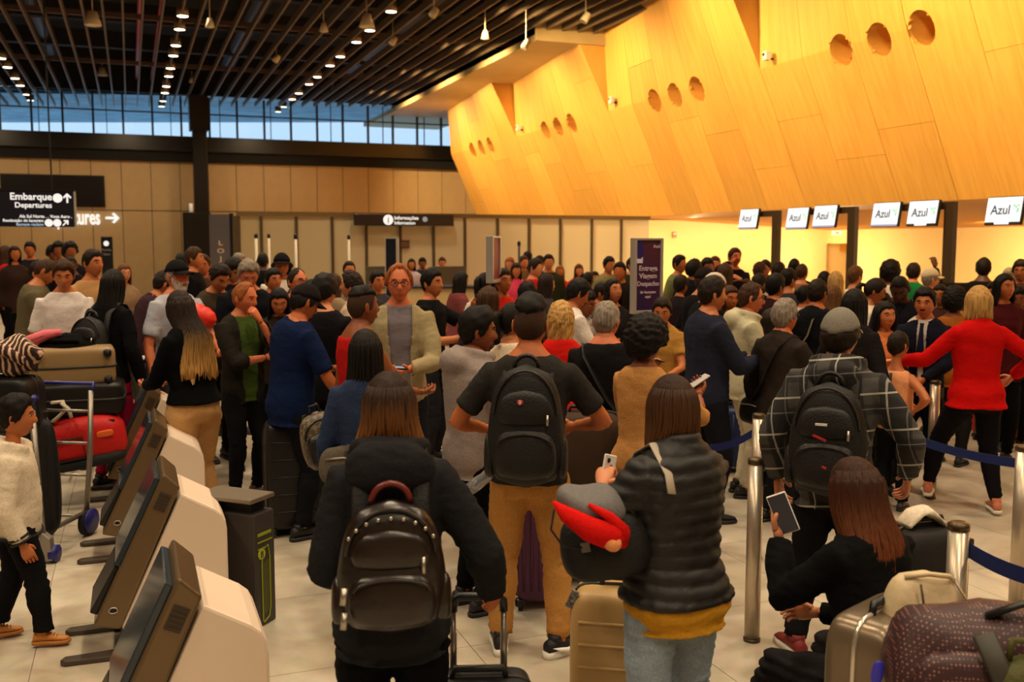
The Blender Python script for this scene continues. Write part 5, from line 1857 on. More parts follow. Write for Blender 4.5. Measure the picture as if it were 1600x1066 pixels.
# ---- far crowd: (head x, head top y, distance, facing, sex, skin, hair, top kind, top colour, trousers colour, label)
FAR = [
    (6, 384, 17, 60, 'f', 'tan', ('long', 'brown', {}), 'tee', (196, 30, 40), BLK, 'far woman in a red top at the edge under the departures sign'),
    (22, 384, 16, 170, 'f', 'olive', ('long', 'dark', {}), 'jacket', (50, 34, 30), BLK, 'far woman with long dark hair beside the far red top'),
    (47, 378, 17.3, 190, 'm', 'olive', ('short', 'black', {}), 'jacket', (30, 28, 36), BLK, 'far man in a dark jacket rising above the olive sweatshirt'),
    (80, 383, 17.5, 150, 'm', 'brown', ('curly', 'black', {'size': 0.03}), 'sweater', (40, 24, 32), BLK, 'far person with curly hair above the white T-shirt, one of the dark trio'),
    (92, 380, 16.2, 190, 'f', 'brown', ('curly', 'black', {'size': 0.04}), 'jacket', (36, 20, 30), BLK, 'far woman in dark plum, middle of the dark trio above the white T-shirt'),
    (112, 400, 14.5, 200, 'm', 'dark', ('buzz', 'black', {}), 'jacket', (28, 18, 26), BLK, 'dark clad man between the white and tan T-shirts'),
    (192, 412, 12.5, 160, 'f', 'fair', ('long', 'lbrown', {}), 'sweater', (150, 120, 90), BLK, 'fair woman with light brown hair above the maroon shirt'),
    (284, 396, 13.0, 30, 'm', 'tan', ('short', 'black', {}), 'tee', (110, 150, 170), BLK, 'far person in a pale blue top behind the black cap'),
    (318, 398, 12.5, 190, 'm', 'olive', ('short', 'brown', {}), 'jacket', (74, 52, 36), BLK, 'brown clad man far behind the brown patterned jacket'),
    (371, 396, 13.0, 150, 'm', 'fair', ('short', 'grey', {}), 'tee', (120, 110, 104), BLK, 'grey haired person behind the grey haired man in black'),
    (410, 394, 14.5, 10, 'm', 'dark', ('buzz', 'black', {}), 'jacket', (18, 18, 20), BLK, 'far man in black standing between the pale queue poles'),
    (425, 420, 10.5, 150, 'm', 'olive', ('short', 'black', {}), 'tee', (28, 26, 30), BLK, 'dark man below the person in black cap and white T-shirt'),
    (545, 408, 13.5, 170, 'f', 'tan', ('bun', 'dark', {}), 'tee', (150, 140, 130), BLK, 'far woman with a hair bun by the information desk'),
    (643, 404, 20.4, 180, 'f', 'tan', ('long', 'black', {}), 'tee', (190, 176, 190), BLK, 'desk clerk in a lilac top at the information desk'),
    (660, 402, 21.0, 180, 'm', 'brown', ('short', 'black', {}), 'shirt', (40, 42, 60), BLK, 'desk clerk in a dark shirt at the information desk'),
    (691, 402, 21.8, 180, 'm', 'tan', ('short', 'brown', {}), 'jacket', (60, 40, 26), BLK, 'far clerk behind the wide grey desk screen'),
    (798, 401, 17.5, 200, 'f', 'fair', ('long', 'ginger', {}), 'tee', (190, 140, 100), BLK, 'far ginger woman beside the edge-on sign'),
    (806, 410, 15.5, 170, 'f', 'tan', ('long', 'dark', {}), 'tee', (220, 70, 100), BLK, 'far woman in a pink top beside the edge-on sign'),
    (817, 400, 18.5, 150, 'm', 'tan', ('short', 'brown', {}), 'jacket', (110, 84, 50), BLK, 'far man in a tan jacket by the thin dark pole'),
    (824, 393, 19.5, 20, 'm', 'dark', ('short', 'black', {}), 'jacket', (22, 20, 26), BLK, 'far tall man in black by the thin dark pole'),
    (833, 404, 13.5, 110, 'm', 'fair', ('short', 'dark', {}), 'tee', (186, 20, 26), BLK, 'far man in a plain red T-shirt looking to the counters'),
    (842, 400, 17.0, 40, 'm', 'olive', ('short', 'black', {}), 'jacket', (28, 28, 34), BLK, 'far man in a black jacket behind the red T-shirt'),
    (857, 398, 15.8, 170, 'm', 'tan', ('short', 'black', {}), 'jacket', (46, 50, 34), (120, 104, 70), 'far man in a dark green jacket and khaki trousers'),
    (875, 415, 17.5, 180, 'f', 'olive', ('long', 'ginger', {}), 'tee', (206, 44, 34), BLK, 'far woman in orange red, shorter of the two red tops'),
    (904, 412, 18.0, 170, 'f', 'fair', ('long', 'red', {}), 'tee', (212, 36, 30), BLK, 'far woman in red with auburn hair by the partition'),
    (917, 424, 13.5, 30, 'm', 'dark', ('buzz', 'black', {}), 'jacket', (26, 30, 34), BLK, 'far person in dark teal below the woman in red'),
    (929, 424, 16.5, 170, 'f', 'tan', ('bun', 'black', {}), 'tee', (214, 170, 110), BLK, 'far small woman in a yellow top'),
    (950, 401, 15.0, 150, 'm', 'tan', ('short', 'black', {}), 'shirt', (128, 116, 76), BLK, 'far man in an olive khaki shirt near the purple sign'),
    (969, 410, 13.0, 190, 'm', 'olive', ('short', 'black', {}), 'jacket', (34, 26, 24), BLK, 'far man in a dark brown hooded jacket near the purple sign'),
    (986, 402, 15.5, 120, 'm', 'red', ('short', 'dark', {}), 'jacket', (40, 44, 26), BLK, 'far man in a dark olive jacket touching the purple sign edge'),
    (936, 440, 10.5, 100, 'm', 'olive', ('short', 'black', {}), 'tee', (96, 88, 80), BLK, 'man in a grey T-shirt behind the woman lifting her face'),
    (852, 428, 10.8, 60, 'f', 'tan', ('long', 'dark', {}), 'sweater', (60, 52, 60), BLK, 'woman with dark hair behind the fade haircut in khaki'),
    (822, 440, 9.0, 20, 'm', 'brown', ('short', 'black', {}), 'tee', (58, 50, 40), BLK, 'man in a brown T-shirt just above the khaki man'),
    (1060, 399, 14.0, 120, 'm', 'olive', ('short', 'black', {}), 'shirt', (104, 108, 66), BLK, 'man in an olive shirt against the lit yellow wall'),
    (1082, 406, 12.5, 40, 'm', 'brown', ('curly', 'black', {'size': 0.025}), 'jacket', (20, 18, 22), BLK, 'man with curly black hair and black jacket by the lit wall'),
    (1104, 403, 13.0, 160, 'm', 'brown', ('short', 'black', {}), 'tee', (52, 30, 26), BLK, 'man in a dark brown T-shirt against the lit wall'),
    (1117, 401, 15.5, 170, 'm', 'tan', ('short', 'brown', {}), 'tee', (226, 206, 160), BLK, 'man in a cream T-shirt against the lit wall'),
    (1147, 388, 14.2, 150, 'm', 'red', ('short', 'brown', {}), 'blazer', (22, 22, 34), BLK, 'man in a dark suit jacket holding a hand to his ear, head above the crowd'),
    (1132, 412, 11.0, 30, 'f', 'tan', ('long', 'brown', {}), 'sweater', (70, 52, 36), BLK, 'woman with brown hair below the man with hand to his ear'),
    (1186, 410, 13.5, 30, 'm', 'tan', ('short', 'brown', {}), 'tee', (190, 150, 120), BLK, 'man in a peach T-shirt behind the burgundy collar'),
    (1198, 405, 14.5, 200, 'f', 'tan', ('bun', 'dark', {}), 'sweater', (46, 38, 34), BLK, 'woman with hair tied up under the smallest monitor'),
    (1215, 409, 13.0, 20, 'm', 'olive', ('short', 'dark', {}), 'tee', (206, 196, 170), BLK, 'man in a pale T-shirt by the gantry post'),
    (1241, 403, 14.0, 10, 'm', 'dark', ('buzz', 'black', {}), 'jacket', (24, 22, 26), BLK, 'man with a shaved dark head before the first niche'),
    (1252, 412, 13.2, 20, 'm', 'fair', ('balding', 'brown', {}), 'tee', (140, 96, 72), BLK, 'balding man beside the shaved dark head'),
    (1230, 420, 11.0, 40, 'm', 'tan', ('short', 'black', {}), 'tee', (52, 48, 48), BLK, 'man in charcoal below the shaved dark head'),
    (1288, 424, 12.0, 10, 'f', 'olive', ('long', 'black', {}), 'sweater', (28, 26, 32), BLK, 'woman with long black hair before the second niche'),
    (1307, 424, 11.0, 350, 'f', 'fair', ('long', 'blond', {}), 'tee', (150, 120, 80), BLK, 'woman with long blond hair before the second niche'),
    (1335, 416, 11.5, 40, 'f', 'fair', ('short', 'lbrown', {}), 'sweater', (230, 214, 186), BLK, 'light brown haired person in white beside the gantry post'),
    (1390, 410, 12.0, 20, 'f', 'brown', ('curly', 'black', {'size': 0.05, 'L': 0.1}), 'sweater', (226, 212, 196), BLK, 'woman with big dark curls in a white top against the lit wall'),
    (1427, 411, 12.6, 10, 'm', 'tan', ('short', 'dark', {}), 'jacket', (22, 112, 60), BLK, 'man in a bright green jacket against the lit wall'),
    (1452, 420, 11.5, 60, 'm', 'fair', ('short', 'grey', {'cap': 1}), 'tee', (230, 214, 180), BLK, 'man in a pale cap and cream T-shirt beside the gantry post'),
    (1580, 418, 12.5, 200, 'f', 'fair', ('short', 'grey', {}), 'sweater', (96, 84, 60), BLK, 'grey haired woman near the image edge, head before the lit wall'),
    (1597, 407, 12.0, 190, 'm', 'brown', ('curly', 'dark', {'size': 0.025}), 'jacket', (64, 34, 28), BLK, 'brown haired man cut by the image edge, head before the lit wall'),
    (1555, 440, 10.2, 180, 'm', 'olive', ('short', 'black', {}), 'shirt', (34, 30, 34), BLK, 'dark man looking out beside the blond bob'),
    (1470, 444, 10.4, 190, 'f', 'olive', ('long', 'dark', {}), 'sweater', (70, 40, 34), BLK, 'woman with long dark hair between the suit and the black afro'),
    (1382, 456, 10.0, 200, 'm', 'brown', ('short', 'black', {}), 'jacket', (66, 20, 26), BLK, 'man in a wine red jacket beside the dark skinned man'),
    (1256, 446, 10.6, 50, 'f', 'tan', ('bun', 'black', {}), 'tee', (180, 170, 160), BLK, 'woman in a grey white tee behind the older man'),
    (1300, 446, 9.9, 30, 'f', 'fair', ('long', 'lbrown', {}), 'sweater', (110, 90, 60), BLK, 'woman in an olive jumper behind the man with the pale collar'),
    (1138, 446, 9.0, 150, 'f', 'olive', ('long', 'brown', {}), 'sweater', (60, 50, 30), BLK, 'woman in profile between the navy jacket and the cream hoodie'),
    (1185, 428, 11.6, 30, 'm', 'tan', ('short', 'dark', {}), 'jacket', (24, 20, 22), BLK, 'man in black just behind the cream hoodie'),
    (1062, 430, 11.0, 30, 'f', 'tan', ('short', 'dark', {}), 'jacket', (40, 30, 34), BLK, 'short haired woman in plum behind the shaved neck'),
    (716, 424, 12.0, 60, 'f', 'tan', ('long', 'black', {}), 'tee', (120, 60, 60), BLK, 'woman in a faded red tee behind the raised phone'),
    (588, 424, 11.5, 150, 'm', 'olive', ('short', 'black', {}), 'tee', (60, 60, 66), BLK, 'man in slate grey behind the fade haircut in red'),
    (520, 428, 11.0, 30, 'f', 'fair', ('long', 'brown', {}), 'sweater', (150, 128, 100), BLK, 'woman in a fawn jumper behind the black and maroon T-shirt'),
]
for (px, py, d, fc, g_, sk, hr_, tk_, tc_, bc_, lab) in FAR:
    kw = {}
    if 'hand to his ear' in lab:
        kw = dict(L='downf', Rr='ear', detail=1)
    F[lab] = person(px, py, d, fc, lab, g_, skn=sk, hair=hr_, top=(tk_, tc_, {'off': 0.024}), bot=('trousers', bc_), w=1.05 if g_ == 'm' else 1.0, hp=random.choice((0, 6, 14)), **kw)
    if 'pale cap and cream' in lab:
        cap(F[lab], (206, 190, 160))
F['arms_man'] = person(1537, 404, 12.2, 8, 'man in black with both arms spread wide against the lit wall', 'm', skn='dark', hair=('short', 'black'), top=('sweater', (20, 17, 18), {'off': 0.024}), bot=('trousers', BLK), w=1.1,
    L=((0.30, 0.05, 0.94), (0.5, -0.3, -1), (0, 0, 1)), Rr=((0.34, 0.05, 0.84), (0.4, -0.3, -1), (0, 0, 1)), detail=1)

# ------------------------------------------------------------------ halls' furniture and signs
M_WHITE = mat('sign_white', (236, 240, 244), 0.5, emit=0.7)
M_SIGN = mat('sign_navy', (14, 18, 38), 0.35)
M_SIGNB = mat('sign_brown', (34, 20, 18), 0.4)
M_STEEL = mat('steel_brushed', (176, 168, 156), 0.32, 0.85)
M_ALU = mat('aluminium_frame', (188, 184, 176), 0.4, 0.5)
M_PLAST = mat('black_plastic', (16, 16, 17), 0.42)
M_RUB = mat('rubber', (12, 12, 12), 0.85)


def disc(mb, c, r, y0, y1, n=24):
    mb.prism([(c[0] + r * math.cos(2 * PI * k / n), c[1] + r * math.sin(2 * PI * k / n)) for k in range(n)], y0, y1, 'y')


def arrow(mb, c, s, ang, y0, y1):
    """bold arrow in the x-z plane pointing along ang"""
    pts = [(-1, -.16), (.15, -.16), (-.28, -.62), (.1, -.72), (1, 0), (.1, .72), (-.28, .62), (.15, .16), (-1, .16)]
    ca, sa = math.cos(ang), math.sin(ang)
    # two convex pieces: shaft and head
    for poly in ([(-1, -.17), (.5, -.17), (.5, .17), (-1, .17)], [(1, 0), (.22, .80), (-.10, .62), (.56, 0)], [(1, 0), (.56, 0), (-.10, -.62), (.22, -.80)]):
        mb.prism([(c[0] + s * (x * ca - y * sa), c[1] + s * (x * sa + y * ca)) for x, y in poly], y0, y1, 'y')


# partition of tall glass panels in front of the far hall
YP = 22.6
xl = PY(373, 340, YP).x
xr = PY(1015, 340, YP).x
ZP = PY(700, 336, YP).z
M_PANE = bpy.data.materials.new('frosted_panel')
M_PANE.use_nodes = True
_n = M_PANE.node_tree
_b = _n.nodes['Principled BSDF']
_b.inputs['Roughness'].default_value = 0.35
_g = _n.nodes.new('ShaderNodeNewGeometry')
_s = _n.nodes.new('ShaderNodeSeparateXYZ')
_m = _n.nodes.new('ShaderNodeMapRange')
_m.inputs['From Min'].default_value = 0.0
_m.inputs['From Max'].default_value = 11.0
_r = _n.nodes.new('ShaderNodeValToRGB')  # reflected light put into the colour: panels get paler towards the timber wall
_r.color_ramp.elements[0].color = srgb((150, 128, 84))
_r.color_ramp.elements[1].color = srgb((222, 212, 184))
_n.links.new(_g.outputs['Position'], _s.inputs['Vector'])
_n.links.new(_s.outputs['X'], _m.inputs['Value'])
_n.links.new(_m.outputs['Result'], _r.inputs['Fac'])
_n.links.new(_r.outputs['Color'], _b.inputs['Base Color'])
part = struct(obj('partition_wall', MB().bbox((xl - 0.05, YP - 0.06, ZP - 0.07), (xr, YP + 0.06, ZP + 0.02)), mat('partition_rail', (104, 82, 46), 0.5)))
mpx = [373, 408, 463, 519, 572, 625, 677, 726, 777, 826, 875, 924, 970, 1015]
mxs = [PY(p, 360, YP).x for p in mpx]
for i, x in enumerate(mxs[:-1]):
    obj('mullion', MB().bbox((x - (0.12 if i == 0 else 0.028), YP - 0.05, 0), (x + 0.028, YP + 0.05, ZP - 0.07)), mat('partition_post', (70, 54, 28), 0.5), part)
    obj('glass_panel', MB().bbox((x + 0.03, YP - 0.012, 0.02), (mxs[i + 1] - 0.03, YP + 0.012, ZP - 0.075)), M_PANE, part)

# information sign on the partition
c = PY(632, 344, YP - 0.2)
a_, b_ = PY(555, 336, YP - 0.2), PY(710, 352, YP - 0.2)
t = thing('information_sign', 'long dark brown information sign with a white round symbol above the glass partition', 'sign', (c.x, YP - 0.2, c.z))
wS, hS = (b_.x - a_.x), 0.26
obj('sign_box', MB().box((0, 0, 0), (wS, 0.12, hS)), M_SIGNB, t, bevel=0.01)
obj('bracket', MB().box((0, 0.1, 0), (wS * 0.8, 0.1, 0.05)), M_BLACK, t)
mb = MB()
disc(mb, (-wS * 0.17, 0), 0.115, -0.075, -0.06)
obj('symbol', mb, M_WHITE, t)
text('lettering', 'i', 0.2, M_SIGNB, t, (-wS * 0.17, -0.077, -0.07), (PI / 2, 0, 0), 'CENTER')
text('lettering', 'Informações', 0.115, M_WHITE, t, (-wS * 0.11, -0.066, 0.01), (PI / 2, 0, 0))
text('lettering', 'Information', 0.105, M_WHITE, t, (-wS * 0.11, -0.066, -0.10), (PI / 2, 0, 0))
mb = MB()
disc(mb, (wS * 0.20, 0.02), 0.06, -0.075, -0.06)
obj('symbol', mb, mat('sign_grey', (150, 160, 172), 0.5, emit=0.4), t)

# hanging departures sign
YS = 19.5
tr, br = PY(115, 300, YS), PY(114, 355, YS)
wS, hS = 3.1, tr.z - br.z
t = thing('departures_sign', 'navy hanging sign reading Embarque and Departures with white arrows', 'sign', (tr.x - wS / 2, YS, br.z))
obj('sign_box', MB().bbox((-wS / 2, -0.09, 0), (wS / 2, 0.09, hS)), M_SIGN, t, bevel=0.01)
obj('frame_edge', MB().bbox((wS / 2, -0.1, -0.01), (wS / 2 + 0.03, 0.1, hS + 0.01)), M_ALU, t)
obj('top_rail', MB().bbox((-wS / 2, -0.1, hS), (wS / 2 + 0.03, 0.1, hS + 0.04)), M_DARKMETAL, t)
for x in (-1.2, 1.2):
    obj('hanger_rod', MB().tube([(x, 0, hS + 0.04), (x, 0, CEIL + 0.1 - br.z)], 0.014, 6), M_BLACK, t)
u = (PY(115, 320, YS).x - PY(15, 320, YS).x) / 100      # metres per photo pixel there


def sp(px, py):
    q = PY(px, py, YS)
    return q.x - (tr.x - wS / 2), q.z - br.z


x, z = sp(82, 313)
text('lettering', 'Embarque', 0.168, M_WHITE, t, (x, -0.092, z), (PI / 2, 0, 0), 'RIGHT', sx=0.98)
x, z = sp(82, 325)
text('lettering', 'Departures', 0.128, M_WHITE, t, (x, -0.092, z), (PI / 2, 0, 0), 'RIGHT')
mb = MB()
disc(mb, sp(90.5, 310), 0.078, -0.10, -0.091)
arrow(mb, sp(105.5, 310), 0.085, PI / 2, -0.10, -0.091)
obj('symbol', mb, M_WHITE, t)
x, z = sp(113, 341)
text('lettering', 'Ala Sul Norte . . Voos Aero .', 0.075, M_WHITE, t, (x, -0.092, z), (PI / 2, 0, 0), 'RIGHT', sx=0.95)
x, z = sp(69, 347)
text('lettering', 'Restituição de bagagem', 0.068, M_WHITE, t, (x, -0.092, z), (PI / 2, 0, 0), 'RIGHT')
x, z = sp(69, 353)
text('lettering', 'Baggage reclaim', 0.068, mat('sign_paleblue', (150, 178, 206), 0.5, emit=0.8), t, (x, -0.092, z), (PI / 2, 0, 0), 'RIGHT')
mb = MB()
disc(mb, sp(77, 348.5), 0.066, -0.10, -0.091)
disc(mb, sp(90, 348.5), 0.066, -0.10, -0.091)
arrow(mb, sp(103, 348.5), 0.066, PI / 4, -0.10, -0.091)
obj('symbol', mb, M_WHITE, t)

# black display board and glowing wall letters behind it
q0, q1 = PY(2, 273, YB - 0.1), PY(163, 322, YB - 0.1)
t = thing('display_board', 'wide black display board high on the beige wall behind the departures sign', 'display', (q0.x, YB - 0.1, q1.z))
obj('board', MB().bbox((0, -0.05, 0), (q1.x - q0.x, 0.03, q0.z - q1.z)), mat('board_black', (14, 11, 10), 0.3), t, bevel=0.01)
obj('board_frame', MB().bbox((-0.04, -0.02, -0.04), (q1.x - q0.x + 0.04, 0.04, q0.z - q1.z + 0.04)), M_DARKMETAL, t)
q = PY(157, 350.5, YB - 0.08)
t = thing('wall_lettering', 'big glowing white letters and arrow on the beige wall beside the departures sign', 'sign', (q.x, YB - 0.06, q.z))
text('lettering', 'Departures', 0.74, mat('letters_glow', (246, 250, 255), 0.5, emit=0.8), t, (0, -0.02, 0), (PI / 2, 0, 0), 'RIGHT', 0.02, sx=0.55)
mb = MB()
k = PY(185, 340, YB - 0.08).x - PY(163, 340, YB - 0.08).x
arrow(mb, (0.12 + k / 2 + 0.05, 0.22), k / 2, 0, -0.05, -0.01)
obj('symbol', mb, MATS['letters_glow'], t)


def totem(name, px0, px1, py0, d, label, col, sym=True, edge=None, txt=()):
    a = P(px0, py0, d)
    b = P(px1, py0, d)
    w_ = (b - a).length
    ct = (a + b) / 2
    rz = -TH
    t = thing(name, label, 'sign', (ct.x, ct.y, 0), rz)
    obj('panel', MB().bbox((-w_ / 2, -0.04, 0.12), (w_ / 2, 0.04, ct.z)), col, t, bevel=0.01)
    obj('foot', MB().bbox((-w_ / 2 - 0.05, -0.2, 0), (w_ / 2 + 0.05, 0.2, 0.12)), M_DARKMETAL, t, bevel=0.01)
    if edge:
        obj('edge_trim', MB().bbox((w_ / 2, -0.05, 0.12), (w_ / 2 + edge, 0.05, ct.z + 0.02)), M_ALU, t)
        obj('edge_trim', MB().bbox((-w_ / 2 - edge * 0.4, -0.05, 0.12), (-w_ / 2, 0.05, ct.z + 0.02)), M_ALU, t)
        obj('edge_trim', MB().bbox((-w_ / 2, -0.05, ct.z), (w_ / 2, 0.05, ct.z + 0.03)), M_ALU, t)
    if sym:
        mb = MB()
        disc(mb, (0, ct.z - w_ * 0.62), w_ * 0.24, -0.055, -0.04)
        obj('symbol', mb, M_WHITE, t)
    for body, sz, dz in txt:
        text('lettering', body, sz, mat('sign_text_dim', (150, 150, 150), 0.5), t, (0, -0.045, ct.z - dz), (PI / 2, 0, 0), 'CENTER')
    return t


totem('totem_sign', 158, 175, 370, 30, 'dark totem sign with a white disc standing by the beige back wall', mat('totem_dark', (22, 22, 32), 0.4), txt=(('Portões', 0.09, 0.42), ('Gates', 0.09, 0.55)))
totem('totem_sign', 603, 619, 373, 17, 'narrow navy totem with pale edges standing before the information desk', mat('totem_navy', (12, 20, 36), 0.3), False, 0.04)

# dark slim posts and lockers next to the black column
q = P(293, 340, 34)
t = thing('pillar_cabinet', 'tall black cabinet standing against the black column', 'cabinet', (q.x, q.y, 0))
q2 = P(290, 332, 34)
obj('body', MB().bbox((-0.15, -0.2, 0), (0.75, 0.25, q2.z)), M_BLACK, t, bevel=0.02)
obj('door', MB().bbox((-0.1, -0.22, 0.1), (0.7, -0.2, q2.z - 0.1)), M_DARKMETAL, t)
q3 = P(299, 318, 34)
obj('top_lamp', MB().tube([(0.12, 0, q2.z), (0.12, 0, q3.z)], 0.06, 10), mat('lamp_pale', (220, 214, 200), 0.5, emit=0.3), t, True)
q = P(343, 335, 31)
t = thing('advert_panel', 'grey blue advert panel with pale lettering beside the black column', 'sign', (q.x, q.y, 0), -TH)
obj('panel', MB().bbox((-0.32, -0.05, 0), (0.32, 0.05, q.z)), mat('advert_grey', (92, 86, 92), 0.4), t, bevel=0.01)
obj('side_frame', MB().bbox((0.32, -0.06, 0), (0.42, 0.06, q.z + 0.03)), M_DARKMETAL, t)
for i in range(5):
    text('lettering', 'LOJAS'[i], 0.2, mat('advert_text', (216, 190, 150), 0.5), t, (0.02, -0.055, q.z - 0.95 - 0.24 * i), (PI / 2, 0, 0), 'CENTER', sx=1.4)

# slim sign poles of the far queues
for px, py, d, lab in ((400, 369, 16, 'slim pale queue pole beside the person in the black cap'), (420, 369, 18, 'slim pale queue pole standing between two far poles'), (462, 370, 15, 'slim pale queue pole behind the balding man with glasses'), (545, 371, 17, 'slim pale queue pole before the glass partition, by the brown haired man'), (811, 381, 17, 'slim dark pole among the far crowd by the partition')):
    q = P(px, py, d)
    t = thing('queue_pole', lab, 'pole', (q.x, q.y, 0), group='slim queue poles')
    obj('pole', MB().tube([(0, 0, 0.02), (0, 0, q.z)], 0.022, 8), mat('pole_pale', (206, 192, 170), 0.5) if px < 800 else M_DARKMETAL, t, True)
    obj('base', MB().lathe([(0.005, 0.0), (0.16, 0.0), (0.15, 0.02), (0.03, 0.035), (0.02, 0.05)], n=16), M_STEEL, t, True)
    obj('tip', MB().sell((0, 0, q.z), (0.06, 0.06, 0.09), 0.8), M_DARKMETAL, t, True)

# free standing purple sign on a pole, and its twin seen edge-on
def pole_sign(px0, py0, px1, py1, d, rz, label, pur):
    a, b = P(px0, py0, d), P(px1, py1, d)
    ct = (a + b) / 2
    hh = a.z - b.z
    ww = 0.27
    t = thing('pole_sign', label, 'sign', (ct.x, ct.y, 0), rz)
    z0, z1 = b.z, a.z
    obj('panel', MB().bbox((-ww / 2, -0.02, z0 + 0.02), (ww / 2, 0.02, z1 - 0.02)), pur, t)
    fr = MB()
    for s_ in (-1, 1):
        fr.bbox((s_ * ww / 2 - 0.014, -0.035, z0), (s_ * ww / 2 + 0.014, 0.035, z1))
    fr.bbox((-ww / 2, -0.035, z0), (ww / 2, 0.035, z0 + 0.03))
    fr.bbox((-ww / 2, -0.035, z1 - 0.02), (ww / 2, 0.035, z1))
    obj('frame', fr, M_ALU, t, bevel=0.004)
    obj('pole', MB().tube([(0, 0, 0.03), (0, 0, z0)], 0.022, 10), M_BLACK, t, True)
    obj('base', MB().lathe([(0.005, 0.0), (0.17, 0.0), (0.16, 0.02), (0.03, 0.035), (0.02, 0.05)], n=18), M_BLACK, t, True)
    return t, z0, z1, ww


M_PUR = bpy.data.materials.new('sign_purple')
M_PUR.use_nodes = True
_n = M_PUR.node_tree
_b = _n.nodes['Principled BSDF']
_t = _n.nodes.new('ShaderNodeTexCoord')
_s = _n.nodes.new('ShaderNodeSeparateXYZ')
_a = _n.nodes.new('ShaderNodeMath')
_a.operation = 'ADD'
_m = _n.nodes.new('ShaderNodeMapRange')
_m.inputs['From Min'].default_value = 1.3
_m.inputs['From Max'].default_value = 2.05
_r = _n.nodes.new('ShaderNodeValToRGB')
_r.color_ramp.elements[0].color = srgb((30, 20, 74))
_r.color_ramp.elements[1].color = srgb((84, 34, 52))
_n.links.new(_t.outputs['Object'], _s.inputs['Vector'])
_n.links.new(_s.outputs['X'], _a.inputs[0])
_n.links.new(_s.outputs['Z'], _a.inputs[1])
_n.links.new(_a.outputs[0], _m.inputs['Value'])
_n.links.new(_m.outputs['Result'], _r.inputs['Fac'])
_n.links.new(_r.outputs['Color'], _b.inputs['Base Color'])
_b.inputs['Roughness'].default_value = 0.4
t, z0, z1, ww = pole_sign(1012, 372, 1009, 490, 8.6, -TH + 0.45, 'purple sign with pale lettering in a metal frame on a black pole', M_PUR)
M_ST = mat('sign_lilac', (206, 186, 204), 0.5)
hgt = z1 - z0
for body, dz, sz in (('Entrega', 0.43, 0.062), ('Viagem', 0.53, 0.062), ('Despacho', 0.63, 0.056), ('de bagagem', 0.73, 0.034), ('aqui', 0.79, 0.034)):
    text('lettering', body, sz, M_ST, t, (0.0, -0.022, z1 - hgt * dz), (PI / 2, 0, 0), 'CENTER')
text('lettering', 'Azul', 0.04, M_ST, t, (0.085, -0.022, z1 - hgt * 0.13), (PI / 2, 0, 0), 'CENTER')
mb = MB()
mb.prism([(-0.125, z1 - hgt * 0.33), (-0.06, z1 - hgt * 0.33), (-0.058, z1 - hgt * 0.25), (-0.075, z1 - hgt * 0.275), (-0.108, z1 - hgt * 0.275), (-0.127, z1 - hgt * 0.25)], -0.026, -0.018, 'y')
obj('logo', mb, mat('sign_logo', (214, 220, 244), 0.5), t)
obj('colour_block', MB().bbox((-0.13, -0.023, z1 - hgt * 0.24), (-0.055, -0.019, z1 - 0.025)), mat('sign_indigo', (38, 28, 110), 0.4), t)
t, z0, z1, ww = pole_sign(771, 369, 772, 442, 9.4, -TH + 1.32, 'sign on a pole turned almost edge-on, reddish face in a pale metal frame', mat('sign_redface', (132, 52, 48), 0.5))

# information desk before the partition
q0, q1 = P(515, 446, 19.5), P(752, 446, 19.5)
zt = q0.z
t = thing('information_desk', 'long pale information desk with a dark worktop before the glass partition', 'desk', ((q0.x + q1.x) / 2, (q0.y + q1.y) / 2, 0), math.atan2(q1.y - q0.y, q1.x - q0.x))
wl_ = (q1 - q0).length
obj('front_panel', MB().bbox((-wl_ / 2, -0.3, 0.1), (wl_ / 2, 0.3, zt - 0.05)), mat('desk_cream', (204, 178, 128), 0.5), t, bevel=0.01)
obj('worktop', MB().bbox((-wl_ / 2 - 0.04, -0.36, zt - 0.05), (wl_ / 2 + 0.04, 0.36, zt)), mat('desk_top', (40, 44, 54), 0.35), t, bevel=0.008)
obj('plinth', MB().bbox((-wl_ / 2 + 0.05, -0.25, 0), (wl_ / 2 - 0.05, 0.25, 0.1)), M_BLACK, t)
for px0, px1, py, lab in ((572, 606, 416, 'grey desk screen standing by the narrow navy totem'), (676, 727, 416, 'wide grey desk screen by the partition, behind the man taking a picture')):
    a, b = P(px0, py, 21), P(px1, py, 21)
    t = thing('desk_screen', lab, 'screen', ((a.x + b.x) / 2, (a.y + b.y) / 2, 0), -TH * 0.4)
    w_ = (b - a).length
    obj('panel', MB().bbox((-w_ / 2, -0.03, 0.1), (w_ / 2, 0.03, a.z)), mat('screen_grey', (82, 72, 54), 0.6), t, bevel=0.01)
    for s_ in (-1, 1):
        obj('foot', MB().bbox((s_ * w_ / 2 - 0.05, -0.2, 0), (s_ * w_ / 2 + 0.05, 0.2, 0.1)), M_DARKMETAL, t)
a = P(649, 382, YP - 0.3)
t = thing('notice_frame', 'small dark framed notice hung on the glass partition', 'notice', (a.x, YP - 0.06, a.z))
obj('frame', MB().box((0, 0, 0), (0.23, 0.03, 0.19)), mat('notice_dark', (56, 34, 20), 0.5), t, bevel=0.005)
obj('sheet', MB().box((0, -0.017, 0), (0.17, 0.004, 0.13)), mat('notice_sheet', (98, 66, 40), 0.5), t)

# ------------------------------------------------------------------ check-in counters: gantries with monitors
M_GAN = mat('gantry_brown', (52, 38, 22), 0.45, 0.3)
XM = 11.0
M_MON = mat('monitor_screen', (190, 208, 232), 0.3, emit=0.7)
M_AZ = mat('logo_blue', (52, 74, 122), 0.5)
M_TEAL = mat('logo_teal', (110, 190, 176), 0.5, emit=0.3)


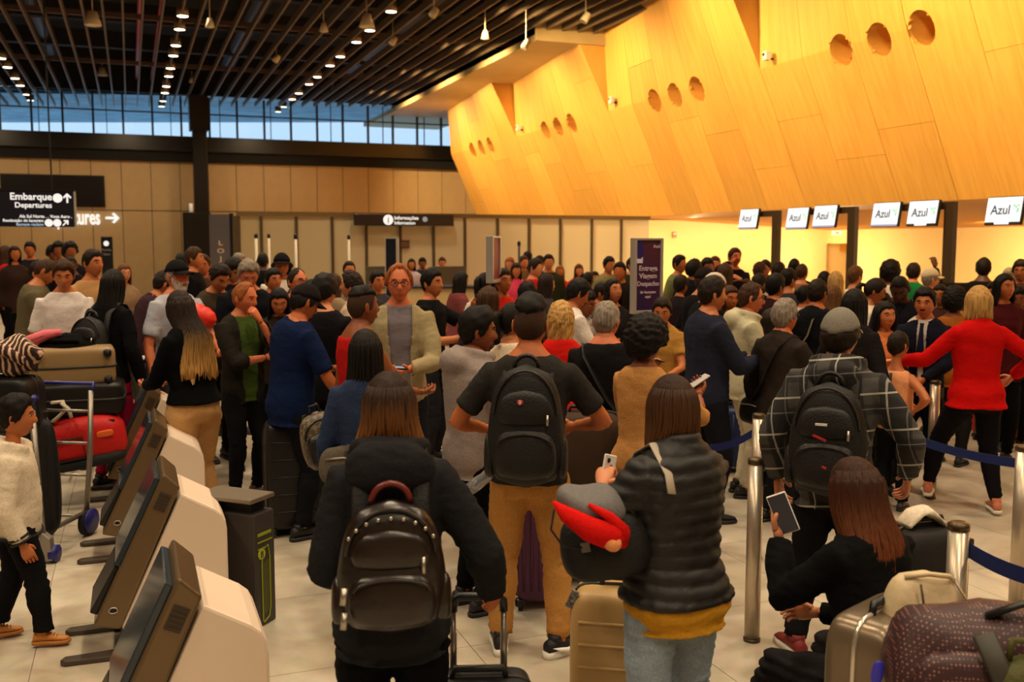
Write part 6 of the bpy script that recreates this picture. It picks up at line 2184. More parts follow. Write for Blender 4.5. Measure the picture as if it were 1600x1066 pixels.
def monitor(px, py, label, dark_strip):
    c = PX(px, py, XM)
    t = thing('counter_monitor', label, 'monitor', group='monitors over the check-in counters', M=Matrix.Translation(c) @ Matrix.Rotation(-PI / 2, 4, 'Z') @ Matrix.Rotation(R(-9), 4, 'X'))
    obj('bezel', MB().box((0, 0.03, 0), (0.60, 0.05, 0.385)), M_BLACK, t, bevel=0.008)
    obj('screen', MB().box((0, 0.003, 0.012), (0.575, 0.006, 0.335)), M_MON, t)
    obj('lower_strip', MB().box((0, 0.002, -0.172), (0.575, 0.008, 0.03)), M_BLACK if dark_strip else mat('strip_blue', (120, 136, 190), 0.4, emit=0.5), t)
    if dark_strip:
        obj('code_label', MB().box((0, -0.003, -0.172), (0.24, 0.006, 0.032)), M_MON, t)
    text('lettering', 'Azul', 0.18, M_AZ, t, (-0.05, -0.002, -0.05), (PI / 2, 0, 0), 'CENTER', 0.001)
    mb = MB()
    for q in range(3):
        mb.prism([(0.15 + 0.035 * q, 0.03 + 0.02 * (q != 1)), (0.18 + 0.035 * q, 0.03 + 0.02 * (q != 1)), (0.18 + 0.035 * q, 0.06 + 0.02 * (q != 1)), (0.15 + 0.035 * q, 0.06 + 0.02 * (q != 1))], -0.003, 0.0, 'y')
    mb.prism([(0.222, 0.03), (0.252, 0.03), (0.24, -0.03), (0.21, -0.03)], -0.003, 0.0, 'y')
    obj('logo_mark', mb, M_TEAL, t)
    obj('mount_arm', MB().tube([(0, 0.05, 0.1), (0, 0.16, 0.16)], 0.02, 8), M_BLACK, t)
    return t, c


MONS = [(1169, 342, 'smallest blue lit counter monitor, the one at the start of the gantries by the partition', 0), (1245, 341, 'counter monitor with blue logo on the second gantry, near its middle', 0), (1288, 338, 'counter monitor with blue logo beside the second gantry post', 0), (1383, 335, 'counter monitor with a pale lower strip on the third gantry', 0), (1441, 333, 'counter monitor with a dark lower strip beside the third gantry post', 1), (1568, 329, 'largest counter monitor, blue logo and dark strip, at the image edge', 1)]
mc = [monitor(*m)[1] for m in MONS]
posts = [(1210, 0, 0, 'brown square gantry post with a bar to the smallest counter monitor'), (1329, 1, 2, 'brown square gantry post carrying two monitors near the wall niche'), (1481, 3, 4, 'brown square gantry post carrying two monitors, beside the person with spread arms'), (1640, 5, 5, 'brown square gantry post at the image edge carrying the largest monitor')]
for px, i0, i1, lab in posts:
    p = PX(px, 345, XM + 0.12)
    zb = 2.58
    t = thing('monitor_gantry', lab, 'gantry', (XM + 0.17, p.y, 0), group='monitor gantries')
    far_ = max(mc[i0].y, mc[i1].y) - p.y + 0.3
    obj('post', MB().bbox((-0.045, -0.09, 0), (0.045, 0.09, zb)), M_GAN, t, bevel=0.006)
    obj('bar', MB().bbox((-0.045, 0.09, zb - 0.11), (0.045, far_, zb)), M_GAN, t, bevel=0.006)
    obj('foot', MB().bbox((-0.12, -0.15, 0), (0.12, 0.15, 0.02)), M_GAN, t)
for k, y in enumerate((8.4, 10.4, 12.4, 14.4, 16.4, 18.4)):
    lab = ('brown check-in counter under the largest monitor', 'brown check-in counter behind the blond bob', 'brown check-in counter behind the man in green', 'brown check-in counter in front of the wall niche', 'brown check-in counter under the smallest monitor', 'brown check-in counter farthest along the lit wall')[k].replace('farthest', 'last')
    t = thing('check_in_counter', lab, 'counter', (XM + 1.0, y, 0), group='check-in counters')
    obj('front', MB().bbox((-0.35, -0.95, 0.08), (-0.28, 0.95, 1.05)), mat('counter_brown', (122, 84, 44), 0.5), t, bevel=0.01)
    obj('worktop', MB().bbox((-0.42, -0.97, 1.05), (0.35, 0.97, 1.1)), mat('counter_top', (92, 60, 34), 0.35), t, bevel=0.008)
    obj('side_panel', MB().bbox((-0.28, -0.95, 0.0), (0.3, -0.9, 1.05)), MATS['counter_brown'], t)
    obj('side_panel', MB().bbox((-0.28, 0.9, 0.0), (0.3, 0.95, 1.05)), MATS['counter_brown'], t)
    obj('scale_belt', MB().bbox((-0.3, -0.4, 0.0), (0.5, 0.4, 0.2)), M_RUB, t)
q = PX(1306, 364, XW - 0.06)
t = thing('exit_sign', 'small white sign on the lit wall above the second niche', 'sign', (XW - 0.03, q.y, q.z))
obj('plate', MB().box((0, 0, 0), (0.03, 0.42, 0.13)), mat('exit_white', (240, 238, 220), 0.5, emit=0.4), t)
obj('pictogram', MB().box((-0.018, -0.05, 0), (0.006, 0.16, 0.06)), mat('exit_green', (120, 170, 120), 0.5), t)
q = PY(1053, 367, 24.0)
t = thing('wall_notice', 'small reddish notice on the lit yellow wall beside the partition', 'notice', (q.x, 23.97, q.z))
obj('plate', MB().box((0, 0, 0), (0.12, 0.03, 0.16)), mat('notice_red', (212, 120, 84), 0.5), t)
obj('band', MB().box((0, -0.02, 0.03), (0.1, 0.006, 0.04)), mat('notice_pale', (236, 210, 180), 0.5), t)

# ------------------------------------------------------------------ self check-in kiosks
M_BRZ = mat('kiosk_bronze', (112, 92, 66), 0.36, 0.55, 0.5, 0.02, 200, 0.0)
M_KWH = mat('kiosk_white', (226, 204, 182), 0.45)
M_KGL = mat('kiosk_screen', (44, 54, 62), 0.12)
K2 = PZ(255, 740, 0.887)
yk = K2.y


def kp(px, py):
    q = PY(px, py, yk)
    return (q.x - K2.x, q.z)


TL, TR_, BR_, BL_ = kp(255, 740), kp(282, 762), kp(188, 985), kp(145, 980)
WH = [kp(282.5, 772), kp(318, 788), kp(336, 796), kp(347, 804), kp(353, 814), kp(355.5, 828)]
KW = 0.48


def kiosk(dx, dy, label):
    t = thing('check_in_kiosk', label, 'kiosk', (K2.x + dx, K2.y + dy, 0), group='check-in kiosks in the row')
    slab = MB().prism([TL, TR_, BR_, BL_], 0, KW, 'y')
    obj('frame', slab, M_BRZ, t, bevel=0.012)
    # glass screen proud of the front of the frame
    n = Vector((TL[0] - BL_[0], 0, TL[1] - BL_[1])).normalized()
    o_ = Vector((-n.z, 0, n.x))
    a = Vector((TL[0], 0, TL[1])) - n * 0.035
    b = Vector((BL_[0], 0, BL_[1])) + n * 0.30
    sc = MB().prism([(a.x, a.z), (b.x, b.z), (b.x + o_.x * 0.028, b.z + o_.z * 0.028), (a.x + o_.x * 0.028, a.z + o_.z * 0.028)], 0.02, KW - 0.02, 'y')
    obj('screen', sc, M_KGL, t, bevel=0.005)
    b2 = Vector((BL_[0], 0, BL_[1])) + n * 0.04
    b3 = Vector((BL_[0], 0, BL_[1])) + n * 0.28
    sc = MB().prism([(b3.x, b3.z), (b2.x, b2.z), (b2.x + o_.x * 0.035, b2.z + o_.z * 0.035), (b3.x + o_.x * 0.02, b3.z + o_.z * 0.02)], 0.05, KW - 0.05, 'y')
    obj('card_reader', sc, M_PLAST, t, bevel=0.006)
    rb = (WH[-1][0], 0.22)
    body = MB().prism(WH + [rb, (BR_[0] + 0.06, BR_[1] - 0.13), (BR_[0] + 0.005, BR_[1] + 0.01)], 0.012, KW - 0.012, 'y')
    obj('rear_housing', body, M_KWH, t, bevel=0.012)
    # vent grille and ring lock on the flank
    c = Vector(((TL[0] + TR_[0]) / 2, 0, TL[1])) - n * 0.12
    m_ = Matrix.Rotation(math.atan2(n.x, n.z), 3, 'Y')
    vg = MB()
    vg.box((c.x + 0.005, -0.003, c.z - 0.03), (0.055, 0.006, 0.085), m_)
    for q in range(5):
        vg.box(Vector((c.x + 0.005, -0.007, c.z - 0.03)) + n * (-0.034 + 0.017 * q), (0.05, 0.004, 0.006), m_)
    obj('vent', vg, mat('vent_dark', (58, 44, 30), 0.6), t)
    c = Vector(((BL_[0] + BR_[0]) / 2, 0, BL_[1])) + n * 0.075
    rg = MB().tube([(c.x + 0.020 * math.cos(a_), -0.004, c.z + 0.014 * math.sin(a_)) for a_ in np.linspace(0, 2 * PI, 17)], 0.004, 6)
    obj('lock_ring', rg, M_STEEL, t, True)
    lk = MB()
    disc(lk, (c.x, c.z), 0.013, -0.004, 0.01, 14)
    obj('lock', lk, M_BLACK, t)
    # pedestal and forked foot
    obj('pedestal', MB().bbox((BL_[0] + 0.12, 0.07, 0.03), (BL_[0] + 0.36, KW - 0.07, BL_[1] + 0.05)), M_PLAST, t, bevel=0.02)
    f0, f1 = PZ(95, 1026, 0.02), PZ(190, 1012, 0.02)
    xa = f0.x - K2.x
    for y in (0.0, KW - 0.09):
        obj('foot', MB().prism([(xa, y + 0.025), (xa + 0.02, y), (0.10, y - 0.02), (0.10, y + 0.10), (xa + 0.02, y + 0.065)], 0.0, 0.028, 'z'), mat('kiosk_foot', (72, 62, 52), 0.45, 0.3), t, bevel=0.006)
    obj('base_plate', MB().bbox((0.0, 0.0, 0.0), (0.26, KW, 0.03)), MATS['kiosk_foot'], t, bevel=0.006)
    return t


SPY = 1.59
for i, lab in ((0, 'white and bronze check-in kiosk between two others, vent facing the boy'), (-1, 'white and bronze check-in kiosk cut by the image bottom'), (1, 'white and bronze check-in kiosk second from the far end of the row'), (2, 'white and bronze check-in kiosk at the far end of the row, before the red duffel')):
    kiosk(0.0, i * SPY, lab)

# charcoal baggage gauge beside the kiosks
g0 = PZ(402, 984, 0.0)
g1 = PZ(432, 967, 0.0)
dv = (g1 - g0)
ln_ = dv.length
rz = math.atan2(dv.y, dv.x)
gh = 0.60
t = thing('baggage_gauge', 'charcoal baggage gauge box with lime green print beside the white kiosks', 'baggage gauge', g0, rz)
wG = ln_
obj('cabinet', MB().bbox((0, 0, 0.0), (wG, 0.34, gh)), mat('gauge_charcoal', (52, 46, 44), 0.5), t, bevel=0.008)
obj('neck', MB().bbox((0.03, 0.04, gh), (wG - 0.03, 0.30, gh + 0.06)), M_BLACK, t)
obj('top_plate', MB().bbox((-0.03, 0.0, gh + 0.06), (wG + 0.01, 0.36, gh + 0.085)), mat('gauge_plate', (120, 108, 92), 0.4, 0.4), t, bevel=0.006)
obj('label_plate', MB().box((-0.006, 0.30, gh - 0.21), (0.012, 0.09, 0.10)), mat('label_grey', (176, 172, 168), 0.5), t)
M_LIME = mat('lime_print', (140, 150, 22), 0.5)
pr = MB()
z_ = gh - 0.12
for q, w_ in ((0, 0.8), (1, 0.86), (2, 0.5)):
    pr.bbox((wG * 0.12, -0.004, z_ - 0.035 * q), (wG * (0.12 + w_ * 0.85), 0.0, z_ - 0.035 * q + (0.016 if q < 1 else 0.006)))
obj('print', pr, M_LIME, t)
pr = MB()
outl = [(0.30, 0.03), (0.30, 0.34), (0.36, 0.40), (0.62, 0.42), (0.70, 0.36), (0.70, 0.10), (0.62, 0.04), (0.36, 0.02)]
pts = [(wG * a, -0.003, b) for a, b in outl] + [(wG * 0.30, -0.003, 0.03)]
pr.tube(pts, 0.004, 5)
obj('print', pr, M_LIME, t)
obj('print', MB().prism([(wG * (0.36 + 0.3 * a), 0.06 + 0.3 * b) for a, b in ((0, 0), (1, .05), (1, .95), (0, .9))], -0.002, 0.0, 'y'), mat('olive_print', (72, 70, 26), 0.5), t)
pr = MB()
disc(pr, (wG * 0.30, gh * 0.64), 0.028, -0.005, 0.0, 16)
obj('badge', pr, mat('lime_badge', (170, 180, 24), 0.5), t)
text('lettering', 'B', 0.045, mat('gauge_charcoal', (52, 46, 44), 0.5), t, (wG * 0.30, -0.006, gh * 0.64 - 0.015), (PI / 2, 0, 0), 'CENTER', 0.0005)

# ------------------------------------------------------------------ queue posts and belts
M_POST = mat('post_aluminium', (190, 176, 156), 0.3, 0.75)
M_BELT = mat('belt_blue', (18, 34, 92), 0.7, 0, 0.3, 0.1, 200, 0.1)


def post(px, py_top, d, label, ztop=0.93, rad=0.038):
    q = P(px, 700, d)
    q = P(px, 380 + (CAMZ - 0.5) * FPX / d, d)
    t = thing('queue_post', label, 'queue post', (q.x, q.y, 0), group='queue posts')
    obj('tube', MB().lathe([(0.005, 0.012), (rad, 0.012), (rad, ztop - 0.02), (0.005, ztop - 0.02)], n=24), M_POST, t, True)
    obj('floor_ring', MB().lathe([(0.005, 0.0), (rad + 0.004, 0.0), (rad + 0.004, 0.016), (0.005, 0.016)], n=24), mat('ring_dark', (70, 60, 50), 0.4, 0.4), t, True)
    obj('cap', MB().lathe([(0.005, ztop - 0.03), (rad + 0.002, ztop - 0.03), (rad + 0.002, ztop - 0.008), (rad - 0.008, ztop), (0.005, ztop)], n=24), mat('cap_bronze', (72, 56, 34), 0.35, 0.4), t, True)
    obj('belt_cassette', MB().box((rad * 0.7, 0.0, ztop - 0.10), (0.05, 0.06, 0.075)), M_PLAST, t, bevel=0.006)
    return Vector((q.x, q.y, ztop - 0.10))


pA = post(1178, 724, 4.81, 'brushed metal queue post standing alone before the plaid jacket')
pB = post(1183, 660, 6.1, 'metal queue post mostly hidden behind the lone front post', 0.93)
pC = post(1458, 597, 7.6, 'metal queue post between the peach vest boy and the red jacket')
pD = post(1593, 704, 5.12, 'metal queue post at the image edge with a blue belt attached')
pE = post(1490, 832, 3.68, 'metal queue post with a dark cap rising behind the cream bag')


def belt(a, b, label, sag=0.03, h=0.05):
    mb = MB()
    n = 14
    v = b - a
    side_ = Vector((-v.y, v.x, 0)).normalized() * 0.0015
    rings = []
    for k in range(n + 1):
        u_ = k / n
        p = a.lerp(b, u_) - Vector((0, 0, sag * 4 * u_ * (1 - u_)))
        rings.append([p + side_ + Vector((0, 0, h / 2)), p - side_ + Vector((0, 0, h / 2)), p - side_ - Vector((0, 0, h / 2)), p + side_ - Vector((0, 0, h / 2))])
    mb.loft(rings)
    o = obj('queue_belt', mb, M_BELT)
    tag(o, label, 'queue belt', 'queue belts')
    return o


pBfar = P(1395, 672, 5.95)
belt(pD, pBfar, 'blue queue belt running past the red jacket legs to the edge post')
belt(pB, P(1108, 700, 6.4), 'short dark blue queue belt beside the hidden queue post')
e1 = P(1640, 910, 3.3)
belt(pE + Vector((0.03, 0, 0)), Vector((e1.x, e1.y, pE.z)), 'dark navy queue belt stretched from the capped post to the image edge', 0.02, 0.058)

# ------------------------------------------------------------------ bags, suitcases, trolleys
def bag_shell(mb, w, h, d, top=0.72, e=2.6, n=24, bulge=0.06):
    """soft upright bag: lofted rounded sections, narrower towards the top"""
    rings = []
    for k in range(15):
        t = k / 14
        z = -h / 2 + h * t
        s = (1 - abs(2 * t - 1) ** 5) ** 0.4 if 0 < t < 1 else 0.12
        taper = 1 - (1 - top) * max(0, (t - 0.35) / 0.65) ** 1.5
        ww = w / 2 * s * taper * (1 + bulge * math.sin(PI * t))
        dd = d / 2 * s * (1 - 0.35 * max(0, (t - 0.4) / 0.6)) * (1 + bulge * math.sin(PI * t))
        rings.append(ring(Vector((0, 0, z)), Vector((max(ww, 0.01), 0, 0)), Vector((0, max(dd, 0.008), 0)), n, e))
    mb.loft(rings)


def backpack(f, label, w, h, d, zc, m, m2=None, logo=None, beads=False, tilt=0.0, straps=True, gap=0.045, sm=None):
    T = f.T
    c = T((0, -0.072, zc)) + f.rot @ Vector((0, -d / 2 - gap * 0.35, 0))
    Ml = Matrix.Translation(c) @ f.rot.to_4x4() @ Matrix.Rotation(tilt, 4, 'X')
    t = thing('backpack', label, 'backpack', M=f.M @ Ml)
    inv = Ml.inverted()
    m2 = m2 or m
    mb = MB()
    bag_shell(mb, w, h, d)
    obj('main_compartment', mb, m, t, True)
    pk = MB()
    bag_shell(pk, w * 0.80, h * 0.42, d * 0.5, 0.86)
    pk.v = [(x, y - d * 0.40, z - h * 0.20) for x, y, z in pk.v]
    obj('front_pocket', pk, m2, t, True)
    pk = MB()
    bag_shell(pk, w * 0.72, h * 0.30, d * 0.35, 0.7)
    pk.v = [(x, y - d * 0.36, z + h * 0.16) for x, y, z in pk.v]
    obj('upper_pocket', pk, m2, t, True)
    for s_ in (1, -1):
        sp_ = MB()
        bag_shell(sp_, 0.05, h * 0.36, d * 0.6, 0.9)
        sp_.v = [(x + s_ * w * 0.49, y, z - h * 0.24) for x, y, z in sp_.v]
        obj('side_pocket', sp_, m2, t, True)
    zp = MB()
    zp.tube([(math.cos(a) * w * 0.42, -d * 0.30, h * 0.10 + math.sin(a) * h * 0.36) for a in np.linspace(0.05, PI - 0.05, 15)], 0.006, 6)
    zp.tube([(math.cos(a) * w * 0.36, -d * 0.60, -h * 0.12 + math.sin(a) * h * 0.09) for a in np.linspace(0.0, PI, 11)], 0.005, 6)
    obj('zipper', zp, mat('zip_dark', (44, 38, 34), 0.35, 0.4), t, True)
    hd = MB()
    hd.tube([(math.cos(a) * 0.055, d * 0.12, h * 0.47 + math.sin(a) * 0.055) for a in np.linspace(0, PI, 11)], 0.010, 8)
    obj('grab_handle', hd, mat('bead_red', (96, 26, 22), 0.35) if beads else m2, t, True)
    for s_, z in ((0.30, 0.12), (-0.26, -0.06), (0.2, -0.1)):
        pl = MB().tube([(s_ * w, -d * 0.5, z * h), (s_ * w, -d * 0.56, z * h - 0.045)], 0.006, 6)
        obj('zip_pull', pl, M_STEEL, t, True)
    if straps:
        for s_ in (1, -1):
            st = MB()
            strap(st, f, s_, 0.055, 0.058, 0.60, offs=gap, th=0.014)
            st.v = [tuple(inv @ Vector(v)) for v in st.v]
            obj('shoulder_strap', st, sm or m, t, True)
    if logo:
        lg = MB().sell((logo[1], -d * (0.53 + logo[3]), h * logo[2]), (0.028, 0.010, 0.024), 0.8)
        obj('logo', lg, mat('logo_%02x%02x%02x' % logo[0], logo[0], 0.4), t, True)
        lg = MB()
        lg.box((logo[1], -d * (0.53 + logo[3]) - 0.006, h * logo[2]), (0.004, 0.004, 0.018))
        lg.box((logo[1], -d * (0.53 + logo[3]) - 0.006, h * logo[2]), (0.014, 0.004, 0.004))
        obj('logo_cross', lg, mat('logo_pale', (226, 216, 208), 0.5), t)
    return t


M_NYL = mat('nylon_black', (13, 12, 12), 0.6, 0, 0.35, 0.3, 120, 0.2)
M_NYL2 = mat('nylon_black_panel', (17, 15, 15), 0.5, 0, 0.4, 0.3, 120, 0.2)
M_LEA = mat('leather_dark_brown', (30, 20, 16), 0.3, 0, 0.55, 0.25, 22, 0.25)

bp1 = backpack(F['hoodie_woman'], 'shiny dark brown backpack with a red beaded handle on the black hoodie', 0.30, 0.39, 0.15, 0.665, M_LEA, M_LEA, beads=True, gap=0.05, sm=M_NYL)
for k in range(9):
    a = PI * (0.16 + 0.68 * k / 8)
    st = MB().sell((math.cos(a) * 0.135, -0.056, 0.05 + math.sin(a) * 0.105), (0.013, 0.012, 0.013), 1.0, nu=8, nv=5)
    obj('stud', st, M_STEEL, bp1, True)
for z in (-0.03, -0.10):
    ch = MB().tube([(-0.13, -0.09, z), (-0.135, -0.10, z - 0.045)], 0.010, 6)
    obj('charm', ch, M_STEEL, bp1, True)
bp2 = backpack(F['khaki_man'], 'large black backpack with a small red badge on the grey T-shirt', 0.335, 0.56, 0.19, 0.675, M_NYL, M_NYL2, logo=((176, 40, 44), -0.02, 0.22, 0.0), gap=0.02)
bp3 = backpack(F['plaid_man'], 'black backpack with faint red marks over the plaid jacket', 0.33, 0.52, 0.19, 0.66, M_NYL, M_NYL2, gap=0.035)
for z, w_, c in ((0.09, 0.05, (214, 208, 200)), (0.03, 0.06, (168, 30, 34)), (-0.10, 0.02, (168, 40, 30))):
    obj('mark', MB().box((0.02 - w_ * 0.6, -0.145, z), (w_, 0.006, 0.010), Matrix.Rotation(0.35 if c[0] == 168 else 0, 3, 'Y')), mat('bagmark_%d' % c[1], c, 0.5), bp3)
bp4 = backpack(F['black_jacket_woman'], 'black school backpack on the woman with long black hair', 0.32, 0.44, 0.17, 0.66, M_NYL, M_NYL2, gap=0.03)

# strap of the grey haired man and of the bearded man: sling bags
def sling(f, label, m, xa=0.07, xb=-0.10, zb=0.56, bag=(0.24, 0.2, 0.09), width=0.05, back=True):
    T = f.T
    k = 0.035 / f.H
    ys = -1 if back else 1
    pts = [T((xa, 0.03, 0.835)), T((xa * 0.95, ys * 0.03, 0.84)), T((xa * 0.8, ys * (0.062 + k), 0.80)), T((xa * 0.2, ys * (0.075 + k), 0.72)), T(((xa + xb) / 2 * 1.2, ys * (0.072 + k), 0.65)), T((xb, ys * (0.05 + k), zb + 0.03))]
    c = T((xb * 1.12, ys * 0.05, zb - 0.03))
    Ml = Matrix.Translation(c) @ f.rot.to_4x4()
    t = thing('sling_bag', label, 'bag', M=f.M @ Ml)
    inv = Ml.inverted()
    mb = MB()
    mb.tube(pts, width / 2, 8, flat=0.16, up=(0, 1, 0))
    mb.v = [tuple(inv @ Vector(v)) for v in mb.v]
    obj('strap', mb, m, t, True)
    b = MB()
    bag_shell(b, *[bag[i] for i in (0, 1, 2)], 0.85)
    obj('pouch', b, m, t, True)
    z = MB().tube([(-bag[0] * 0.36, -bag[2] * 0.46, bag[1] * 0.2), (0, -bag[2] * 0.5, bag[1] * 0.24), (bag[0] * 0.36, -bag[2] * 0.46, bag[1] * 0.2)], 0.005, 6)
    obj('zipper', z, M_STEEL, t, True)
    return t


sling(F['denim_woman'], 'grey patterned strap and pouch slung across the blue denim jacket', mat('strap_grey', (92, 84, 72), 0.8, 0, 0.3, 0.2, 80, 0.3), 0.085, -0.06, 0.60, width=0.055)
sling(F['grey_haired_back'], 'black shoulder bag on the grey haired man in black', M_NYL, -0.075, 0.115, 0.50, (0.30, 0.34, 0.12), 0.05)
sling(F['old_man_dark'], 'dark shoulder bag of the older man in the long dark jacket', M_NYL2, 0.07, -0.1, 0.53)
sling(F['cap_curly'], 'dark strapped pouch on the white T-shirt of the person in the black cap', M_NYL, -0.07, 0.09, 0.6, back=False)
sling(F['black_tee_man'], 'olive strap pouch across the back of the man with the pale collar', mat('strap_olive', (96, 82, 58), 0.8), 0.03, -0.1, 0.58, width=0.035)


def suitcase(base, rz, w, d, h, col, label, ribs=6, handle=0.0, lying=None, vertical_ribs=False, soft=False, group=None, wheels=True, metal=0.0, rough=0.42, tilt=0.0, trim=None):
    """upright hard or soft suitcase; lying: None, 'flat' (wide face down)"""
    M = Matrix.Translation(Vector(base)) @ Matrix.Rotation(rz, 4, 'Z') @ Matrix.Rotation(tilt, 4, 'X')
    group = group or 'suitcases'
    if lying == 'flat':
        M = M @ Matrix.Translation(Vector((0, -h / 2, d / 2))) @ Matrix.Rotation(-PI / 2, 4, 'X')
        zoff = 0.0
    else:
        zoff = 0.05 if wheels else 0.0
    t = thing('suitcase', label, 'suitcase', M=M, group=group)
    m = mat('case_%02x%02x%02x' % col, col, 0.8 if soft else rough, metal, 0.4, 0.15 if soft else 0.03, 120, 0.12 if soft else 0.0)
    e = 0.26 if not soft else 0.32
    sh = MB().sell((0, 0, zoff + h / 2), (w, d, h), e, nu=32, nv=18)
    obj('shell', sh, m, t, True)
    if ribs:
        rb = MB()
        for s_ in (-1, 1):
            for q in range(ribs):
                u_ = (q + 0.5) / ribs
                if vertical_ribs:
                    rb.tube([(w * (u_ - 0.5) * 0.84, s_ * d * 0.497, zoff + h * 0.10), (w * (u_ - 0.5) * 0.84, s_ * d * 0.503, zoff + h * 0.5), (w * (u_ - 0.5) * 0.84, s_ * d * 0.497, zoff + h * 0.90)], 0.007, 6)
                else:
                    rb.tube([(-w * 0.41, s_ * d * 0.495, zoff + h * (0.10 + 0.80 * u_)), (0, s_ * d * 0.503, zoff + h * (0.10 + 0.80 * u_)), (w * 0.41, s_ * d * 0.495, zoff + h * (0.10 + 0.80 * u_))], 0.006, 6)
        o = obj('ribs', rb, m, t, True)
    zp = MB()
    zp.tube([p + Vector((0, 0, 0)) for p in ring(Vector((0, 0, zoff + h / 2)), Vector((w / 2 * 1.004, 0, 0)), Vector((0, 0, h / 2 * 1.004)), 40, 7.0)] + [ring(Vector((0, 0, zoff + h / 2)), Vector((w / 2 * 1.004, 0, 0)), Vector((0, 0, h / 2 * 1.004)), 40, 7.0)[0]], 0.009, 6)
    obj('seam', zp, trim or mat('case_seam', (30, 26, 22), 0.5), t, True)
    if wheels:
        for sx in (-1, 1):
            for sy in (-1, 1):
                hb = MB().sell((sx * w * 0.40, sy * d * 0.34, zoff - 0.004), (0.06, 0.06, 0.05), 0.6)
                wh = obj('wheel', hb, M_PLAST, t, True)
                tm = MB().tube([(sx * w * 0.40 - 0.012, sy * d * 0.34, zoff - 0.026), (sx * w * 0.40 + 0.012, sy * d * 0.34, zoff - 0.026)], 0.024, 12)
                obj('tyre', tm, M_RUB, wh, True)
    gh_ = MB().tube([(-0.09, 0, zoff + h * 0.99), (-0.08, 0, zoff + h + 0.03), (0.08, 0, zoff + h + 0.03), (0.09, 0, zoff + h * 0.99)], 0.013, 8)
    obj('carry_handle', gh_, M_PLAST, t, True)
    if handle:
        hy_ = d * 0.30
        o = None
        for sx in (-1, 1):
            hh = MB()
            hh.tube([(sx * 0.085, hy_, zoff + h * 0.9), (sx * 0.085, hy_, zoff + h + handle * 0.5), (sx * 0.085, hy_, zoff + h + handle * 0.51), (sx * 0.085, hy_, zoff + h + handle - 0.02)], [0.012, 0.012, 0.0095, 0.0095], 10)
            o = obj('handle_rod', hh, mat('handle_metal', (150, 142, 134), 0.28, 0.8), t, True)
        gp = MB().tube([(-0.085, hy_, zoff + h + handle - 0.05), (-0.083, hy_, zoff + h + handle - 0.012), (-0.068, hy_, zoff + h + handle), (0.068, hy_, zoff + h + handle), (0.083, hy_, zoff + h + handle - 0.012), (0.085, hy_, zoff + h + handle - 0.05)], 0.015, 10)
        obj('grip', gp, M_PLAST, o, True)
    return t


# suitcase pulled by the hoodie woman: only its raised handle rises into view
q = P(748, 960, 3.17)
suitcase((q.x, q.y, 0), -TH + 0.05, 0.36, 0.23, 0.50, (28, 28, 31), 'dark cabin suitcase whose raised steel handle the hoodie woman grips', 5, handle=0.25)
# beige cabin case beside the pale jeans
q = P(976, 1000, 3.66)
tb = suitcase((q.x, q.y, 0), -TH - 0.18, 0.40, 0.26, 0.64, (176, 142, 90), 'beige ribbed cabin suitcase beside the pale jeans', 6)
obj('name_tag', MB().box((-0.19, -0.10, 0.66), (0.03, 0.012, 0.07), Matrix.Rotation(0.4, 3, 'Y')), mat('tag_mono', (150, 146, 140), 0.5, 0, 0.4, 0, 90, 0.9), tb, bevel=0.003)
hp_ = MB()
hp_.tube([(0.10, 0.05, 0.60), (0.16, 0.05, 0.85), (0.215, 0.03, 1.09)], 0.016, 8)
hp_.tube([(0.135, 0.05, 0.60), (0.195, 0.05, 0.85), (0.25, 0.03, 1.09)], 0.012, 8)
obj('telescopic_handle', hp_, mat('handle_brown', (66, 54, 46), 0.35, 0.5), tb, True)
hp_ = MB().tube([(0.20 + 0.075 * math.cos(a), 0.03, 1.13 + 0.085 * math.sin(a)) for a in np.linspace(-1.2, 2.2, 12)], 0.010, 8)
obj('grip', hp_, M_PLAST, tb, True)
# purple case behind the khaki trousers
q = PZ(848, 950, 0.0)
suitcase((q.x, q.y + 0.05, 0), -TH, 0.26, 0.25, 0.70, (84, 42, 74), 'purple suitcase standing behind the khaki trousers', 5, vertical_ribs=True)
# dark brown soft case behind the khaki man
q = P(912, 800, 5.75)
suitcase((q.x, q.y, 0), -TH, 0.46, 0.3, 0.95, (58, 38, 20), 'tall brown soft suitcase behind the khaki man', 0, soft=True, handle=0.0)
# big black case of the polo man, raised handle
q = PZ(462, 832, 0.0)
suitcase((q.x, q.y, 0), -TH + 0.3, 0.40, 0.28, 0.74, (16, 15, 16), 'big black suitcase with raised silver handle in front of the navy polo', 5, handle=0.36)
# navy case by the hidden post
q = PZ(1146, 736, 0.0)
suitcase((q.x, q.y, 0), -TH, 0.36, 0.26, 0.52, (24, 36, 78), 'navy blue suitcase behind the lone queue post', 4, vertical_ribs=True)
# red case behind the red jacket's legs
q = PZ(1556, 690, 0.0)
suitcase((q.x, q.y, 0), -TH, 0.42, 0.28, 0.66, (150, 20, 18), 'red suitcase seen between the legs behind the red jacket', 4)
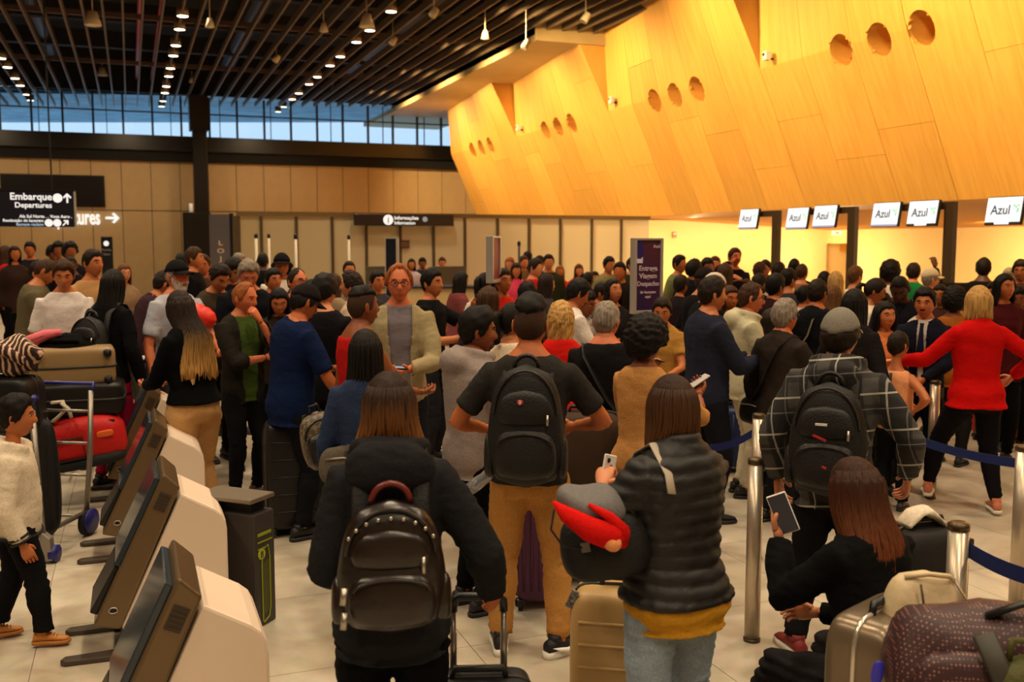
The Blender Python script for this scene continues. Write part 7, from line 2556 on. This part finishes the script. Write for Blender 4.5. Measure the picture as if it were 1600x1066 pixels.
# black soft case by the capped post, towel on top
q = P(1441, 900, 4.05)
tk = suitcase((q.x, q.y, 0), -TH + 0.25, 0.30, 0.25, 0.76, (24, 19, 17), 'black soft suitcase beside the seated young woman, white cloth on top', 0, soft=True)
pk = MB()
bag_shell(pk, 0.25, 0.4, 0.06, 0.95)
pk.v = [(x, y - 0.13, z + 0.32) for x, y, z in pk.v]
obj('front_pocket', pk, mat('case_181311', (24, 19, 17), 0.8), tk, True)
mb = MB()
rings = []
for k in range(9):
    a = PI * k / 8
    rings.append(ring(Vector((-0.10 + 0.17 * k / 8, 0, 0.82 + 0.055 * math.sin(a))), Vector((0.0, 0.055, 0)), Vector((0, 0, 0.012 + 0.014 * math.sin(a * 2.3) ** 2)), 10, 2))
mb.loft(rings)
o = obj('white_cloth', mb, mat('cloth_white_band', (224, 208, 186), 0.9, 0, 0.2, 0.2, 60, 0.25), M=tk.matrix_world.copy() if False else None, smooth=True)
o.matrix_world = Matrix.Translation((q.x, q.y, 0)) @ Matrix.Rotation(-TH + 0.25, 4, 'Z')
tag(o, 'folded white cloth lying on the black soft suitcase', 'cloth')
# the seat of the young woman: a dark case lying flat
fg = F['seated_girl']
pb = fg.M @ Vector((0, -0.05, 0))
suitcase((pb.x, pb.y, 0), math.atan2((fg.M.to_3x3() @ Vector((0, 1, 0))).y, (fg.M.to_3x3() @ Vector((0, 1, 0))).x) + PI / 2, 0.52, 0.42, 0.36, (30, 28, 30), 'dark case that the seated young woman sits on', 0, wheels=False)

# cream bag, silver case, dotted duffel at the lower image edge
q = P(1436, 956, 2.98)
M = Matrix.Translation((q.x, q.y, q.z)) @ Matrix.Rotation(-TH + 0.2, 4, 'Z') @ Matrix.Rotation(0.10, 4, 'Y')
t = thing('cream_bag', 'cream leather backpack propped behind the seated young woman', 'bag', M=M)
M_CRM = mat('leather_cream', (206, 184, 146), 0.55, 0, 0.4, 0.4, 24, 0.12)
mb = MB()
bag_shell(mb, 0.22, 0.26, 0.14, 0.86, 3.2)
obj('body', mb, M_CRM, t, True)
pk = MB()
bag_shell(pk, 0.17, 0.15, 0.08, 0.9)
pk.v = [(x + 0.01, y - 0.06, z - 0.03) for x, y, z in pk.v]
obj('front_pocket', pk, M_CRM, t, True)
obj('flap_seam', MB().tube([(-0.06, -0.075, 0.11), (-0.045, -0.085, 0.04), (-0.01, -0.085, -0.09)], 0.004, 6), mat('seam_brown', (66, 46, 28), 0.6), t, True)
obj('top_rim', MB().tube([(-0.08, -0.02, 0.115), (-0.02, -0.05, 0.135), (0.05, -0.05, 0.13), (0.09, -0.02, 0.11)], 0.008, 6), M_CRM, t, True)
obj('strap', MB().tube([(0.09, -0.02, 0.11), (0.13, -0.03, 0.06), (0.15, -0.04, 0.03), (0.13, -0.05, -0.05)], 0.010, 6, 0.4), M_CRM, t, True)
obj('chain', MB().tube([(-0.02, -0.10, -0.11), (0.02, -0.11, -0.09), (0.06, -0.10, -0.03)], 0.006, 6), mat('brass', (190, 146, 60), 0.3, 0.8), t, True)
obj('base_case', MB().sell((0.02, 0.04, -0.49), (0.22, 0.14, 0.74), 0.4), M_CRM, t, True)

q = P(1402, 1060, 2.95)
M = Matrix.Translation((q.x, q.y, 0)) @ Matrix.Rotation(-TH + 0.9, 4, 'Z')
ts = suitcase((q.x, q.y + 0.06, 0), -TH + 0.75, 0.40, 0.22, 0.80, (120, 104, 84), 'silver grey hard suitcase with a bright rim and a blue tag', 0, metal=0.5, rough=0.3, trim=mat('rim_silver', (214, 204, 188), 0.25, 0.8))
o = MB().sell((0, 0, 0), (0.035, 0.012, 0.075), 0.8)
tg = P(1371, 1052, 2.72)
o = obj('luggage_tag', o, mat('tag_blue', (46, 44, 190), 0.4), None, True)
o.location = tg
o.rotation_euler = (0.1, 0.1, -TH)
tag(o, 'bright blue oval luggage tag hanging on the silver case', 'luggage tag')

M_DOT = bpy.data.materials.new('dotted_burgundy')
M_DOT.use_nodes = True
_n = M_DOT.node_tree
_b = _n.nodes['Principled BSDF']
_t = _n.nodes.new('ShaderNodeTexCoord')
_v = _n.nodes.new('ShaderNodeTexVoronoi')
_v.inputs['Scale'].default_value = 92
_v.inputs['Randomness'].default_value = 0.15
_c = _n.nodes.new('ShaderNodeValToRGB')
_c.color_ramp.elements[0].position = 0.22
_c.color_ramp.elements[0].color = srgb((140, 92, 80))
_c.color_ramp.elements[1].position = 0.34
_c.color_ramp.elements[1].color = srgb((50, 22, 27))
_n.links.new(_t.outputs['Object'], _v.inputs['Vector'])
_n.links.new(_v.outputs['Distance'], _c.inputs['Fac'])
_n.links.new(_c.outputs['Color'], _b.inputs['Base Color'])
_b.inputs['Roughness'].default_value = 0.55
_bp = _n.nodes.new('ShaderNodeBump')
_bp.inputs['Strength'].default_value = 0.2
_n.links.new(_v.outputs['Distance'], _bp.inputs['Height'])
_n.links.new(_bp.outputs['Normal'], _b.inputs['Normal'])
q = P(1540, 1040, 2.72)
M = Matrix.Translation((q.x, q.y, 0.80)) @ Matrix.Rotation(-TH - 0.15, 4, 'Z')
t = thing('duffel_bag', 'burgundy duffel bag with pale dots, a white airline tag on its handle', 'bag', M=M)
mb = MB()
bag_shell(mb, 0.50, 0.34, 0.30, 0.84, 3.0, bulge=0.12)
mb.v = [(x, y + 0.012 * math.sin(x * 30 + z * 18), z + 0.012 * math.sin(x * 22 + y * 9)) for x, y, z in mb.v]
obj('body', mb, M_DOT, t, True)
pk = MB()
bag_shell(pk, 0.26, 0.20, 0.10, 0.8)
pk.v = [(x - 0.10, y - 0.14, z - 0.02) for x, y, z in pk.v]
obj('front_pocket', pk, M_DOT, t, True)
sd_ = MB().tube([(-0.06, -0.16, 0.14), (-0.02, -0.20, 0.04), (0.02, -0.21, -0.06), (0.03, -0.19, -0.16)], 0.030, 8, 0.25, up=(0, 1, 0))
obj('strap', sd_, mat('strap_darkgreen', (46, 42, 32), 0.6), t, True)
hd = MB().tube([(-0.02, -0.05, 0.15), (0.06, -0.08, 0.20), (0.16, -0.08, 0.215), (0.24, -0.04, 0.17)], 0.020, 8, 0.5)
obj('handle', hd, M_PLAST, t, True)
pp = MB().tube([(-0.15, -0.19, -0.0), (0.06, -0.20, -0.10)], 0.004, 6)
obj('piping', pp, mat('piping_tan', (150, 108, 84), 0.6), t, True)
obj('base_support', MB().sell((0.02, 0.05, -0.49), (0.42, 0.26, 0.62), 0.3), mat('case_101010', (18, 17, 18), 0.5), t, True)
tgm = MB()
tgm.box((0, 0, 0), (0.075, 0.004, 0.12))
lt = obj('airline_tag', tgm, mat('paper_white', (236, 228, 214), 0.7), t, bevel=0.001)
lt.location = (0.13, -0.135, 0.155)
lt.rotation_euler = (-0.95, 0.62, 0.0)
pr = MB()
for q_ in range(4):
    pr.box((0.0, -0.0035, 0.035 - 0.014 * q_), (0.05, 0.001, 0.005))
po = obj('print', pr, mat('print_grey', (132, 126, 120), 0.8), lt)
q = P(1604, 1046, 2.55)
t = thing('olive_bag', 'olive green bag at the lower image corner by the dotted duffel', 'bag', M=Matrix.Translation((q.x, q.y, 0.72)) @ Matrix.Rotation(-TH, 4, 'Z'))
mb = MB()
bag_shell(mb, 0.20, 0.34, 0.16, 0.8)
obj('body', mb, mat('nylon_olive', (74, 74, 30), 0.6, 0, 0.3, 0.3, 60, 0.2), t, True)
obj('handle', MB().tube([(-0.05, 0, 0.16), (-0.04, 0, 0.21), (0.04, 0, 0.21), (0.05, 0, 0.16)], 0.01, 8), MATS['nylon_olive'], t, True)
obj('base_support', MB().sell((0, 0, -0.45), (0.2, 0.16, 0.54), 0.3), MATS['nylon_olive'], t, True)

# ---- the coat and bag held by the puffer woman
fp = F['puffer_woman']
S, E, W_, bk, cu = fp.arms[-1]
ew = fp.M @ E
ww_ = fp.M @ W_
c = P(920, 798, 3.12)
t = thing('carried_coat', 'grey coat with bright red lining folded over the puffer jacket arm', 'coat', M=Matrix.Translation(c) @ Matrix.Rotation(-TH, 4, 'Z') @ Matrix.Rotation(R(15), 4, 'Y'))
mb = MB()
mb.sell((0, 0, 0.025), (0.23, 0.20, 0.10), 0.85)
mb.v = [(x, y, z + 0.012 * math.sin(x * 40) + 0.01 * math.sin(x * 17 + y * 25)) for x, y, z in mb.v]
obj('outer_fabric', mb, cloth('coat_grey', (112, 108, 108)), t, True)
mb = MB()
mb.tube([(-0.125, -0.07, 0.015), (-0.08, -0.10, -0.005), (0.0, -0.115, -0.028), (0.07, -0.105, -0.035), (0.115, -0.07, -0.02)], [0.006, 0.026, 0.040, 0.045, 0.03], 10)
mb.tube([(-0.02, -0.095, 0.042), (0.05, -0.11, 0.025), (0.10, -0.10, -0.01), (0.12, -0.06, -0.06)], [0.006, 0.016, 0.026, 0.022], 8)
obj('red_lining', mb, cloth('coat_red', (206, 22, 18)), t, True)
mb = MB().sell((0.08, -0.128, -0.05), (0.055, 0.05, 0.05), 0.9)
obj('peach_lining', mb, cloth('coat_peach', (230, 150, 96)), t, True)
mb = MB().tube([(-0.115, -0.06, -0.01), (-0.11, -0.08, -0.07), (-0.06, -0.09, -0.11), (0.0, -0.08, -0.10)], 0.0035, 6)
obj('drawcord', mb, M_BLACK, t, True)
q = P(945, 850, 3.2)
t = thing('black_tote', 'black soft bag hanging under the grey and red coat', 'bag', M=Matrix.Translation(q) @ Matrix.Rotation(-TH - 0.2, 4, 'Z') @ Matrix.Rotation(R(-12), 4, 'Y'))
mb = MB()
bag_shell(mb, 0.27, 0.24, 0.16, 0.92, 2.8, bulge=0.12)
obj('body', mb, M_NYL, t, True)
obj('handle', MB().tube([(0.04, -0.02, 0.09), (0.06, -0.02, 0.16), (0.10, -0.02, 0.15), (0.12, -0.02, 0.07)], 0.010, 8), M_NYL2, t, True)
obj('buckle', MB().box((-0.05, -0.08, 0.02), (0.03, 0.012, 0.03)), mat('buckle_grey', (92, 86, 78), 0.4), t)
# striped strap over the puffer jacket shoulder
st = MB()
_k = 0.05 / fp.H
st.tube([fp.T(p) for p in ((-0.085, 0.075 + _k, 0.66), (-0.075, 0.070 + _k, 0.74), (-0.070, 0.045, 0.815 + _k * 0.6), (-0.070, -0.01, 0.832 + _k), (-0.072, -0.05 - _k * 0.6, 0.80 + _k * 0.3), (-0.082, -0.062 - _k, 0.775))], 0.016, 8, 0.22, up=(0, 1, 0))
o = obj('bag_strap', st, mat('strap_striped', (170, 156, 138), 0.7), None, True)
o.matrix_world = fp.M
tag(o, 'pale striped bag strap over the shoulder of the puffer jacket', 'strap')

# ---- monogram backpack hung on the polo man's case
q = P(504, 688, 5.85)
t = thing('monogram_backpack', 'small patterned backpack with a gold letter emblem on the big black suitcase', 'backpack', M=Matrix.Translation(q) @ Matrix.Rotation(-TH + 0.5, 4, 'Z') @ Matrix.Rotation(R(-14), 4, 'Y'))
M_MONO = bpy.data.materials.new('canvas_check')
M_MONO.use_nodes = True
_n = M_MONO.node_tree
_b = _n.nodes['Principled BSDF']
_t = _n.nodes.new('ShaderNodeTexCoord')
_mp = _n.nodes.new('ShaderNodeMapping')
_mp.inputs['Rotation'].default_value = (0, 0.78, 0)
_k = _n.nodes.new('ShaderNodeTexChecker')
_k.inputs['Scale'].default_value = 34
_k.inputs['Color1'].default_value = srgb((112, 98, 76))
_k.inputs['Color2'].default_value = srgb((74, 62, 46))
_n.links.new(_t.outputs['Object'], _mp.inputs['Vector'])
_n.links.new(_mp.outputs['Vector'], _k.inputs['Vector'])
_n.links.new(_k.outputs['Color'], _b.inputs['Base Color'])
_b.inputs['Roughness'].default_value = 0.5
mb = MB()
bag_shell(mb, 0.25, 0.36, 0.17, 0.8)
obj('body', mb, M_MONO, t, True)
pk = MB()
bag_shell(pk, 0.21, 0.22, 0.10, 0.86)
pk.v = [(x - 0.015, y - 0.075, z - 0.035) for x, y, z in pk.v]
obj('front_pocket', pk, mat('leather_black', (18, 17, 16), 0.4, 0, 0.5, 0.2, 60, 0.1), t, True)
obj('zipper', MB().tube([(math.cos(a) * 0.115, -0.055, 0.03 + math.sin(a) * 0.11) for a in np.linspace(0.1, PI - 0.1, 13)], 0.007, 6), MATS['leather_black'], t, True)
text('emblem', 'G', 0.055, mat('gold_emblem', (196, 140, 62), 0.3, 0.6), t, (-0.055, -0.131, -0.01), (PI / 2, 0, 0), 'CENTER', 0.004)
text('emblem', 'G', 0.055, MATS['gold_emblem'], t, (-0.040, -0.131, -0.01), (PI / 2, 0, PI), 'CENTER', 0.004)
obj('clasp', MB().sell((0.05, -0.125, -0.11), (0.022, 0.012, 0.022), 0.8), M_STEEL, t, True)
obj('grab_handle', MB().tube([(-0.03, 0, 0.17), (-0.025, 0, 0.22), (0.025, 0, 0.22), (0.03, 0, 0.17)], 0.008, 8), MATS['leather_black'], t, True)
for s_ in (1, -1):
    obj('strap', MB().tube([(s_ * 0.05, 0.08, 0.16), (s_ * 0.07, 0.13, 0.05), (s_ * 0.09, 0.11, -0.10), (s_ * 0.10, 0.07, -0.15)], 0.016, 6, 0.35), MATS['leather_black'], t, True)

# ---- puffer bundle of the bearded man
fb = F['bearded_man']
q = P(312, 494, 7.95)
t = thing('red_puffer_bundle', 'bright coral red quilted jacket bundled under the bearded man\'s arm'.replace("man's", 'man'), 'jacket', M=Matrix.Translation(q) @ Matrix.Rotation(-TH, 4, 'Z') @ Matrix.Rotation(R(28), 4, 'Y'))
mb = MB()
mb.sell((0, 0, 0), (0.26, 0.20, 0.17), 0.85, nu=30, nv=20)
mb.v = [(x * (1 + 0.05 * abs(math.sin(z * 60))), y * (1 + 0.08 * abs(math.sin(x * 55))), z * (1 + 0.08 * abs(math.sin(x * 55)))) for x, y, z in mb.v]
obj('quilted_body', mb, mat('puffer_coral', (226, 46, 30), 0.5, 0, 0.4, 0.1, 60, 0.05), t, True)
mb = MB().tube([(-0.08, -0.10, 0.02), (-0.02, -0.12, -0.02), (0.06, -0.11, -0.03)], [0.03, 0.035, 0.025], 8)
obj('sleeve', mb, MATS['puffer_coral'], t, True)

# ---- phones
phone(F['puffer_woman'], -1, 'white phone with two camera lenses held by the puffer jacket woman', up=(0.25, 0.1, 0.95), nrm=(-0.35, 0.9, 0), body=(226, 222, 216), lens=True)
phone(F['seated_girl'], -1, 'phone with a white case held up by the seated young woman', up=(-0.25, 0.3, 0.92), nrm=(-0.74, -0.67, 0.25), body=(226, 222, 220), screen=(40, 38, 42), glow=0.25, shift=(-0.022, -0.020, 0.012))
phone(F['tall_man'], -1, 'dark phone in the hand of the tall man with glasses', up=(0.9, 0.4, 0.1), nrm=(0, 0.1, 1))
phone(F['afro_tan_woman'], 1, 'pale phone in the outstretched hand of the afro haired person', up=(0.5, 0.6, 0.5), nrm=(-0.3, -0.4, 0.8), body=(200, 190, 180), screen=(170, 160, 150), glow=0.4)
phone(F['photo_man'], -1, 'phone raised by the man in the black T-shirt to take a picture', body=(30, 30, 34), screen=(150, 176, 200), glow=0.7)
phone(F['navy_jacket_man'], 1, 'dark phone held at the waist of the navy zip jacket', body=(40, 34, 30))
phone(F['polo_man'], -1, 'dark phone that the man in the navy polo looks at')
phone(F['yellow_face_woman'], 1, 'bright phone of the woman in the mustard top', screen=(230, 226, 216), glow=0.9)
phone(F['white_tee_man'], -1, 'dark phone in the hand of the young man in the white T-shirt')
phone(F['white_hoodie_man'], 1, 'dark phone held by the man in the cream and grey hoodie')

# ---- luggage trolleys at the kiosk side
M_TRO = mat('trolley_steel', (150, 142, 132), 0.35, 0.7)
M_BLU = mat('trolley_blue', (26, 26, 104), 0.4)


def trolley(base, rz, label):
    t = thing('luggage_trolley', label, 'luggage trolley', base, rz)
    fr = MB()
    for s_ in (-1, 1):
        fr.tube([(s_ * 0.26, -0.42, 0.16), (s_ * 0.24, 0.35, 0.13), (s_ * 0.14, 0.55, 0.12)], 0.017, 8)
    for y in (-0.35, -0.1, 0.15, 0.38):
        fr.tube([(-0.25, y, 0.15), (0.25, y, 0.15)], 0.012, 8)
    fr.tube([(-0.14, 0.55, 0.12), (0.14, 0.55, 0.12)], 0.017, 8)
    obj('base_frame', fr, M_TRO, t, True)
    bk = MB()
    for s_ in (-1, 1):
        bk.tube([(s_ * 0.26, -0.42, 0.14), (s_ * 0.27, -0.48, 0.55), (s_ * 0.27, -0.52, 0.98)], 0.018, 8)
    for z in (0.4, 0.62, 0.84):
        bk.tube([(-0.27, -0.45 - 0.06 * z, z), (0.27, -0.45 - 0.06 * z, z)], 0.010, 8)
    obj('back_frame', bk, M_TRO, t, True)
    obj('handle_bar', MB().tube([(-0.28, -0.52, 0.98), (-0.27, -0.56, 1.02), (0.27, -0.56, 1.02), (0.28, -0.52, 0.98)], 0.016, 10), M_BLU, t, True)
    for s_ in (-1, 1):
        w_ = obj('wheel', MB().tube([(s_ * 0.27 - 0.02, -0.42, 0.09), (s_ * 0.27 + 0.02, -0.42, 0.09)], 0.09, 18), M_RUB, t, True)
        obj('wheel_cover', MB().tube([(s_ * 0.27 + s_ * 0.02, -0.42, 0.10), (s_ * 0.27 + s_ * 0.035, -0.42, 0.10)], 0.085, 14), M_BLU, w_, True)
    w_ = obj('wheel', MB().tube([(-0.02, 0.5, 0.06), (0.02, 0.5, 0.06)], 0.06, 16), M_RUB, t, True)
    obj('corner_bumper', MB().sell((0, 0.56, 0.12), (0.34, 0.05, 0.06), 0.5), M_BLU, t, True)
    return t


# far trolley with the tall stack
qb = PZ(130, 745, 0.0)
RZ1 = -TH + 0.35
trolley((qb.x, qb.y + 0.1, 0), RZ1 + PI / 2, 'luggage trolley loaded with a red duffel and beige hard suitcase')


def on(px, py, d, rz):
    c = P(px, py, d)
    return Matrix.Translation(c) @ Matrix.Rotation(rz, 4, 'Z')


# red duffel
t = thing('red_duffel', 'red sports duffel bag with black trim lying on the trolley', 'bag', M=on(126, 690, 7.45, -TH + 0.3) @ Matrix.Rotation(R(-9), 4, 'Y'))
M_RED = mat('nylon_red', (196, 24, 20), 0.55, 0, 0.35, 0.25, 60, 0.15)
mb = MB().sell((0, 0, 0), (0.66, 0.34, 0.36), 0.55, nu=30, nv=18)
mb.v = [(x, y, z + 0.02 * math.cos(x * 5)) for x, y, z in mb.v]
obj('body', mb, M_RED, t, True)
fr = MB()
for x0, x1, z0, z1 in ((-0.20, 0.04, -0.10, 0.06),):
    fr.tube([(x0, -0.172, z0), (x0, -0.174, z1), (x1, -0.174, z1), (x1, -0.172, z0), (x0, -0.172, z0)], 0.018, 6, 0.4)
obj('pocket_trim', fr, M_BLACK, t, True)
obj('end_panel', MB().sell((-0.29, 0, -0.04), (0.10, 0.30, 0.30), 0.6), M_BLACK, t, True)
obj('base_panel', MB().sell((0, -0.02, -0.14), (0.62, 0.33, 0.10), 0.5), M_BLACK, t, True)
obj('zipper', MB().tube([(-0.26, -0.12, 0.13), (0, -0.12, 0.165), (0.28, -0.12, 0.13)], 0.009, 6), M_BLACK, t, True)
obj('orange_patch', MB().sell((0.20, -0.165, 0.05), (0.12, 0.02, 0.05), 0.5), mat('patch_orange', (226, 96, 30), 0.5), t, True)
# black case lying above it
c = P(118, 640, 7.75)
suitcase((c.x, c.y - 0.2, c.z), -TH + 0.3, 0.74, 0.26, 0.44, (20, 18, 17), 'big black suitcase lying between red duffel and beige suitcase', 4, lying='flat', wheels=False)
# beige hard suitcase with corner wheels towards us
c = P(117, 597, 7.7)
t = suitcase((c.x, c.y - 0.12, c.z), -TH + 0.42, 0.60, 0.30, 0.42, (150, 122, 82), 'beige hard suitcase lying on top of the trolley stack, wheels showing', 0, lying='flat', wheels=True)
# soft things on top
c = P(98, 541, 7.6)
t = thing('black_hat_bag', 'low black cloth bundle lying on the beige suitcase', 'bundle', M=on(104, 532, 7.6, -TH))
mb = MB()
mb.lathe([(0.01, -0.05), (0.20, -0.055), (0.21, -0.03), (0.12, 0.0), (0.10, 0.04), (0.01, 0.06)], n=24)
obj('bundle', mb, cloth('hat_black', (10, 9, 10)), t, True)
obj('fold', MB().tube([(-0.16, -0.1, 0.0), (0, -0.16, 0.01), (0.14, -0.1, 0.0)], 0.02, 8), MATS['cloth_hat_black'], t, True)
t = thing('pink_pillow', 'pink travel pillow lying beside the black bundle', 'pillow', M=on(66, 530, 7.5, -TH) @ Matrix.Rotation(R(-16), 4, 'Y'))
mb = MB().tube([(-0.16, -0.04, -0.02), (-0.06, -0.06, 0.01), (0.05, -0.03, 0.02), (0.14, 0.03, 0.01)], [0.02, 0.055, 0.055, 0.03], 12, 0.8)
obj('cushion', mb, cloth('pillow_pink', (232, 118, 128)), t, True)
obj('seam', MB().tube([(-0.16, -0.09, -0.02), (-0.06, -0.115, 0.01), (0.05, -0.085, 0.02), (0.14, -0.01, 0.01)], 0.004, 6), cloth('pillow_seam', (200, 90, 104)), t, True)
M_STR = bpy.data.materials.new('striped_cloth')
M_STR.use_nodes = True
_n = M_STR.node_tree
_b = _n.nodes['Principled BSDF']
_b.inputs['Roughness'].default_value = 0.9
_t = _n.nodes.new('ShaderNodeTexCoord')
_w = _n.nodes.new('ShaderNodeTexWave')
_w.inputs['Scale'].default_value = 9
_w.inputs['Distortion'].default_value = 5
_c = _n.nodes.new('ShaderNodeValToRGB')
_c.color_ramp.interpolation = 'CONSTANT'
_c.color_ramp.elements[0].color = srgb((40, 26, 24))
_c.color_ramp.elements[1].position = 0.72
_c.color_ramp.elements[1].color = srgb((206, 180, 150))
_e = _c.color_ramp.elements.new(0.5)
_e.color = srgb((120, 44, 40))
_n.links.new(_t.outputs['Object'], _w.inputs['Vector'])
_n.links.new(_w.outputs['Fac'], _c.inputs['Fac'])
_n.links.new(_c.outputs['Color'], _b.inputs['Base Color'])
t = thing('striped_blanket', 'striped brown, cream and red blanket piled behind the small boy', 'blanket', M=on(24, 556, 6.6, -TH))
mb = MB().sell((0, 0, 0), (0.34, 0.3, 0.26), 0.9, nu=26, nv=16)
mb.v = [(x + 0.02 * math.sin(z * 40), y + 0.02 * math.sin(x * 33), z + 0.02 * math.sin(x * 28 + y * 20)) for x, y, z in mb.v]
obj('heap', mb, M_STR, t, True)
obj('fold', MB().tube([(-0.12, -0.13, 0.03), (0.0, -0.16, 0.06), (0.12, -0.12, -0.03)], [0.03, 0.04, 0.03], 8), M_STR, t, True)
# second trolley behind the boy
qb = PZ(40, 880, 0.0)
trolley((qb.x - 0.10, qb.y + 0.28, 0), -TH + PI - 0.15, 'luggage trolley with blue handle standing behind the small boy')
c = P(8, 610, 6.35)
suitcase((c.x + 0.0, c.y + 0.25, 0.17), -TH, 0.38, 0.3, 0.93, (15, 14, 15), 'upright black suitcase on the trolley behind the small boy', 4, wheels=False)
q = P(76, 745, 6.2)
t = thing('black_garment_bag', 'long black garment bag hanging on the trolley by the boy', 'bag', M=Matrix.Translation((q.x, q.y, q.z)) @ Matrix.Rotation(-TH, 4, 'Z'))
mb = MB()
bag_shell(mb, 0.13, 0.76, 0.12, 0.7)
obj('body', mb, M_NYL, t, True)
obj('hook', MB().tube([(0, 0, 0.36), (0.0, -0.02, 0.42), (0.03, -0.03, 0.42)], 0.008, 6), M_BLACK, t, True)
q = PZ(70, 880, 0)
t = thing('trolley_post', 'steel trolley post with blue grip beside the small boy', 'trolley post', (q.x, q.y, 0), -TH)
q2 = P(57, 640, (q.x * FH.x + q.y * FH.y))
obj('tube', MB().tube([(0, 0, 0.06), (-0.035, 0, q2.z)], 0.019, 10), M_TRO, t, True)
obj('grip', MB().tube([(-0.035, 0, q2.z), (-0.03, -0.02, q2.z + 0.05), (0.01, -0.04, q2.z + 0.08)], 0.022, 8), M_BLU, t, True)
obj('foot_plate', MB().prism([(-0.05, 0.02), (0.06, 0.02), (0.05, 0.16), (0.0, 0.20), (-0.04, 0.06)], -0.03, 0.03, 'y'), M_TRO, t, bevel=0.006)
obj('wheel', MB().tube([(0.035, 0.02, 0.055), (0.075, 0.02, 0.055)], 0.055, 16), M_BLU, t, True)
obj('wheel', MB().tube([(-0.06, 0.02, 0.055), (-0.03, 0.02, 0.055)], 0.055, 16), M_RUB, t, True)
t = thing('white_scarf', 'cream and black scarf looped over the red duffel', 'scarf', M=on(92, 640, 7.28, -TH))
mb = MB()
mb.tube([(-0.05, 0, 0.05), (0.03, 0, 0.06), (0.05, 0, 0.0), (-0.01, 0.0, -0.06), (-0.05, 0, -0.09)], 0.026, 8, 0.5)
mb.tube([(0.03, -0.02, 0.05), (0.08, -0.02, 0.01), (0.10, -0.02, -0.06)], 0.022, 8, 0.5)
obj('loop', mb, cloth('scarf_cream', (206, 192, 170)), t, True)
obj('tassel', MB().tube([(-0.05, 0, -0.08), (-0.07, 0, -0.12)], 0.02, 6), cloth('scarf_black', (20, 20, 20)), t, True)
# bottle held by the khaki man
q = P(756, 748, 4.6)
t = thing('plastic_bottle', 'clear crumpled plastic bottle at the hip of the khaki man', 'bottle', M=Matrix.Translation(q) @ Matrix.Rotation(1.0, 4, 'Y'))
mb = MB().lathe([(0.004, -0.09), (0.03, -0.09), (0.032, -0.03), (0.028, 0.0), (0.032, 0.03), (0.026, 0.07), (0.012, 0.10), (0.012, 0.12), (0.004, 0.12)], n=16)
mg = mat('bottle_clear', (230, 236, 240), 0.08)
mg.node_tree.nodes['Principled BSDF'].inputs['Transmission Weight'].default_value = 0.85
obj('body', mb, mg, t, True)
obj('screw_cap', MB().lathe([(0.003, 0.115), (0.015, 0.115), (0.015, 0.135), (0.003, 0.135)], n=12), mat('cap_white', (220, 220, 220), 0.4), t, True)
# bracelet number on the vest
fo = F['orange_boy']
nb = text('vest_number', '3', 0.12, M_BLACK, None, (0, 0, 0), (0, 0, 0), 'CENTER', 0.001)
nb.matrix_world = fo.M @ (Matrix.Translation(fo.T((0.0, -0.105, 0.615))) @ Matrix.Rotation(PI / 2, 4, 'X'))
nb.parent = fo.root
nb.matrix_local = Matrix.Translation(fo.T((0.0, -0.098, 0.615))) @ Matrix.Rotation(PI / 2, 4, 'X')
sp_ = MB().tube([fo.T((0.0, -0.080, 0.78)), fo.T((0.0, -0.096, 0.72)), fo.T((-0.005, -0.098, 0.665))], 0.013, 6, 0.3, up=(0, 1, 0))
rigid('vest_stripe', sp_, M_BLACK, fo.root)
# necktie of the man in the suit
fs_ = F['suit_man']
tt = MB().tube([fs_.T((0, 0.064, 0.835)), fs_.T((0, 0.076, 0.81)), fs_.T((0, 0.090, 0.72)), fs_.T((0, 0.086, 0.63))], [0.018, 0.016, 0.030, 0.038], 6, 0.25, up=(0, 1, 0))
rigid('necktie', tt, cloth('tie_dark', (26, 28, 52)), fs_.root)
# varsity stripes of the boy jacket
fv = F['boy_varsity']
for sd in (1, -1):
    S, E, W_, bk, cu = fv.arms[sd]
    for k in (0.80, 0.92):
        p = E.lerp(W_, k)
        u_ = (W_ - E).normalized() * 0.006
        rigid('cuff_stripe', MB().tube([p - u_, p + u_], 0.050, 14), M_BLACK, fv.root)
p0, p1 = fv.T((0, 0, 0.448)), fv.T((0, 0, 0.458))
sb = MB()
sb.loft([ring(p0, Vector((0.145, 0, 0)), Vector((0, 0.122, 0)), 24, 2.3), ring(p1, Vector((0.145, 0, 0)), Vector((0, 0.122, 0)), 24, 2.3)])
rigid('hem_stripe', sb, M_BLACK, fv.root)

finish_people()

# lettering becomes plain mesh objects
bpy.context.view_layer.update()
_dg = bpy.context.evaluated_depsgraph_get()
for o in [o for o in scene.objects if o.type == 'FONT']:
    me = bpy.data.meshes.new_from_object(o.evaluated_get(_dg))
    n = link(o.name.split('.')[0], me, o.parent)
    n.location, n.rotation_euler, n.scale = o.location, o.rotation_euler, o.scale
    bpy.data.objects.remove(o)
